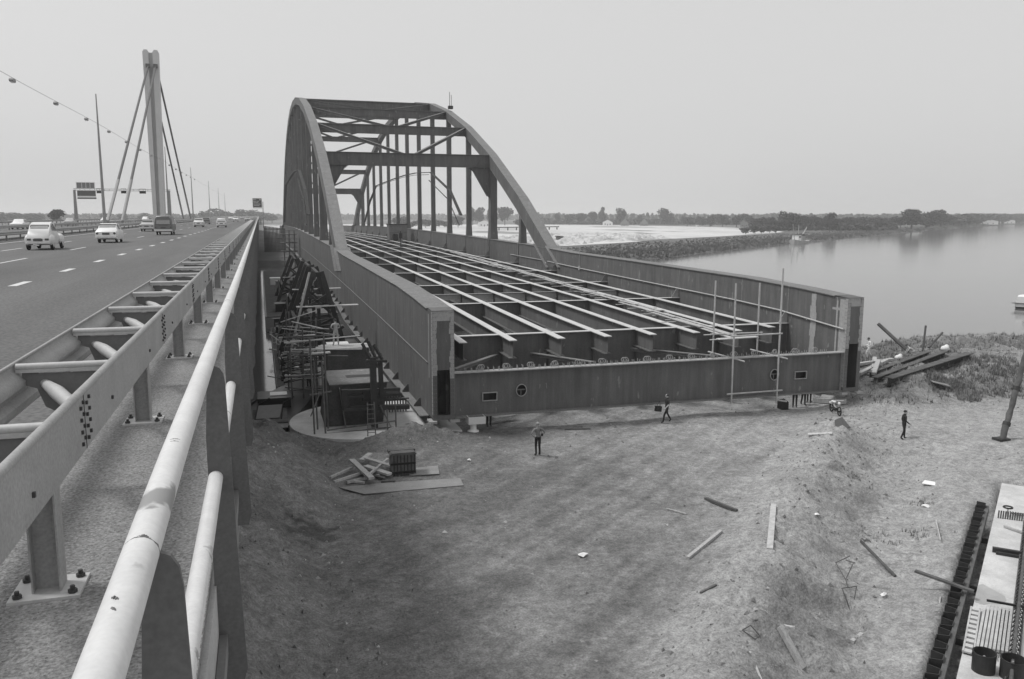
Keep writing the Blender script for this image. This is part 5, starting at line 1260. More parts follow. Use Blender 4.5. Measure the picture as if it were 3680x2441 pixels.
# ================================================================= PEOPLE
def person(label, loc, rotz, J=None, cols=('cl_grey','cl_black'), hair='hair', bare_arms=False, scale=1.0, name='person', helmet=False):
    P = dict(pel=(0,0,.95), wai=(0,0,1.08), che=(0,.0,1.32), nek=(0,0,1.49), hed=(0,.03,1.60), top=(0,.03,1.72),
             ls=(-.18,0,1.42), le=(-.25,-.03,1.16), lw=(-.27,.05,.91), rs=(.18,0,1.42), re=(.25,-.03,1.16), rw=(.27,.05,.91),
             lh=(-.09,0,.91), lk=(-.10,.03,.50), la=(-.10,-.02,.09), lt=(-.12,.15,.035), rh=(.09,0,.91), rk=(.10,.03,.50), ra=(.10,-.02,.09), rt=(.12,.15,.035))
    if J: P.update(J)
    R = dict(pel=(.145,.11), wai=(.13,.10), che=(.155,.115), nek=(.058,.06), hed=(.078,.095), top=(.06,.07), ls=(.068,.068), le=(.046,.046), lw=(.032,.03), rs=(.068,.068), re=(.046,.046), rw=(.032,.03),
             lh=(.095,.10), lk=(.065,.066), la=(.05,.055), lt=(.042,.035), rh=(.095,.10), rk=(.065,.066), ra=(.05,.055), rt=(.042,.035))
    keys = list(P); E = [('pel','wai'),('wai','che'),('che','nek'),('nek','hed'),('hed','top'),('che','ls'),('ls','le'),('le','lw'),('che','rs'),('rs','re'),('re','rw'),('pel','lh'),('lh','lk'),('lk','la'),('la','lt'),('pel','rh'),('rh','rk'),('rk','ra'),('ra','rt')]
    me = bpy.data.meshes.new('body'); me.from_pydata([P[k] for k in keys], [(keys.index(a), keys.index(b)) for a, b in E], [])
    o = bpy.data.objects.new('tmp', me); col.objects.link(o)
    md = o.modifiers.new('s', 'SKIN'); 
    sv = me.skin_vertices[0].data
    for i, k in enumerate(keys): sv[i].radius = R[k]; sv[i].use_root = (k == 'pel')
    md.use_smooth_shade = True
    sd = o.modifiers.new('u', 'SUBSURF'); sd.levels = 1; sd.render_levels = 1
    dg = bpy.context.evaluated_depsgraph_get(); me2 = bpy.data.meshes.new_from_object(o.evaluated_get(dg))
    bpy.data.objects.remove(o)
    part = {}
    for a, b in E:
        part[(a, b)] = 1 if (a in ('pel','wai','che') or b in ('ls','rs','le','re','lw','rw')) else 2
    part[('che','nek')] = 1; part[('nek','hed')] = 0; part[('hed','top')] = 0
    for s in 'lr':
        part[('pel',s+'h')] = 2; part[(s+'h',s+'k')] = 2; part[(s+'k',s+'a')] = 2; part[(s+'a',s+'t')] = 3
        if bare_arms: part[(s+'e',s+'w')] = 0
    segs = [(Vector(P[a]), Vector(P[b]), part[(a, b)], a, b) for a, b in E]
    for m_ in (M['skin'], M[cols[0]], M[cols[1]], M['black']): me2.materials.append(m_)
    for p in me2.polygons:
        c = p.center; best = None
        for a, b, k, na, nb in segs:
            d = b-a; t = max(0, min(1, (c-a).dot(d)/d.length_squared)); q = (c-a-d*t).length - 0.3*R[na][0]
            if best is None or q < best[0]: best = (q, k, t, na)
        k = best[1]
        if best[3] == 'pel' and c.z < P['pel'][2]+.02 and k == 1: k = 2
        p.material_index = k; p.use_smooth = True
    import bmesh
    bm = bmesh.new(); bm.from_mesh(me2)
    def addmb(mbx, mi):
        vs = [bm.verts.new(v) for v in mbx.v]
        for f in mbx.f:
            fc = bm.faces.new([vs[i] for i in f]); fc.material_index = mi; fc.smooth = True
    # hands: palm, four fingers and a thumb; a face: nose, ears, eyes
    for s in 'lr':
        wv, ev = Vector(P[s+'w']), Vector(P[s+'e']); d = (wv-ev).normalized(); sd_ = d.cross(Vector((0,0,1)) if abs(d.z) < .9 else Vector((0,1,0))).normalized()
        h = MB(); h.tube([wv-d*.02, wv+d*.05, wv+d*.09], [.03,.042,.036], 8)
        for i in range(4):
            off = sd_*((i-1.5)*.02); bend = sd_.cross(d)*.02; ln = (.07,.085,.08,.06)[i]
            h.tube([wv+d*.08+off, wv+d*(.08+ln*.55)+off+bend*.5, wv+d*(.08+ln*.95)+off+bend*1.6], [.011,.010,.007], 5)
        h.tube([wv+d*.03+sd_*.035, wv+d*.07+sd_*.06, wv+d*.10+sd_*.06], [.013,.012,.009], 5)
        addmb(h, 0)
    hd = Vector(P['hed']); ax = (Vector(P['top'])-hd).normalized(); fwd = (Vector((0,1,0))-ax*ax.y).normalized(); rx = fwd.cross(ax)
    f = MB(); f.ell(hd+ax*.045, (.082,.10,.118), 12, 8)
    f.tube([hd+fwd*.085+ax*.06, hd+fwd*.118+ax*.02, hd+fwd*.095+ax*.012], [.010,.016,.010], 6)
    for q in (-1, 1): f.ell(hd+rx*(.084*q)+ax*.035, (.012,.022,.032), 6, 5)
    addmb(f, 0)
    e = MB()
    for q in (-1, 1): e.ell(hd+fwd*.092+rx*(.032*q)+ax*.058, (.013,.008,.009), 6, 4)
    e.box(-.0,.0,0,0,0,0) if False else None
    e.tube([hd+fwd*.094-rx*.025-ax*.012, hd+fwd*.099-ax*.013, hd+fwd*.094+rx*.025-ax*.012], .006, 5)
    addmb(e, 3)
    bm.to_mesh(me2); bm.free()
    t = thing(name, loc, label, 'person', None, rotz); t.scale = (scale,)*3
    link('body', me2, t)
    hm = MB(); c = hd+ax*.075-fwd*.015; hm.ell(c, (.092,.105,.085), 12, 7)
    if helmet: hm.tube([c-ax*.02, c-ax*.005], [.13,.12], 12)
    ho = link('hair' if not helmet else 'helmet', hm.mesh('hair', M[hair]), t)
    return t
gz = lambda x, y: float(terrain(x, y))
# man with hands on hips, back to us
person('man in light shirt and dark trousers, back turned, hands on hips, alone on the site', (13.37,39.6,gz(13.37,39.6)), 0.1,
    dict(le=(-.40,-.06,1.18), lw=(-.20,.02,1.02), re=(.38,-.08,1.19), rw=(.18,.04,1.02)), ('cl_grey','cl_black'), 'hair_fair', bare_arms=True, scale=1.02)
cm = MB(); cm.box(13.50,13.60,39.42,39.50,gz(13.4,39.6)+1.08,gz(13.4,39.6)+1.20); cm.tube([(13.55,39.46,gz(13.4,39.6)+1.2),(13.45,39.50,gz(13.4,39.6)+1.46)],.012,5)
tag(cm.build('camera_case', M['black']), 'small dark camera case slung at the hip of the man with hands on hips', 'camera case')
# pair of dark trouser legs showing under the beam
person('man in dark clothes standing behind the front cross beam beside the white bollard', (12.5,46.1,gz(12.5,46.1)), math.pi, None, ('cl_dark','cl_black'))
# walking photographer with a bag
pg = (23.05,44.0,gz(23.05,44.0))
person('man in dark clothes walking under the cross beam with a camera bag on his arm', pg, math.pi*0.52,
    dict(lk=(-.10,.24,.52), la=(-.10,.30,.10), lt=(-.11,.46,.07), rk=(.10,-.10,.52), ra=(.10,-.34,.14), rt=(.11,-.22,.04), lw=(-.34,.30,1.0), le=(-.28,.06,1.16), rw=(.30,-.16,.94)), ('cl_dark','cl_black'), bare_arms=True)
bgm = MB(); bgm.prism([(22.25,-.35),(22.62,-.40),(22.66,-.08),(22.3,-.04)], 'y', 43.88, 44.10); bgm.v = [(x, y, z+pg[2]+1.12) for x, y, z in bgm.v]; bgm.tube([(22.36,44,pg[2]+1.05),(22.55,44,pg[2]+1.38),(22.58,44,pg[2]+1.05)],.018,5)
tag(bgm.build('camera_bag', M['black']), 'black camera bag hanging from the arm of the walking photographer', 'bag')
# group of three at the right end
for i, (x, y, r, lb_) in enumerate(((33.36,45.86,2.6,'leftmost of three men in dark trousers under the right end of the beam'),(34.2,46.1,-1.2,'middle man of the three under the right end of the beam, legs apart'),(34.97,46.54,2.2,'rightmost of three men under the right end of the beam'))):
    person(lb_, (x, y, gz(x, y)), r, dict(lk=(-.14,.06,.5), la=(-.2,.04,.09), lt=(-.24,.2,.035), rk=(.12,-.02,.5), ra=(.2,-.12,.09), rt=(.24,.03,.035)) if i == 1 else None, (('cl_dark','cl_grey','cl_dark')[i],'cl_black'))
# man in dark suit
person('man in a dark suit and white collar walking along the sand track at the right', (34.8,37.7,gz(34.8,37.7)), -1.9,
    dict(lk=(-.10,.10,.51), la=(-.10,.10,.09), lt=(-.11,.27,.04), rk=(.10,-.02,.5), ra=(.10,-.18,.10), rt=(.11,-.02,.035), rw=(.26,.20,.98), re=(.26,-.02,1.16)), ('cl_black','cl_black'), scale=0.98)
# people on the bank
person('man in white shirt and white trousers stepping along the bank beside the right bridge post', (45.9,54.0,gz(45.9,54.0)+0.02), 1.15,
    dict(lk=(-.10,.22,.55), la=(-.10,.10,.14), lt=(-.11,.26,.10), rk=(.10,-.06,.5), ra=(.10,-.36,.12), rt=(.11,-.24,.04), lw=(-.22,.26,1.02), rw=(.24,.22,1.05), hed=(0,.07,1.59), top=(0,.10,1.71)), ('cl_white','cl_white'))
crouch = dict(pel=(0,-.12,.48), wai=(0,.02,.58), che=(0,.22,.72), nek=(0,.38,.80), hed=(0,.47,.86), top=(0,.54,.96), ls=(-.18,.26,.74), le=(-.24,.40,.52), lw=(-.14,.50,.30), rs=(.18,.26,.74), re=(.24,.40,.52), rw=(.14,.52,.30),
    lh=(-.10,-.12,.46), lk=(-.16,.24,.46), la=(-.13,-.02,.09), lt=(-.15,.15,.035), rh=(.10,-.12,.46), rk=(.16,.24,.46), ra=(.13,-.02,.09), rt=(.15,.15,.035))
person('person in a light shirt crouching among the scrap timber behind the steel beams', (48.6,52.3,gz(48.6,52.3)), 1.0, crouch, ('cl_light','cl_light'), 'hair')
# workers under the bridge
person('worker in light clothes standing with his back turned on the planked support block', (4.55,55.6,-8.60), 0.15, dict(le=(-.30,.06,1.18), lw=(-.16,.22,1.10), re=(.30,.06,1.18), rw=(.16,.22,1.10), lk=(-.13,.0,.5), la=(-.16,0,.09), lt=(-.18,.16,.035), rk=(.13,.02,.5), ra=(.17,.03,.09), rt=(.2,.2,.035)), ('cl_light','cl_light'), 'hair', scale=1.02)
person('worker reaching up to the bridge girder from a trestle platform', (4.95,88.0,-8.25), -0.9, dict(re=(.30,.16,1.52), rw=(.30,.30,1.74), le=(-.28,.10,1.2), lw=(-.2,.28,1.25)), ('cl_grey','cl_dark'), 'hair')
mb = MB(); mb.box(4.0,6.6,87.2,88.8,-8.33,-8.25)
for x_ in (4.1,6.4):
    for y_ in (87.3,88.6): mb.box(x_,x_+.16,y_,y_+.16,-12.7,-8.33)
tag(mb.build('work_platform', M['wood_dark']), 'small timber work platform beside the girder with a worker on it', 'platform')
person('worker bending over machinery at the left edge of the pontoon', (1.6,69.5,WZ+0.9), 0.5, dict(crouch, pel=(0,-.1,.9), wai=(0,.0,1.0), che=(0,.25,1.12), nek=(0,.42,1.18), hed=(0,.50,1.20), top=(0,.60,1.27), ls=(-.18,.28,1.12), le=(-.22,.40,.86), lw=(-.16,.48,.62), rs=(.18,.28,1.12), re=(.22,.40,.86), rw=(.16,.5,.62), lh=(-.1,-.1,.88), lk=(-.1,.03,.5), rh=(.1,-.1,.88), rk=(.1,.03,.5)), ('cl_dark','cl_dark'), 'white', helmet=True)
person('worker in a pale helmet standing beside the bearing box scaffold', (2.95,60.6,WZ+0.9), -0.4, None, ('cl_grey','cl_dark'), 'white', helmet=True)
person('tiny figure standing on the far end of the bridge floor', (23.5,330,zd(330)+0.08), 0.2, None, ('cl_dark','cl_black'))
# ================================================================= LOOSE THINGS ON THE SITE
def plank(p, q, wd, th, m, label, name='plank', cat='plank', up=0.05, group=None):
    z1, z2 = gz(*p)+up, gz(*q)+up
    mb = MB(); mb.obox((p[0],p[1],z1),(q[0],q[1],z2),wd,th); return tag(mb.build(name, M[m]), label, cat, group)
def sheet(pts, z, m, label, name, cat, th=0.03):
    mb = MB(); mb.prism(pts, 'z', z, z+th); return tag(mb.build(name, M[m]), label, cat)
zs = max(gz(x, y) for x, y in ((3.2,37.4),(8.4,36.3),(6,36.8)))
sheet([(3.0,37.45),(4.0,36.2),(8.58,36.12),(8.66,37.2),(5.5,37.5)], zs+0.01, 'sheet_iron', 'long grey sheet lying flat in front of the timber pile', 'ground_sheet', 'sheet')
sheet([(6.4,38.25),(7.85,38.10),(8.05,39.45),(6.7,39.35)], max(gz(7.8,38.2),gz(7,39))+0.02, 'sheet_iron', 'small grey sheet lying beside the slatted black crate', 'ground_sheet', 'sheet')
cr = thing('slatted_crate', (6.15,38.8,gz(6.15,38.8)), 'black slatted wooden crate with a lid, standing beside the timber pile', 'crate')
cz = gz(6.15,38.8)+0.02
mb = MB(); mb.box(5.58,6.72,38.45,39.15,cz+.12,cz+1.0); mb.build('crate_body', M['black'], cr)
for i in range(7): mb = MB(); mb.box(5.56+.166*i,5.68+.166*i,38.40,38.45,cz+.02,cz+1.02); mb.build('slat', M['wood_dark'], cr)
for i in range(4): mb = MB(); mb.box(6.72,6.77,38.48+.17*i,38.60+.17*i,cz+.02,cz+1.02); mb.build('slat', M['wood_dark'], cr)
for zz_ in (.12,.55): mb = MB(); mb.box(5.53,6.75,38.36,38.40,cz+zz_,cz+zz_+.10); mb.build('rail', M['black'], cr)
mb = MB(); mb.prism([(5.5,cz+1.02),(6.82,cz+1.02),(6.7,cz+1.14),(5.6,cz+1.14)], 'y', 38.36, 38.82); mb.build('lid', M['wood_dark'], cr)
mb = MB(); mb.box(5.5,6.82,38.86,39.22,cz+1.02,cz+1.15); mb.build('lid', M['wood_dark'], cr)
g_ = 'timbers in the pile beside the crate'
for p, q, w_, t_, m_, up, lb_ in (
    ((3.88,40.2),(4.48,37.3),.28,.12,'wood',.42,'thick pale plank on top of the timber pile, pointing at the viewer'),
    ((4.49,39.7),(5.45,38.2),.30,.10,'wood_light',.22,'broad plank in the timber pile leaning towards the crate'),
    ((2.69,38.3),(3.85,39.7),.12,.10,'wood',.20,'thin batten sticking out left of the timber pile'),
    ((2.79,37.4),(4.42,38.95),.12,.10,'wood',.22,'long batten crossing the front left of the timber pile'),
    ((4.47,38.1),(5.66,40.2),.12,.10,'wood',.34,'slender batten rising to the right out of the timber pile'),
    ((4.38,40.4),(4.93,41.3),.26,.10,'wood_light',.30,'short stub of board at the back of the timber pile'),
    ((3.61,38.2),(4.20,37.8),.14,.10,'wood_light',.08,'short pale offcut in front of the timber pile'),
    ((3.4,38.0),(5.0,38.6),.14,.12,'wood',.10,'batten lying crosswise at the bottom of the timber pile'),
    ((4.6,40.6),(5.7,38.9),.22,.08,'wood',.36,'board at the back right of the timber pile beside the crate'),
    ((5.0,37.75),(5.6,37.5),.16,.10,'wood_dark',.07,'dark short offcut between timber pile and crate'),
    ((4.2,39.2),(5.2,38.0),.18,.08,'wood_dark',.12,'dark board under the timber pile')):
    plank(p, q, w_, t_, m_, lb_, up=up, group=g_)
bo = thing('mooring_bollard', (11.3,45.15,gz(11.3,45.15)), 'white pedestal with a shallow square tray standing beside the left bridge foot', 'pedestal')
z0 = gz(11.3,45.15)
mb = MB(); mb.tube([(11.3,45.1,z0),(11.3,45.1,z0+.06),(11.3,45.1,z0+.12),(11.3,45.1,z0+.45),(11.3,45.1,z0+.5)],[.33,.33,.19,.19,.28],16); mb.build('pedestal_column', M['white'], bo)
mb = MB(); mb.box(10.95,11.95,44.75,45.6,z0+.5,z0+.56)
for a in ((10.95,11.0,44.75,45.6),(11.9,11.95,44.75,45.6),(11.0,11.9,44.75,44.8),(11.0,11.9,45.55,45.6)): mb.box(*a, z0+.56, z0+.92)
mb.build('tray', M['cream'], bo)
plank((12.9,46.7),(14.4,47.2),.35,.08,'wood_light','pale board lying behind the front beam near the dark trouser legs',up=.35,name='board',cat='board')
plank((16.6,44.3),(18.1,44.0),.12,.07,'wood_dark','dark stick lying on the ground in front of the beam',name='stick',cat='stick',up=.03)
mb = MB(); zz_ = gz(32.2,45.5); mb.prism([(31.95,zz_),(32.5,zz_),(32.5,zz_+.48),(32.35,zz_+.62),(32.1,zz_+.62),(31.95,zz_+.5)],'y',45.3,45.75); mb.tube([(32.1,45.5,zz_+.62),(32.22,45.5,zz_+.7),(32.35,45.5,zz_+.62)],.02,5)
tag(mb.build('jerry_can', M['black']), 'black can standing on the ground left of the three men', 'can')
# moped
mo = thing('moped', (34.55,43.3,gz(34.55,43.3)), 'pale moped parked on the sand in front of the right bridge foot', 'moped')
A_, B_ = Vector((34.75,43.95,gz(34.75,43.95))), Vector((34.38,42.72,gz(34.38,42.72)))
dv = (B_-A_).normalized(); sdv = dv.cross(Vector((0,0,1))).normalized()
for c in (A_, B_):
    mb = MB(); cc = c+Vector((0,0,.29)); mb.tube([cc+dv*(.27*math.cos(t))+Vector((0,0,.27*math.sin(t))) for t in np.linspace(0,2*math.pi,19)],.04,6,False)
    mb.tube([cc-sdv*.06,cc+sdv*.06],.05,8)
    for k in range(4): t=k*math.pi/4; mb.tube([cc+dv*(.26*math.cos(t))+Vector((0,0,.26*math.sin(t))),cc-dv*(.26*math.cos(t))-Vector((0,0,.26*math.sin(t)))],.008,4)
    mb.build('wheel', M['rubber'], mo)
u_ = Vector((0,0,1))
mb = MB(); mb.tube([A_+u_*.29,A_+dv*.25+u_*.62,A_+dv*.55+u_*.42,B_-dv*.35+u_*.45,B_-dv*.18+u_*.9],.045,8); mb.tube([B_+u_*.29,B_-dv*.18+u_*.9],.03,6); mb.build('frame', M['carlight'], mo)
mb = MB(); mb.ell(A_+dv*.28+u_*.72,(.14,.22,.08),8,5); mb.build('saddle', M['white'], mo)
mb = MB(); mb.obox(A_-dv*.15+u_*.60,A_+dv*.2+u_*.60,.24,.10); mb.build('rear_mudguard', M['white'], mo)
mb = MB(); mb.tube([B_-dv*.2+u_*.95-sdv*.32,B_-dv*.18+u_*.95,B_-dv*.2+u_*.95+sdv*.32],.02,6); mb.build('handlebar', M['chrome'], mo)
mb = MB(); mb.ell(A_+dv*.62+u_*.32,(.15,.18,.14),8,5); mb.build('engine', M['dark_steel'], mo)
mb = MB(); mb.ell(B_-dv*.08+u_*.78,(.09,.09,.09),8,5); mb.build('headlamp', M['white'], mo)
plank((35.2,46.4),(36.6,44.9),.5,.3,'wood','grey baulk of timber lying behind the moped',up=.2,name='timber_baulk',cat='timber')
mb = MB(); zz_=gz(36,45.9); mb.tube([(35.7,46.2,zz_+.25),(36.3,45.4,zz_+.25)],.26,10); mb.tube([(35.66,46.25,zz_+.25),(35.7,46.2,zz_+.25)],[.15,.27],10)
tag(mb.build('oil_drum', M['galv']), 'pale drum lying on its side under the right bridge foot', 'drum')
# heap of turned-up ground with boards
plank((28.3,37.6),(29.3,36.9),.4,.04,'wood_light','pale board leaning at the left end of the earth heap on the right',up=.10,name='board',cat='board')
mb = MB(); K_ = [(30.4,38.0),(30.9,37.8),(31.4,38.1),(31.2,38.5),(30.7,38.5)]
mb.add([(x, y, gz(x, y)+.10+.06*(i_ % 2)) for i_, (x, y) in enumerate(K_)]+[(x, y, gz(x, y)+.02) for x, y in K_], [tuple(range(5)), tuple(range(5,10))[::-1]]+[(i_,(i_+1)%5,(i_+1)%5+5,i_+5) for i_ in range(5)])
tag(mb.build('crumpled_sheet', M['cardark']), 'crumpled dark sheet lying on the earth heap at the head of the ridge', 'sheet')
# sticks, beams and litter on the open ground
plank((18.41,31.3),(18.75,29.3),.13,.10,'wood_dark','dark stick near the middle right of the open ground',name='stick',cat='stick')
plank((16.2,30.7),(16.65,29.8),.06,.05,'wood','thin pale twig left of the dark stick',name='stick',cat='stick')
plank((14.42,25.6),(16.8,27.3),.13,.12,'wood','long grey pole lying on the open ground left of the pale beam',name='pole',cat='pole')
plank((19.9,28.4),(17.1,24.5),.22,.16,'wood_light','thick pale squared beam lying on the ground before the ridge',name='timber_beam',cat='beam',up=.10)
def cloth(x, y, s, label, name='paper_scrap', cat='paper', m='paper'):
    z = gz(x, y)+.04; k = [(math.cos(a)*s*rng.uniform(.6,1.2), math.sin(a)*s*rng.uniform(.5,1)) for a in np.linspace(0,6.28,8)[:-1]]
    mb = MB(); mb.add([(x+a,y+b,z+rng.uniform(0,.08)) for a,b in k]+[(x,y,z+.12)],[(i,(i+1)%7,7) for i in range(7)]+[tuple(range(7))[::-1]])
    return tag(mb.build(name, M[m]), label, cat)
cloth(10.89,27.02,.20,'white crumpled scrap lying in the middle of the open ground')
cloth(9.73,39.68,.13,'white scrap on the ground right of the slatted crate')
cloth(21.6,27.8,.12,'small white scrap at the foot of the ridge')
cloth(20.16,22.2,.13,'small pale brick-like scrap in the hollow beside the sheet piles')
cloth(28.0,28.7,.2,'bunched pale scrap in the weeds on the ridge slope')
mb = MB(); zz_ = gz(30.5,31.0); mb.prism([(30.1,31.2),(30.6,31.55),(31.0,31.0),(30.5,30.7)],'z',zz_+.03,zz_+.06)
tag(mb.build('flat_board', M['paper']), 'square white board lying on the slope right of the ridge', 'board')
def rodset(name, label, cat, segs, m='rust', r=.018):
    mb = MB()
    for a, b in segs: mb.tube([(a[0],a[1],gz(a[0],a[1])+a[2]),(b[0],b[1],gz(b[0],b[1])+b[2])],r,6)
    return tag(mb.build(name, M[m]), label, cat)
def at(x, y): return x, y
rodset('bent_rod_frame','upper bent iron rod frame sticking out of the ridge slope','iron rods',[((20.05,24.6,.1),(20.8,24.75,.35)),((20.05,24.6,.1),(19.75,23.65,.1)),((19.75,23.65,.1),(20.6,24.3,.3)),((19.75,23.65,.1),(19.15,22.8,.15)),((20.5,24.6,.3),(21.0,24.7,.1))])
rodset('bent_rod_frame','lower triangular iron rod frame on the ridge slope','iron rods',[((18.75,22.6,.15),(19.35,22.6,.35)),((19.35,22.6,.35),(18.7,22.0,.05)),((18.7,22.0,.05),(18.75,22.6,.15))])
rodset('old_pole','dark slanting pole stuck in the ridge above the hollow','pole',[((21.9,25.5,.45),(21.7,23.4,.05))],'wood_dark',.06)
rodset('old_stake','thin pale stake lying on the slope right of the ridge','stake',[((26.85,26.9,.1),(25.1,24.85,.1))],'wood_light',.025)
plank((13.3,22.7),(14.0,22.9),.07,.06,'wood_dark','short dark stick on the pale sand left of the ridge',name='stick',cat='stick',up=.03)
rodset('bent_wire','bent loop of wire on the sand at the lower right','wire',[((12.9,19.6,.05),(13.1,19.5,.25)),((13.1,19.5,.25),(13.3,19.3,.08)),((13.3,19.3,.08),(13.0,19.1,.05)),((13.0,19.1,.05),(12.9,19.6,.05))],'rust',.015)
rodset('survey_tape','pale measuring pole standing in the hollow left of the sheet piles','pole',[((21.5,21.1,.05),(18.3,18.0,.05))],'wood_light',.022)
plank((14.02,19.4),(14.35,18.7),.2,.12,'wood','short weathered timber on the sand slope at the lower right',name='timber',cat='timber',up=.06)
plank((14.68,20.3),(14.6,19.6),.18,.06,'wood_light','pale splintered board above the short weathered timber',name='board',cat='board',up=.05)
plank((12.58,18.7),(12.37,17.7),.06,.04,'wood_light','thin lath at the bottom edge of the sand slope',name='lath',cat='lath',up=.03)
plank((17.0,19.9),(17.7,20.3),.12,.10,'wood','grey broken stake in the hollow',name='stake',cat='stake',up=.05)

# steel beams and scrap on the bank
def hbeam(p, q, h, w_, label):
    z1, z2 = max(gz(*p),GZ)+h+.12, max(gz(*q),GZ)+h+.0
    mb = MB(); mb.ibeam((p[0],p[1],z1),(q[0],q[1],z2),h,w_,.05,.05,0,1); return tag(mb.build('steel_beam', [M['rust'],M['dark_steel']]), label, 'steel beam', 'steel beams stored on the bank')
hbeam((40.2,45.3),(51.6,49.8),.55,.62,'nearest and thickest steel beam lying on the bank')
hbeam((40.2,46.6),(50.6,51.2),.38,.45,'middle steel beam lying on the bank')
hbeam((41.0,48.0),(50.0,52.2),.3,.4,'rear steel beam lying on the bank')
plank((43.6,45.0),(44.6,44.5),.8,.05,'sheet_iron','bent grey sheet under the nearest steel beam',name='sheet',cat='sheet',up=.25)
rodset('scrap_timber','long dark scrap timber standing at a slant on the bank','timber',[((49.0,53.2,.1),(47.9,55.5,2.2))],'rust',.14)
rodset('scrap_timber','thin upright scrap pole on the bank','pole',[((50.2,53.0,.1),(50.6,53.3,2.0))],'rust',.08)
rodset('scrap_timber','short scrap pole leaning right on the bank','pole',[((50.6,52.8,.2),(52.4,53.4,1.3))],'rust',.09)
for i, (a, b) in enumerate((((41.5,48.2),(45.2,52.5)),((40.6,48.6),(44.4,50.3)),((42.0,50.5),(45.5,50.9)),((41,47.6),(43.4,50.0)))):
    plank(a, b, .3, .2, 'wood', ['grey log lying at a slant on the bank behind the right bridge post','lower grey log beside the right bridge post','log lying across the scrap heap','short log in front of the scrap heap'][i], name='log', cat='log', up=.3)
for x, y, s, lb_ in ((46.9,51.9,.26,'white bundle among scrap timber below the climbing man'),(51.4,52.0,.30,'rounded white bundle right of the scrap poles'),(47.9,50.5,.24,'pale bundle in front of the crouching person')):
    mb = MB(); mb.ell((x,y,gz(x,y)+.2),(s*1.2,s,s*.8),9,6); mb.ell((x+.25,y+.1,gz(x,y)+.3),(s*.6,s*.7,s*.7),8,5); tag(mb.build('white_bundle', M['cl_white']), lb_, 'bundle')
mb = MB(); zz_=-11.0; mb.prism([(54.2,zz_),(55.0,zz_-.25),(57.0,zz_-.15),(57.6,zz_+.05),(56.2,zz_+.2),(55.4,zz_+.08)],'y',57.5,58.2)
tag(mb.build('upturned_boat', M['dark_steel']), 'small dark skiff lying on the crest of the bank', 'skiff')
dp = thing('sheet_pile_stub', (62.5,58,-12), 'dark sheet pile end sticking up at the far corner of the bank', 'sheet pile')
for k in range(5): mb = MB(); mb.prism([(61.6+.42*k,57.6),(61.7+.42*k,58.0),(61.92+.42*k,58.0),(62.02+.42*k,57.6),(61.97+.42*k,57.58),(61.86+.42*k,57.94),(61.76+.42*k,57.94),(61.65+.42*k,57.58)],'z',-13.5,-10.75+.06*k); mb.build('pile', M['dark_steel'], dp)
# dark leaning dredge pipe
lp = thing('leaning_pile', (39.1,35.06,gz(39.1,35.06)), 'tall dark mottled steel pile leaning to the right by the edge of the picture', 'pile')
zz_ = gz(39.1,35.06)
mb = MB()
P0, P1 = Vector((39.1,35.06,zz_-.1)), Vector((42.6,36.5,zz_+7.5))
k = 26
mb.tube([P0+(P1-P0)*(i/k)+Vector((rng.uniform(-.03,.03),0,0)) for i in range(k+1)],[.13+.06*rng.rand() for i in range(k+1)],10); mb.build('pile_shaft', M['rust'], lp)
for i in (1, 3): mb = MB(); c = P0+(P1-P0)*(i/8.); e = (P1-P0).normalized()*.10; mb.tube([c-e,c+e],.215,10); mb.build('collar', M['dark_steel'], lp)
mb = MB(); mb.box(38.75,39.45,34.8,35.4,zz_-.1,zz_+.12); mb.build('foot_plate', M['dark_steel'], lp)
plank((37.8,31.0),(40.2,29.9),.3,.12,'wood_light','pale timber lying on the far edge of the slab',name='timber',cat='timber',up=.10)

# pit: sheet piles, wale, slab with its gear
sw = thing('sheet_pile_wall', (23,22,-13), 'row of dark corrugated steel sheet piles with a wale along the concrete slab', 'sheet pile wall')
W_ = .83
pp = [(0,-.20),(.10,.20),(.42,.20),(.52,-.20),(.83,-.20),(.83,-.17),(.54,-.17),(.44,.23),(.08,.23),(-.02,-.17),(0,-.17)]
for k in range(23):
    u0 = 4.6+W_*k; zt_ = -12.40+rng.uniform(-.05,.04)-.006*k
    mb = MB(); mb.prism([xy(u0+a, -0.55+b*0.85) for a, b in pp], 'z', -14.2, zt_); mb.build('sheet_pile', M['dark_steel'], sw)
mb = MB(); a, b = xy(4.6,-.30), xy(24,-.30); mb.obox((*a,-12.66),(*b,-12.76),.14,.30); mb.build('wale', M['rust'], sw)
for u0 in (8.0,13.2,17.6): mb = MB(); a, b = xy(u0,-.25), xy(u0,.06); mb.obox((*a,-12.9),(*b,-12.9),.25,.22); mb.build('strut', M['dark_steel'], sw)
sl = thing('concrete_slab', (*xy(12,4),-13), 'pale concrete foundation slab in the pit at the lower right', 'slab')
mb = MB(); mb.prism([xy(0,0),xy(30,.05),xy(30,9),xy(0,8)], 'z', -14.0, -12.70); mb.build('slab_body', M['conc_light'], sl)
SZ = -12.70
mb = MB(); mb.prism([xy(*q_) for q_ in ((13.35,.03),(13.2,.16),(13.5,.5),(13.85,.85),(14.2,.92),(14.6,.78),(14.75,.5),(14.95,.3),(14.9,.05),(14.2,.02))], 'z', SZ+.001, SZ+.006); mb.build('damp_patch', M['concrete'], sl)
def onslab(name, label, cat, f, m):
    mb = MB(); f(mb); return tag(mb.build(name, [M[q] for q in m] if isinstance(m, (list, tuple)) else M[m]), label, cat)
def XYZ(u, v, h): a = xy(u, v); return (a[0], a[1], SZ+h)
def f(mb): mb.obox(XYZ(14.5,-1.85,.48),XYZ(14.75,-.02,.30),.16,.07)
onslab('dark_plank','long dark plank bridging from the sand over the sheet piles','plank',f,'wood_dark')
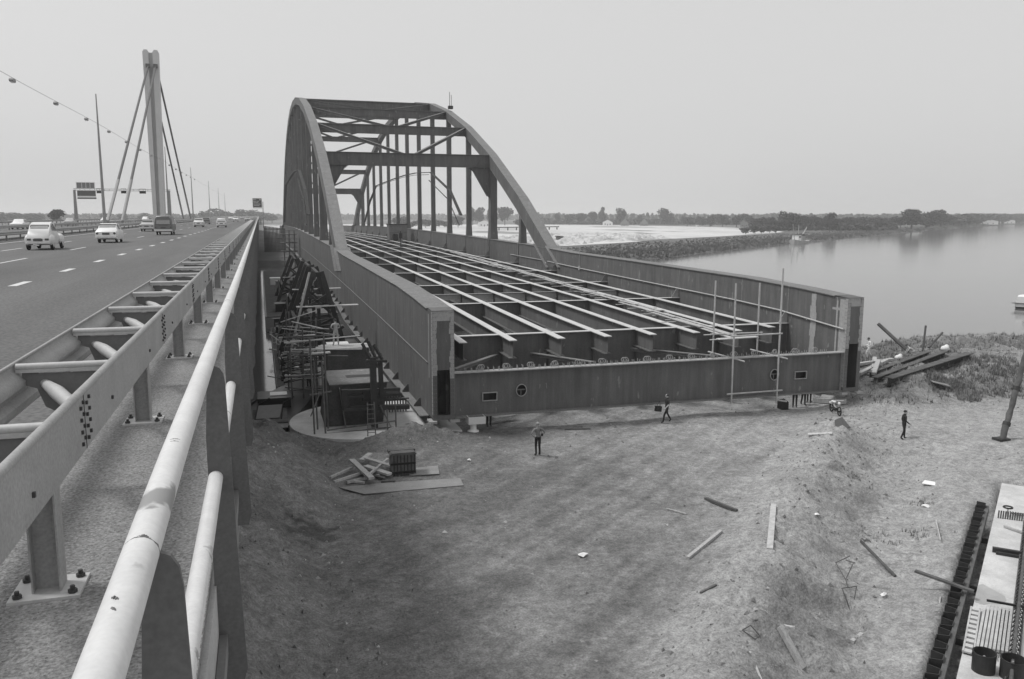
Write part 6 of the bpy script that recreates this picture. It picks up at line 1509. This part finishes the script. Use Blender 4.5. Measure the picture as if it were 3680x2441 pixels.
def f(mb): mb.obox(XYZ(9.75,.22,.10),XYZ(9.55,2.4,.10),.16,.18); mb.obox(XYZ(9.95,.35,.06),XYZ(9.8,2.5,.06),.10,.10)
onslab('steel_joist','dark steel joist lying across the slab','joist',f,'dark_steel')
def f(mb): mb.obox(XYZ(6.62,.45,.06),XYZ(7.15,1.3,.08),.10,.08)
onslab('grey_batten','grey batten lying on the slab between comb and joist','batten',f,'wood')
rb = thing('rebar_comb', XYZ(5.3,.6,0), 'row of short dark reinforcing bars standing like a comb on the slab', 'rebar')
for i in range(14): mb = MB(); mb.tube([XYZ(5.5-.015*i,.17+.085*i,0),XYZ(5.5-.015*i,.18+.085*i,.34)],.03,5); mb.build('bar', M['rust'], rb)
for i in range(9): mb = MB(); mb.tube([XYZ(4.4,.55+.10*i,.04),XYZ(5.0,.70+.10*i,.12)],.022,5); mb.build('bar', M['rust'], rb)
hp = thing('ring_post', XYZ(5.1,.48,0), 'dark iron ring on a short stem standing on the slab', 'iron ring')
mb = MB(); c = Vector(XYZ(5.1,.48,.42)); mb.tube([c+Vector((.17*math.cos(t),.17*math.sin(t),0)) for t in np.linspace(0,2*math.pi,19)],.035,6,False); mb.build('ring', M['black'], hp)
mb = MB(); mb.tube([XYZ(5.1,.48,0),XYZ(5.1,.48,.40)],.03,6); mb.build('stem', M['tube'], hp)
ld = thing('slotted_panel', XYZ(17.2,.15,0), 'pale slotted shutter panel lying along the edge of the slab', 'panel')
u1, u2 = 15.55, 18.85
mb = MB(); mb.obox(XYZ(u1,-.01,.08),XYZ(u2,.05,.08),.05,.07); mb.build('side_bar', M['wood_light'], ld)
mb = MB(); mb.obox(XYZ(u1,.24,.08),XYZ(u2,.32,.08),.05,.07); mb.build('side_bar', M['wood_light'], ld)
mb = MB(); mb.obox(XYZ(u1,.13,.02),XYZ(u2,.18,.02),.22,.02); mb.build('back_sheet', M['wood_dark'], ld)
for i in range(10): mb = MB(); a = u1+.1+(u2-u1-.2)*i/9; mb.obox(XYZ(a,.02,.08),XYZ(a,.27,.08),.21,.05); mb.build('cross_board', M['conc_light'], ld)
cp = thing('ribbed_panel', XYZ(17,.7,0), 'ribbed formwork panel with rows of dark slots lying on the slab', 'panel')
for i in range(9):
    mb = MB(); v = .36+.105*i; mb.obox(XYZ(15.3-.03*i,v,.10),XYZ(18.4-.02*i,v+.02,.10),.075,.08); mb.build('panel_rib', M['wood_light'] if i < 5 else M['wood'], cp)
for i in range(4):
    q = MB(); v = .835+.105*i
    for j in range(30): q.box(*sum(((a-.012,a+.012) for a in xy(15.3+.10*j,v)),()),SZ+.03,SZ+.13)
    stuff(q.build('tie_bars', M['dark_steel'], cp))
mb = MB(); mb.obox(XYZ(15.0,.38,.2),XYZ(14.85,1.6,.2),.06,.07); mb.build('head_bar', M['black'], cp)
for i in range(9): mb = MB(); mb.tube([XYZ(18.4,.40+.09*i,.06),XYZ(18.8,.41+.09*i,.14)],.018,5); mb.build('pin', M['rust'], cp)
for i, (u, v, r, lb_) in enumerate(((19.55,.62,.30,'large dark open steel drum on the slab, left of the two'),(19.5,1.32,.32,'second dark open steel drum on the slab, cut off by the picture edge'))):
    d = thing('open_drum', XYZ(u,v,0), lb_, 'drum', 'open drums on the slab')
    mb = MB(); c = XYZ(u,v,0); n = 22; H_ = .55
    o_ = [(c[0]+r*math.cos(t),c[1]+r*math.sin(t)) for t in np.linspace(0,2*math.pi,n+1)[:-1]]; i_ = [(c[0]+(r-.02)*math.cos(t),c[1]+(r-.02)*math.sin(t)) for t in np.linspace(0,2*math.pi,n+1)[:-1]]
    vs = [(x,y,c[2]) for x,y in o_]+[(x,y,c[2]+H_) for x,y in o_]+[(x,y,c[2]+H_) for x,y in i_]+[(x,y,c[2]+.05) for x,y in i_]
    mb.add(vs, sum([[(q,(q+1)%n,(q+1)%n+n,q+n),(q+n,(q+1)%n+n,(q+1)%n+2*n,q+2*n),(q+2*n,(q+1)%n+2*n,(q+1)%n+3*n,q+3*n)] for q in range(n)],[])+[tuple(range(3*n,4*n))]); mb.build('drum_shell', M['dark_steel'], d)
    mb = MB(); mb.tube([(c[0]+r*math.cos(t),c[1]+r*math.sin(t),c[2]+H_) for t in np.linspace(0,2*math.pi,n+1)],.02,5,False); mb.build('drum_rim', M['black'], d)
    mb = MB()
    for q in range(16): mb.box(c[0]-.16+.08*(q%4),c[0]-.11+.08*(q%4),c[1]-.16+.08*(q//4),c[1]-.11+.08*(q//4),c[2]+.06,c[2]+.2+.25*rng.rand())
    stuff(mb.build('scrap_pieces', M['galv'], d))
rc = thing('reinforcing_cage', XYZ(12,1.3,0), 'long dark lattice reinforcing cage lying along the slab', 'rebar cage')
def cagept(u, k):
    return XYZ(u, 1.13+.005*(u-10)+(0,.27,.13)[k], (.10,.10,.36)[k])
for k in range(3): mb = MB(); mb.tube([cagept(5.5,k),cagept(21.5,k)],.030 if k < 2 else .05,6); mb.build('main_bar', M['rust'], rc)
for i in range(46):
    u = 5.6+.34*i
    mb = MB(); mb.tube([cagept(u,0),cagept(u+.17,2),cagept(u+.34,0)],.016,5); mb.tube([cagept(u+.17,2),cagept(u+.17,1)],.016,5); mb.tube([cagept(u,0),cagept(u+.1,1)],.018,5); mb.build('stirrup', M['dark_steel'], rc)

# ================================================================= FAR BANK: TREES, HOUSES, BOATS
def crown_mesh(seed, w_, h_, n, ls, lobes=7, shape='round', m='leaf'):
    r = np.random.RandomState(seed); mb = MB(); L = []
    for _ in range(lobes):
        if shape == 'round': c = (r.uniform(-.55,.55)*w_/2, r.uniform(-.55,.55)*w_/2, h_*(.32+.55*r.rand())); s = (w_*.27*r.uniform(.8,1.3),)*2+(h_*.2*r.uniform(.8,1.3),)
        else: z = h_*(.18+.75*r.rand()); c = (r.uniform(-.2,.2)*w_, r.uniform(-.2,.2)*w_, z); s = (w_*.30*(1.15-z/h_*.7),)*2+(h_*.17,)
        L.append((c, s))
    if shape == 'round': L += [((0,0,h_*.55),(w_*.40,w_*.40,h_*.33))]
    for _ in range(n):
        c, s = L[r.randint(len(L))]; d = r.normal(size=3); d /= np.linalg.norm(d); q = r.rand()**.35
        p = Vector((c[0]+d[0]*s[0]*q, c[1]+d[1]*s[1]*q, max(h_*.10, c[2]+d[2]*s[2]*q)))
        a = Vector(r.normal(size=3)).normalized(); b = a.cross(Vector(r.normal(size=3))).normalized(); k = ls*r.uniform(.6,1.4)
        mb.add([p-a*k-b*k*.5, p+a*k-b*k*.6, p+a*k*.8+b*k*.5, p-a*k*.7+b*k*.6], [(0,1,2,3)])
    return mb.mesh('crown', M[m], recalc=False)
def trunk_mesh(h_, r0, sp):
    mb = MB(); mb.tube([(0,0,-.4),(0.05*h_*.1,0,h_*.3),(0,0,h_*.62)],[r0,r0*.75,r0*.3],7)
    for k in range(5): t = k*1.3; z = h_*(.25+.07*k); mb.tube([(0,0,z),(sp*.5*math.cos(t),sp*.5*math.sin(t),z+h_*.14),(sp*math.cos(t),sp*math.sin(t),z+h_*.24)],[r0*.4,r0*.25,r0*.1],5)
    return mb.mesh('trunk', M['bark'])
KIND = {}
for i in range(4): KIND['round',i] = (crown_mesh(20+i,1.0,1.0,1500,.042,8+i), trunk_mesh(1.0,.035,.28))
for i in range(3): KIND['poplar',i] = (crown_mesh(40+i,.34,1.0,700,.030,9,'tall','leaf_far'), trunk_mesh(1.0,.018,.06))
for i in range(3): KIND['bush',i] = (crown_mesh(60+i,1.2,1.0,900,.06,8,'round','leaf_pale'), trunk_mesh(.6,.03,.3))
for i in range(2): KIND['far',i] = (crown_mesh(80+i,1.0,1.0,900,.06,8,'round','leaf_far'), trunk_mesh(1.0,.035,.28))
def tree(kind, x, y, w_, h_, label, group=None, z=-12.0, name='tree'):
    v = rng.randint(len([k for k in KIND if k[0] == kind])); cm_, tm_ = KIND[kind, v]
    t = thing(name, (x,y,z), label, 'bush' if kind == 'bush' else 'tree', group, rng.rand()*6.28); t.scale = (w_,w_,h_)
    link('crown', cm_, t); link('trunk', tm_, t)
    return t
def spot(bear, dist):       # a place on the far land: compass bearing from the viewpoint (degrees right of +Y) and distance
    a = math.radians(bear); return dist*math.sin(a), dist*math.cos(a)
ORD = 'first second third fourth fifth sixth seventh eighth ninth tenth eleventh twelfth thirteenth fourteenth fifteenth sixteenth seventeenth eighteenth nineteenth twentieth twenty-first twenty-second'.split()
def shore_dist(bear):       # how far the waterline of the far shore lies in a given direction
    s, c = math.sin(math.radians(bear)), math.cos(math.radians(bear))
    for (x0, y0), (x1, y1) in zip(SHORE, SHORE[1:]):
        k0, k1 = x0*c-y0*s, x1*c-y1*s
        if k0 <= 0 <= k1 or k1 <= 0 <= k0:
            t = k0/(k0-k1) if k0 != k1 else 0; return math.hypot(x0+(x1-x0)*t, y0+(y1-y0)*t)
    return 3000
def big(bear, dist, w_, h_, label, kind='round', group=None, name='tree', z=-12.0): return tree(kind, *spot(bear, dist), w_, h_, label, group, z, name)
big(14.1,1010,15,21,'dense tree behind the third right hanger from the portal')
big(14.6,1000,13,21,'dark round tree between two right hangers of the bridge')
big(16.3,1000,19,22,'big round tree just left of the last right hanger')
big(15.5,1015,16,22,'round tree partly behind the right portal hanger')
big(19.9,1060,9,15,'small tree right of the right arch foot','round')
big(20.7,1050,16,14,'low broad tree at the left end of the sand field hedge')
big(21.5,1055,15,15,'dense low tree in the hedge left of the tall thin tree')
big(22.3,1060,13,17,'leafy tree directly left of the tall thin tree')
big(22.9,1060,9,21.5,'tall thin tree rising over the hedge left of the houses','far')
big(24.2,1070,13,21,'fan-shaped tree behind the two gabled houses')
big(27.25,1100,24,21,'broadest round tree standing alone above the hedge')
big(25.4,1080,9,12,'small bush-like tree right of the gabled houses','bush')
for i, b in enumerate((28.6,29.4,30.1,30.9,31.8,32.6)): big(b,960-12*i,16,12+rng.uniform(-1,2),'low rounded tree in the hedge behind the sand field, '+ORD[i]+' from the left',group='hedge trees behind the sand field')
big(35.1,700,17,15.5,'dark round tree towering over the shore wood near the dredger')
big(37.6,720,13,14.5,'second dark tree top standing out of the shore wood')
n_ = 0
for b in np.arange(33.2, 41.8, 0.42):
    n_ += 1
    big(b+rng.uniform(-.1,.1), 690+ (b-33)*26+rng.uniform(-15,35), rng.uniform(11,17), rng.uniform(9,12.5), 'dark leafy tree in the dense wood along the far shore, '+ORD[n_-1]+' from the left', group='trees of the shore wood')
big(42.3,shore_dist(42.3)+45,26,18,'big dark tree at the left of the tall grove far along the shore')
big(43.1,shore_dist(43.1)+40,26,17,'middle tree of the tall grove far along the shore')
big(43.9,shore_dist(43.9)+40,29,18.5,'big dark tree at the right of the tall grove far along the shore')
for i, b in enumerate(np.arange(44.6, 49.6, .42)): big(b, shore_dist(b)+rng.uniform(30,70), 34, 12+.0024*shore_dist(b)*rng.uniform(.7,1.1), 'hazy tree in the distant line along the right shore, '+ORD[i]+' from the left', 'far', 'distant trees along the right shore')
for i, b in enumerate((32.4,33.0,33.4,33.9,34.3)): big(b, 560+14*i, 7, rng.uniform(3,6), 'pale shrub on the reed bank by the dredger, '+ORD[i]+' from the left', 'bush', 'shrubs by the dredger', 'shrub')
for i, b in enumerate((9.2,9.9,10.9,11.6,12.4,13.1,17.5)): big(b, 760+10*i, 13, rng.uniform(6,11), 'bushy tree seen between the right hangers beyond the sand, '+ORD[i]+' from the left', 'bush', 'bushy trees beyond the bridge', 'shrub')
# poplar row along the horizon
for i in range(64):
    b = 17.6+rng.uniform(-.1,.1)+i*.30
    big(b, 1560+rng.uniform(-30,30), rng.uniform(24,36), rng.uniform(15,18), 'slim poplar in the long pale row on the horizon', 'poplar', 'poplars on the horizon', 'poplar_tree')
# trees on the left, beyond the oncoming lanes
big(-11.75,560,11,8.6,'dark round tree beside the gantry leg', z=-5.6)
for i, (b, h_, w_) in enumerate(((-15.9,13,15),(-15.1,14,15),(-14.4,13.5,17),(-13.6,12.5,16),(-12.9,12.5,15),(-9.2,13,9),(-8.1,12.5,8),(-6.9,13.5,11),(-5.8,13,9),(-4.1,13,9),(-3.3,16,10),(-2.2,19.5,24),(-.9,18,24),(0.1,15,15),(.8,14,12))):
    big(b, 1250, w_*1.6, h_, 'hazy tree on the horizon beyond the motorway, '+ORD[i]+' from the left', 'far', 'horizon trees beyond the motorway')
# far woods that read as one mass
def wood(name, b0, b1, dist, h0, h1, n, m, z=-12.2, depth=60):
    mb = MB()
    for _ in range(n):
        b = rng.uniform(b0, b1); d = max(dist, shore_dist(b)+50)+rng.uniform(0, depth); x, y = spot(b, d)
        hh = h0+(h1-h0)*(.5+1.1*float(fbm(np.array(b*2.1), np.array(dist*.01), 3)))
        p = Vector((x, y, z+hh*rng.rand()**.7)); a = Vector(rng.normal(size=3)).normalized(); c = a.cross(Vector(rng.normal(size=3))).normalized(); k = rng.uniform(1.2,2.6)*dist/1000
        mb.add([p-a*k-c*k*.6, p+a*k-c*k*.6, p+a*k*.8+c*k*.6, p-a*k*.8+c*k*.6], [(0,1,2,3)])
    return stuff(mb.build(name, M[m], recalc=False))
wood('hedge_wood', 18.5, 33.5, 1130, 4, 8, 5200, 'leaf_far')
wood('far_wood', 33, 52, 1700, 11, 16, 6000, 'leaf_far', depth=120)
wood('horizon_wood', 8, 36, 2100, 10, 15, 3600, 'leaf_far', depth=100)
wood('horizon_wood', -19, 8, 1900, 9, 14, 4200, 'leaf_far', depth=120)
wood('shore_wood', 33.5, 41.5, 730, 4, 7, 3600, 'leaf', depth=90)
wood('distant_wood', 43, 50.5, 1150, 9, 15, 4200, 'leaf_far', depth=200)

def house(bear, dist, w_, d_, h_, rh, label, wall='brick', roof='roof', name='house', rot=0.0):
    x, y = spot(bear, dist); t = thing(name, (0,0,0), label, 'house')
    mb = MB(); mb.box(-w_/2,w_/2,-d_/2,d_/2,0,h_); mb.prism([(-w_/2,h_),(w_/2,h_),(0,h_+rh)],'y',-d_/2,d_/2); mb.build('wall', M[wall], t)
    mb = MB()
    for s in (-1, 1): mb.obox((s*(w_/2+.3),0,h_-.15),(0,0,h_+rh+.12),d_+.6,.2,up=(0,1,0)) if False else mb.add([(s*(w_/2+.4),-d_/2-.3,h_-.2),(s*(w_/2+.4),d_/2+.3,h_-.2),(0,d_/2+.3,h_+rh+.15),(0,-d_/2-.3,h_+rh+.15),(s*(w_/2+.4),-d_/2-.3,h_),(s*(w_/2+.4),d_/2+.3,h_),(0,d_/2+.3,h_+rh+.35),(0,-d_/2-.3,h_+rh+.35)],[(0,1,2,3),(4,7,6,5),(0,4,5,1),(1,5,6,2),(2,6,7,3),(3,7,4,0)])
    r = mb.build('roof', M[roof], t)
    mb = MB(); mb.box(-.4,.4,.5,1.3,h_+rh-.8,h_+rh+1.0); mb.build('chimney', M['rust'], r)
    for xx in (-w_*.25, w_*.25):
        mb = MB(); mb.box(xx-.6,xx+.6,-d_/2-.06,-d_/2,1.0,2.4); f_ = mb.build('window', M['glass_dark'], t)
        mb = MB(); mb.box(xx-.7,xx+.7,-d_/2-.12,-d_/2-.02,.85,1.0); mb.build('sill', M['white'], f_)
    mb = MB(); mb.box(-.5,.5,-d_/2-.06,-d_/2,0,2.1); mb.build('door', M['cardark'], t)
    t.location = (x, y, -12.0); t.rotation_euler = (0,0,math.radians(-bear)+rot)
house(24.45,980,9.5,12,3.2,5.2,'left of two steep gabled houses behind the sand field')
house(25.75,978,9.5,12,3.2,5.0,'right of two steep gabled houses behind the sand field')
house(23.3,1010,12,9,4.0,3.0,'low pale house half hidden in the hedge left of the gabled houses', wall='white')
house(32.3,900,8,10,4.2,5.0,'tall gabled house among trees near the reed bank', wall='brick')
house(14.9,900,14,9,4.2,2.4,'low white house seen between the right hangers', wall='white')
house(46.4,shore_dist(46.4)+28,26,10,5.0,3.0,'long pale farm building at the far right shore', wall='white')
house(47.4,shore_dist(47.4)+28,22,10,5.0,3.0,'second pale farm building at the far right shore', wall='white')
mb = MB(); x, y = spot(29.3, 940)
for dx in (0,): mb.box(x-2.2,x+2.2,y-1,y+1,-11.7,-10.8); mb.box(x-1.2,x+1.4,y-.9,y+.9,-10.8,-10.2)
for sx in (-1.3,1.3): mb.tube([(x+sx,y-1.05,-11.7),(x+sx,y+1.05,-11.7)],.35,10)
tag(mb.build('parked_car', M['white']), 'tiny white car parked before the hedge behind the sand field', 'car')
# jetty-like trestle on the sand, dark hut
jt = thing('loading_trestle', (205,640,-12), 'long dark flat trestle on posts standing on the sand behind the right hangers', 'trestle')
mb = MB(); mb.obox((178,628,-9.4),(240,662,-9.4),3.0,.8); mb.build('trestle_deck', M['wood_dark'], jt)
for i in range(8):
    mb = MB(); f_ = i/7.; mb.box(179+60*f_-.4,179+60*f_+.4,628.6+33*f_-.4,628.6+33*f_+.4,-12.2,-9.8); mb.build('trestle_post', M['wood_dark'], jt)
hx = thing('dark_hut', (138,378,-12), 'small dark hut on the sand just right of the right arch', 'hut')
mb = MB(); mb.box(136.7,139.4,377,380,-12,-10.2); mb.build('wall', M['wood_dark'], hx)
mb = MB(); mb.prism([(136.4,-10.2),(139.7,-10.2),(139.5,-9.9),(136.6,-9.7)],'y',376.7,380.3); mb.build('roof', M['dark_steel'], hx)
# dredger moored at the far shore
dr = thing('dredger', (255,356,WZ), 'small pale dredging vessel with a slanting boom moored at the reed bank', 'boat')
ax_, ay_ = math.cos(.62), math.sin(.62)
def dp_(l, s, h): return (252+l*ax_-s*ay_, 354+l*ay_+s*ax_, WZ+h)
def dbox(l0,l1,s0,s1,h0,h1,m,nm):
    mb = MB(); mb.add([dp_(l0,s0,h0),dp_(l1,s0,h0),dp_(l1,s1,h0),dp_(l0,s1,h0),dp_(l0,s0,h1),dp_(l1,s0,h1),dp_(l1,s1,h1),dp_(l0,s1,h1)],[(0,3,2,1),(4,5,6,7),(0,1,5,4),(1,2,6,5),(2,3,7,6),(3,0,4,7)]); return mb.build(nm, M[m], dr)
mb = MB(); mb.loft([[dp_(l,-w_,-.3),dp_(l,w_,-.3),dp_(l,w_+.4,1.2+e),dp_(l,-w_-.4,1.2+e)] for l,w_,e in ((-1.5,.6,.9),(0,1.9,.5),(3,2.3,.1),(14,2.3,0),(17,1.8,.3))], False); mb.build('hull', M['carlight'], dr)
dbox(2,6,-1.6,1.6,1.2,4.2,'white','wheelhouse'); dbox(1.8,6.2,-1.8,1.8,4.2,4.5,'deckgrey','wheelhouse_roof'); dbox(2.3,5.6,-1.66,-1.6,2.8,3.7,'glass_dark','wheelhouse_window')
dbox(8,13,-1.4,1.4,1.2,3.6,'galv','engine_house'); dbox(9,12,-1.2,1.2,3.6,4.6,'deckgrey','hopper')
for a, b, nm in ((dp_(1,0,1.5),dp_(-2.5,0,9.5),'boom'),(dp_(6,0,4.5),dp_(6,0,9),'mast'),(dp_(12,0,4),dp_(18,0,8),'boom'),(dp_(13,.8,3.6),dp_(20,.8,7.2),'ladder_frame')):
    mb = MB(); mb.tube([a,b],.20,6); mb.build(nm, M['carlight'], dr)
# white motor cruiser cut by the right edge of the picture
mc = thing('motor_cruiser', (111.5,96.5,WZ), 'white cabin cruiser cut off by the right edge of the picture', 'boat')
def cp_(l, s, h): return (108.0+l*.83-s*.56, 95.4+l*-.02*0+l*.30+s*.83, WZ+h)
mb = MB(); mb.loft([[cp_(l,-w_*.8,-.2),cp_(l,w_*.8,-.2),cp_(l,w_,.75+e),cp_(l,-w_,.75+e)] for l,w_,e in ((-.1,.9,.05),(.3,1.15,0),(4,1.25,.05),(7,.9,.3),(8.5,.15,.5))], False); mb.build('hull', M['white'], mc)
mb = MB(); mb.loft([[cp_(l,-w_*.83,-.02),cp_(l,w_*.83,-.02),cp_(l,w_*.90,.28),cp_(l,-w_*.90,.28)] for l,w_ in ((-.13,.95),(.3,1.20),(4,1.30),(7,.95),(8.5,.2))], False); mb.build('reflection_stripe', M['black'], mc)  # dark reflection along the water painted onto the hull as a band
mb = MB(); mb.loft([[cp_(l,-w_,z0),cp_(l,w_,z0),cp_(l,w_*.86,z1),cp_(l,-w_*.86,z1)] for l,w_,z0,z1 in ((.3,1.0,.78,1.75),(.7,1.0,.78,1.98),(4.4,1.0,.8,2.0),(5.4,.9,.85,1.2))], False); mb.build('cabin', M['white'], mc)
for l in (.9,2.0,3.1):
    mb = MB(); mb.add([cp_(l,-1.0,1.12),cp_(l+.85,-1.0,1.12),cp_(l+.85,-.93,1.68),cp_(l,-.93,1.68)],[(0,1,2,3)]); mb.build('cabin_window', M['glass_dark'], mc)
mb = MB(); mb.loft([[cp_(l,-1.35,.76),cp_(l,1.35,.76),cp_(l,1.35,.84),cp_(l,-1.35,.84)] for l in (-.3,6.5)], False); mb.build('rubbing_strake', M['cardark'], mc)
person('helmsman in dark clothes on the roof of the cabin cruiser at the right edge', cp_(1.9,0,2.0), .4, dict(pel=(0,0,.35), wai=(0,0,.48), che=(0,0,.72), nek=(0,.02,.88), hed=(0,.05,1.0), top=(0,.06,1.12), ls=(-.18,0,.82), le=(-.25,.03,.58), lw=(-.2,.2,.45), rs=(.18,0,.82), re=(.25,.03,.58), rw=(.2,.2,.45), lh=(-.1,.02,.30), lk=(-.12,.42,.32), la=(-.12,.46,-.02), lt=(-.12,.62,-.02), rh=(.1,.02,.30), rk=(.12,.42,.32), ra=(.12,.46,-.02), rt=(.12,.62,-.02)), ('cl_dark','cl_dark'))

# ================================================================= AIR
hz = MB(); hz.box(-15000, 15000, -60, 15000, -18.6, 60)
HAZE = bpy.data.materials.new('haze_air'); HAZE.use_nodes = True; nt = HAZE.node_tree
for n in list(nt.nodes): nt.nodes.remove(n)
pv = nt.nodes.new('ShaderNodeVolumePrincipled'); pv.inputs['Color'].default_value = (1,1,1,1); pv.inputs['Density'].default_value = 0.00028; pv.inputs['Anisotropy'].default_value = 0.2
mo_ = nt.nodes.new('ShaderNodeOutputMaterial'); nt.links.new(pv.outputs[0], mo_.inputs['Volume'])
stuff(hz.build('haze', HAZE))
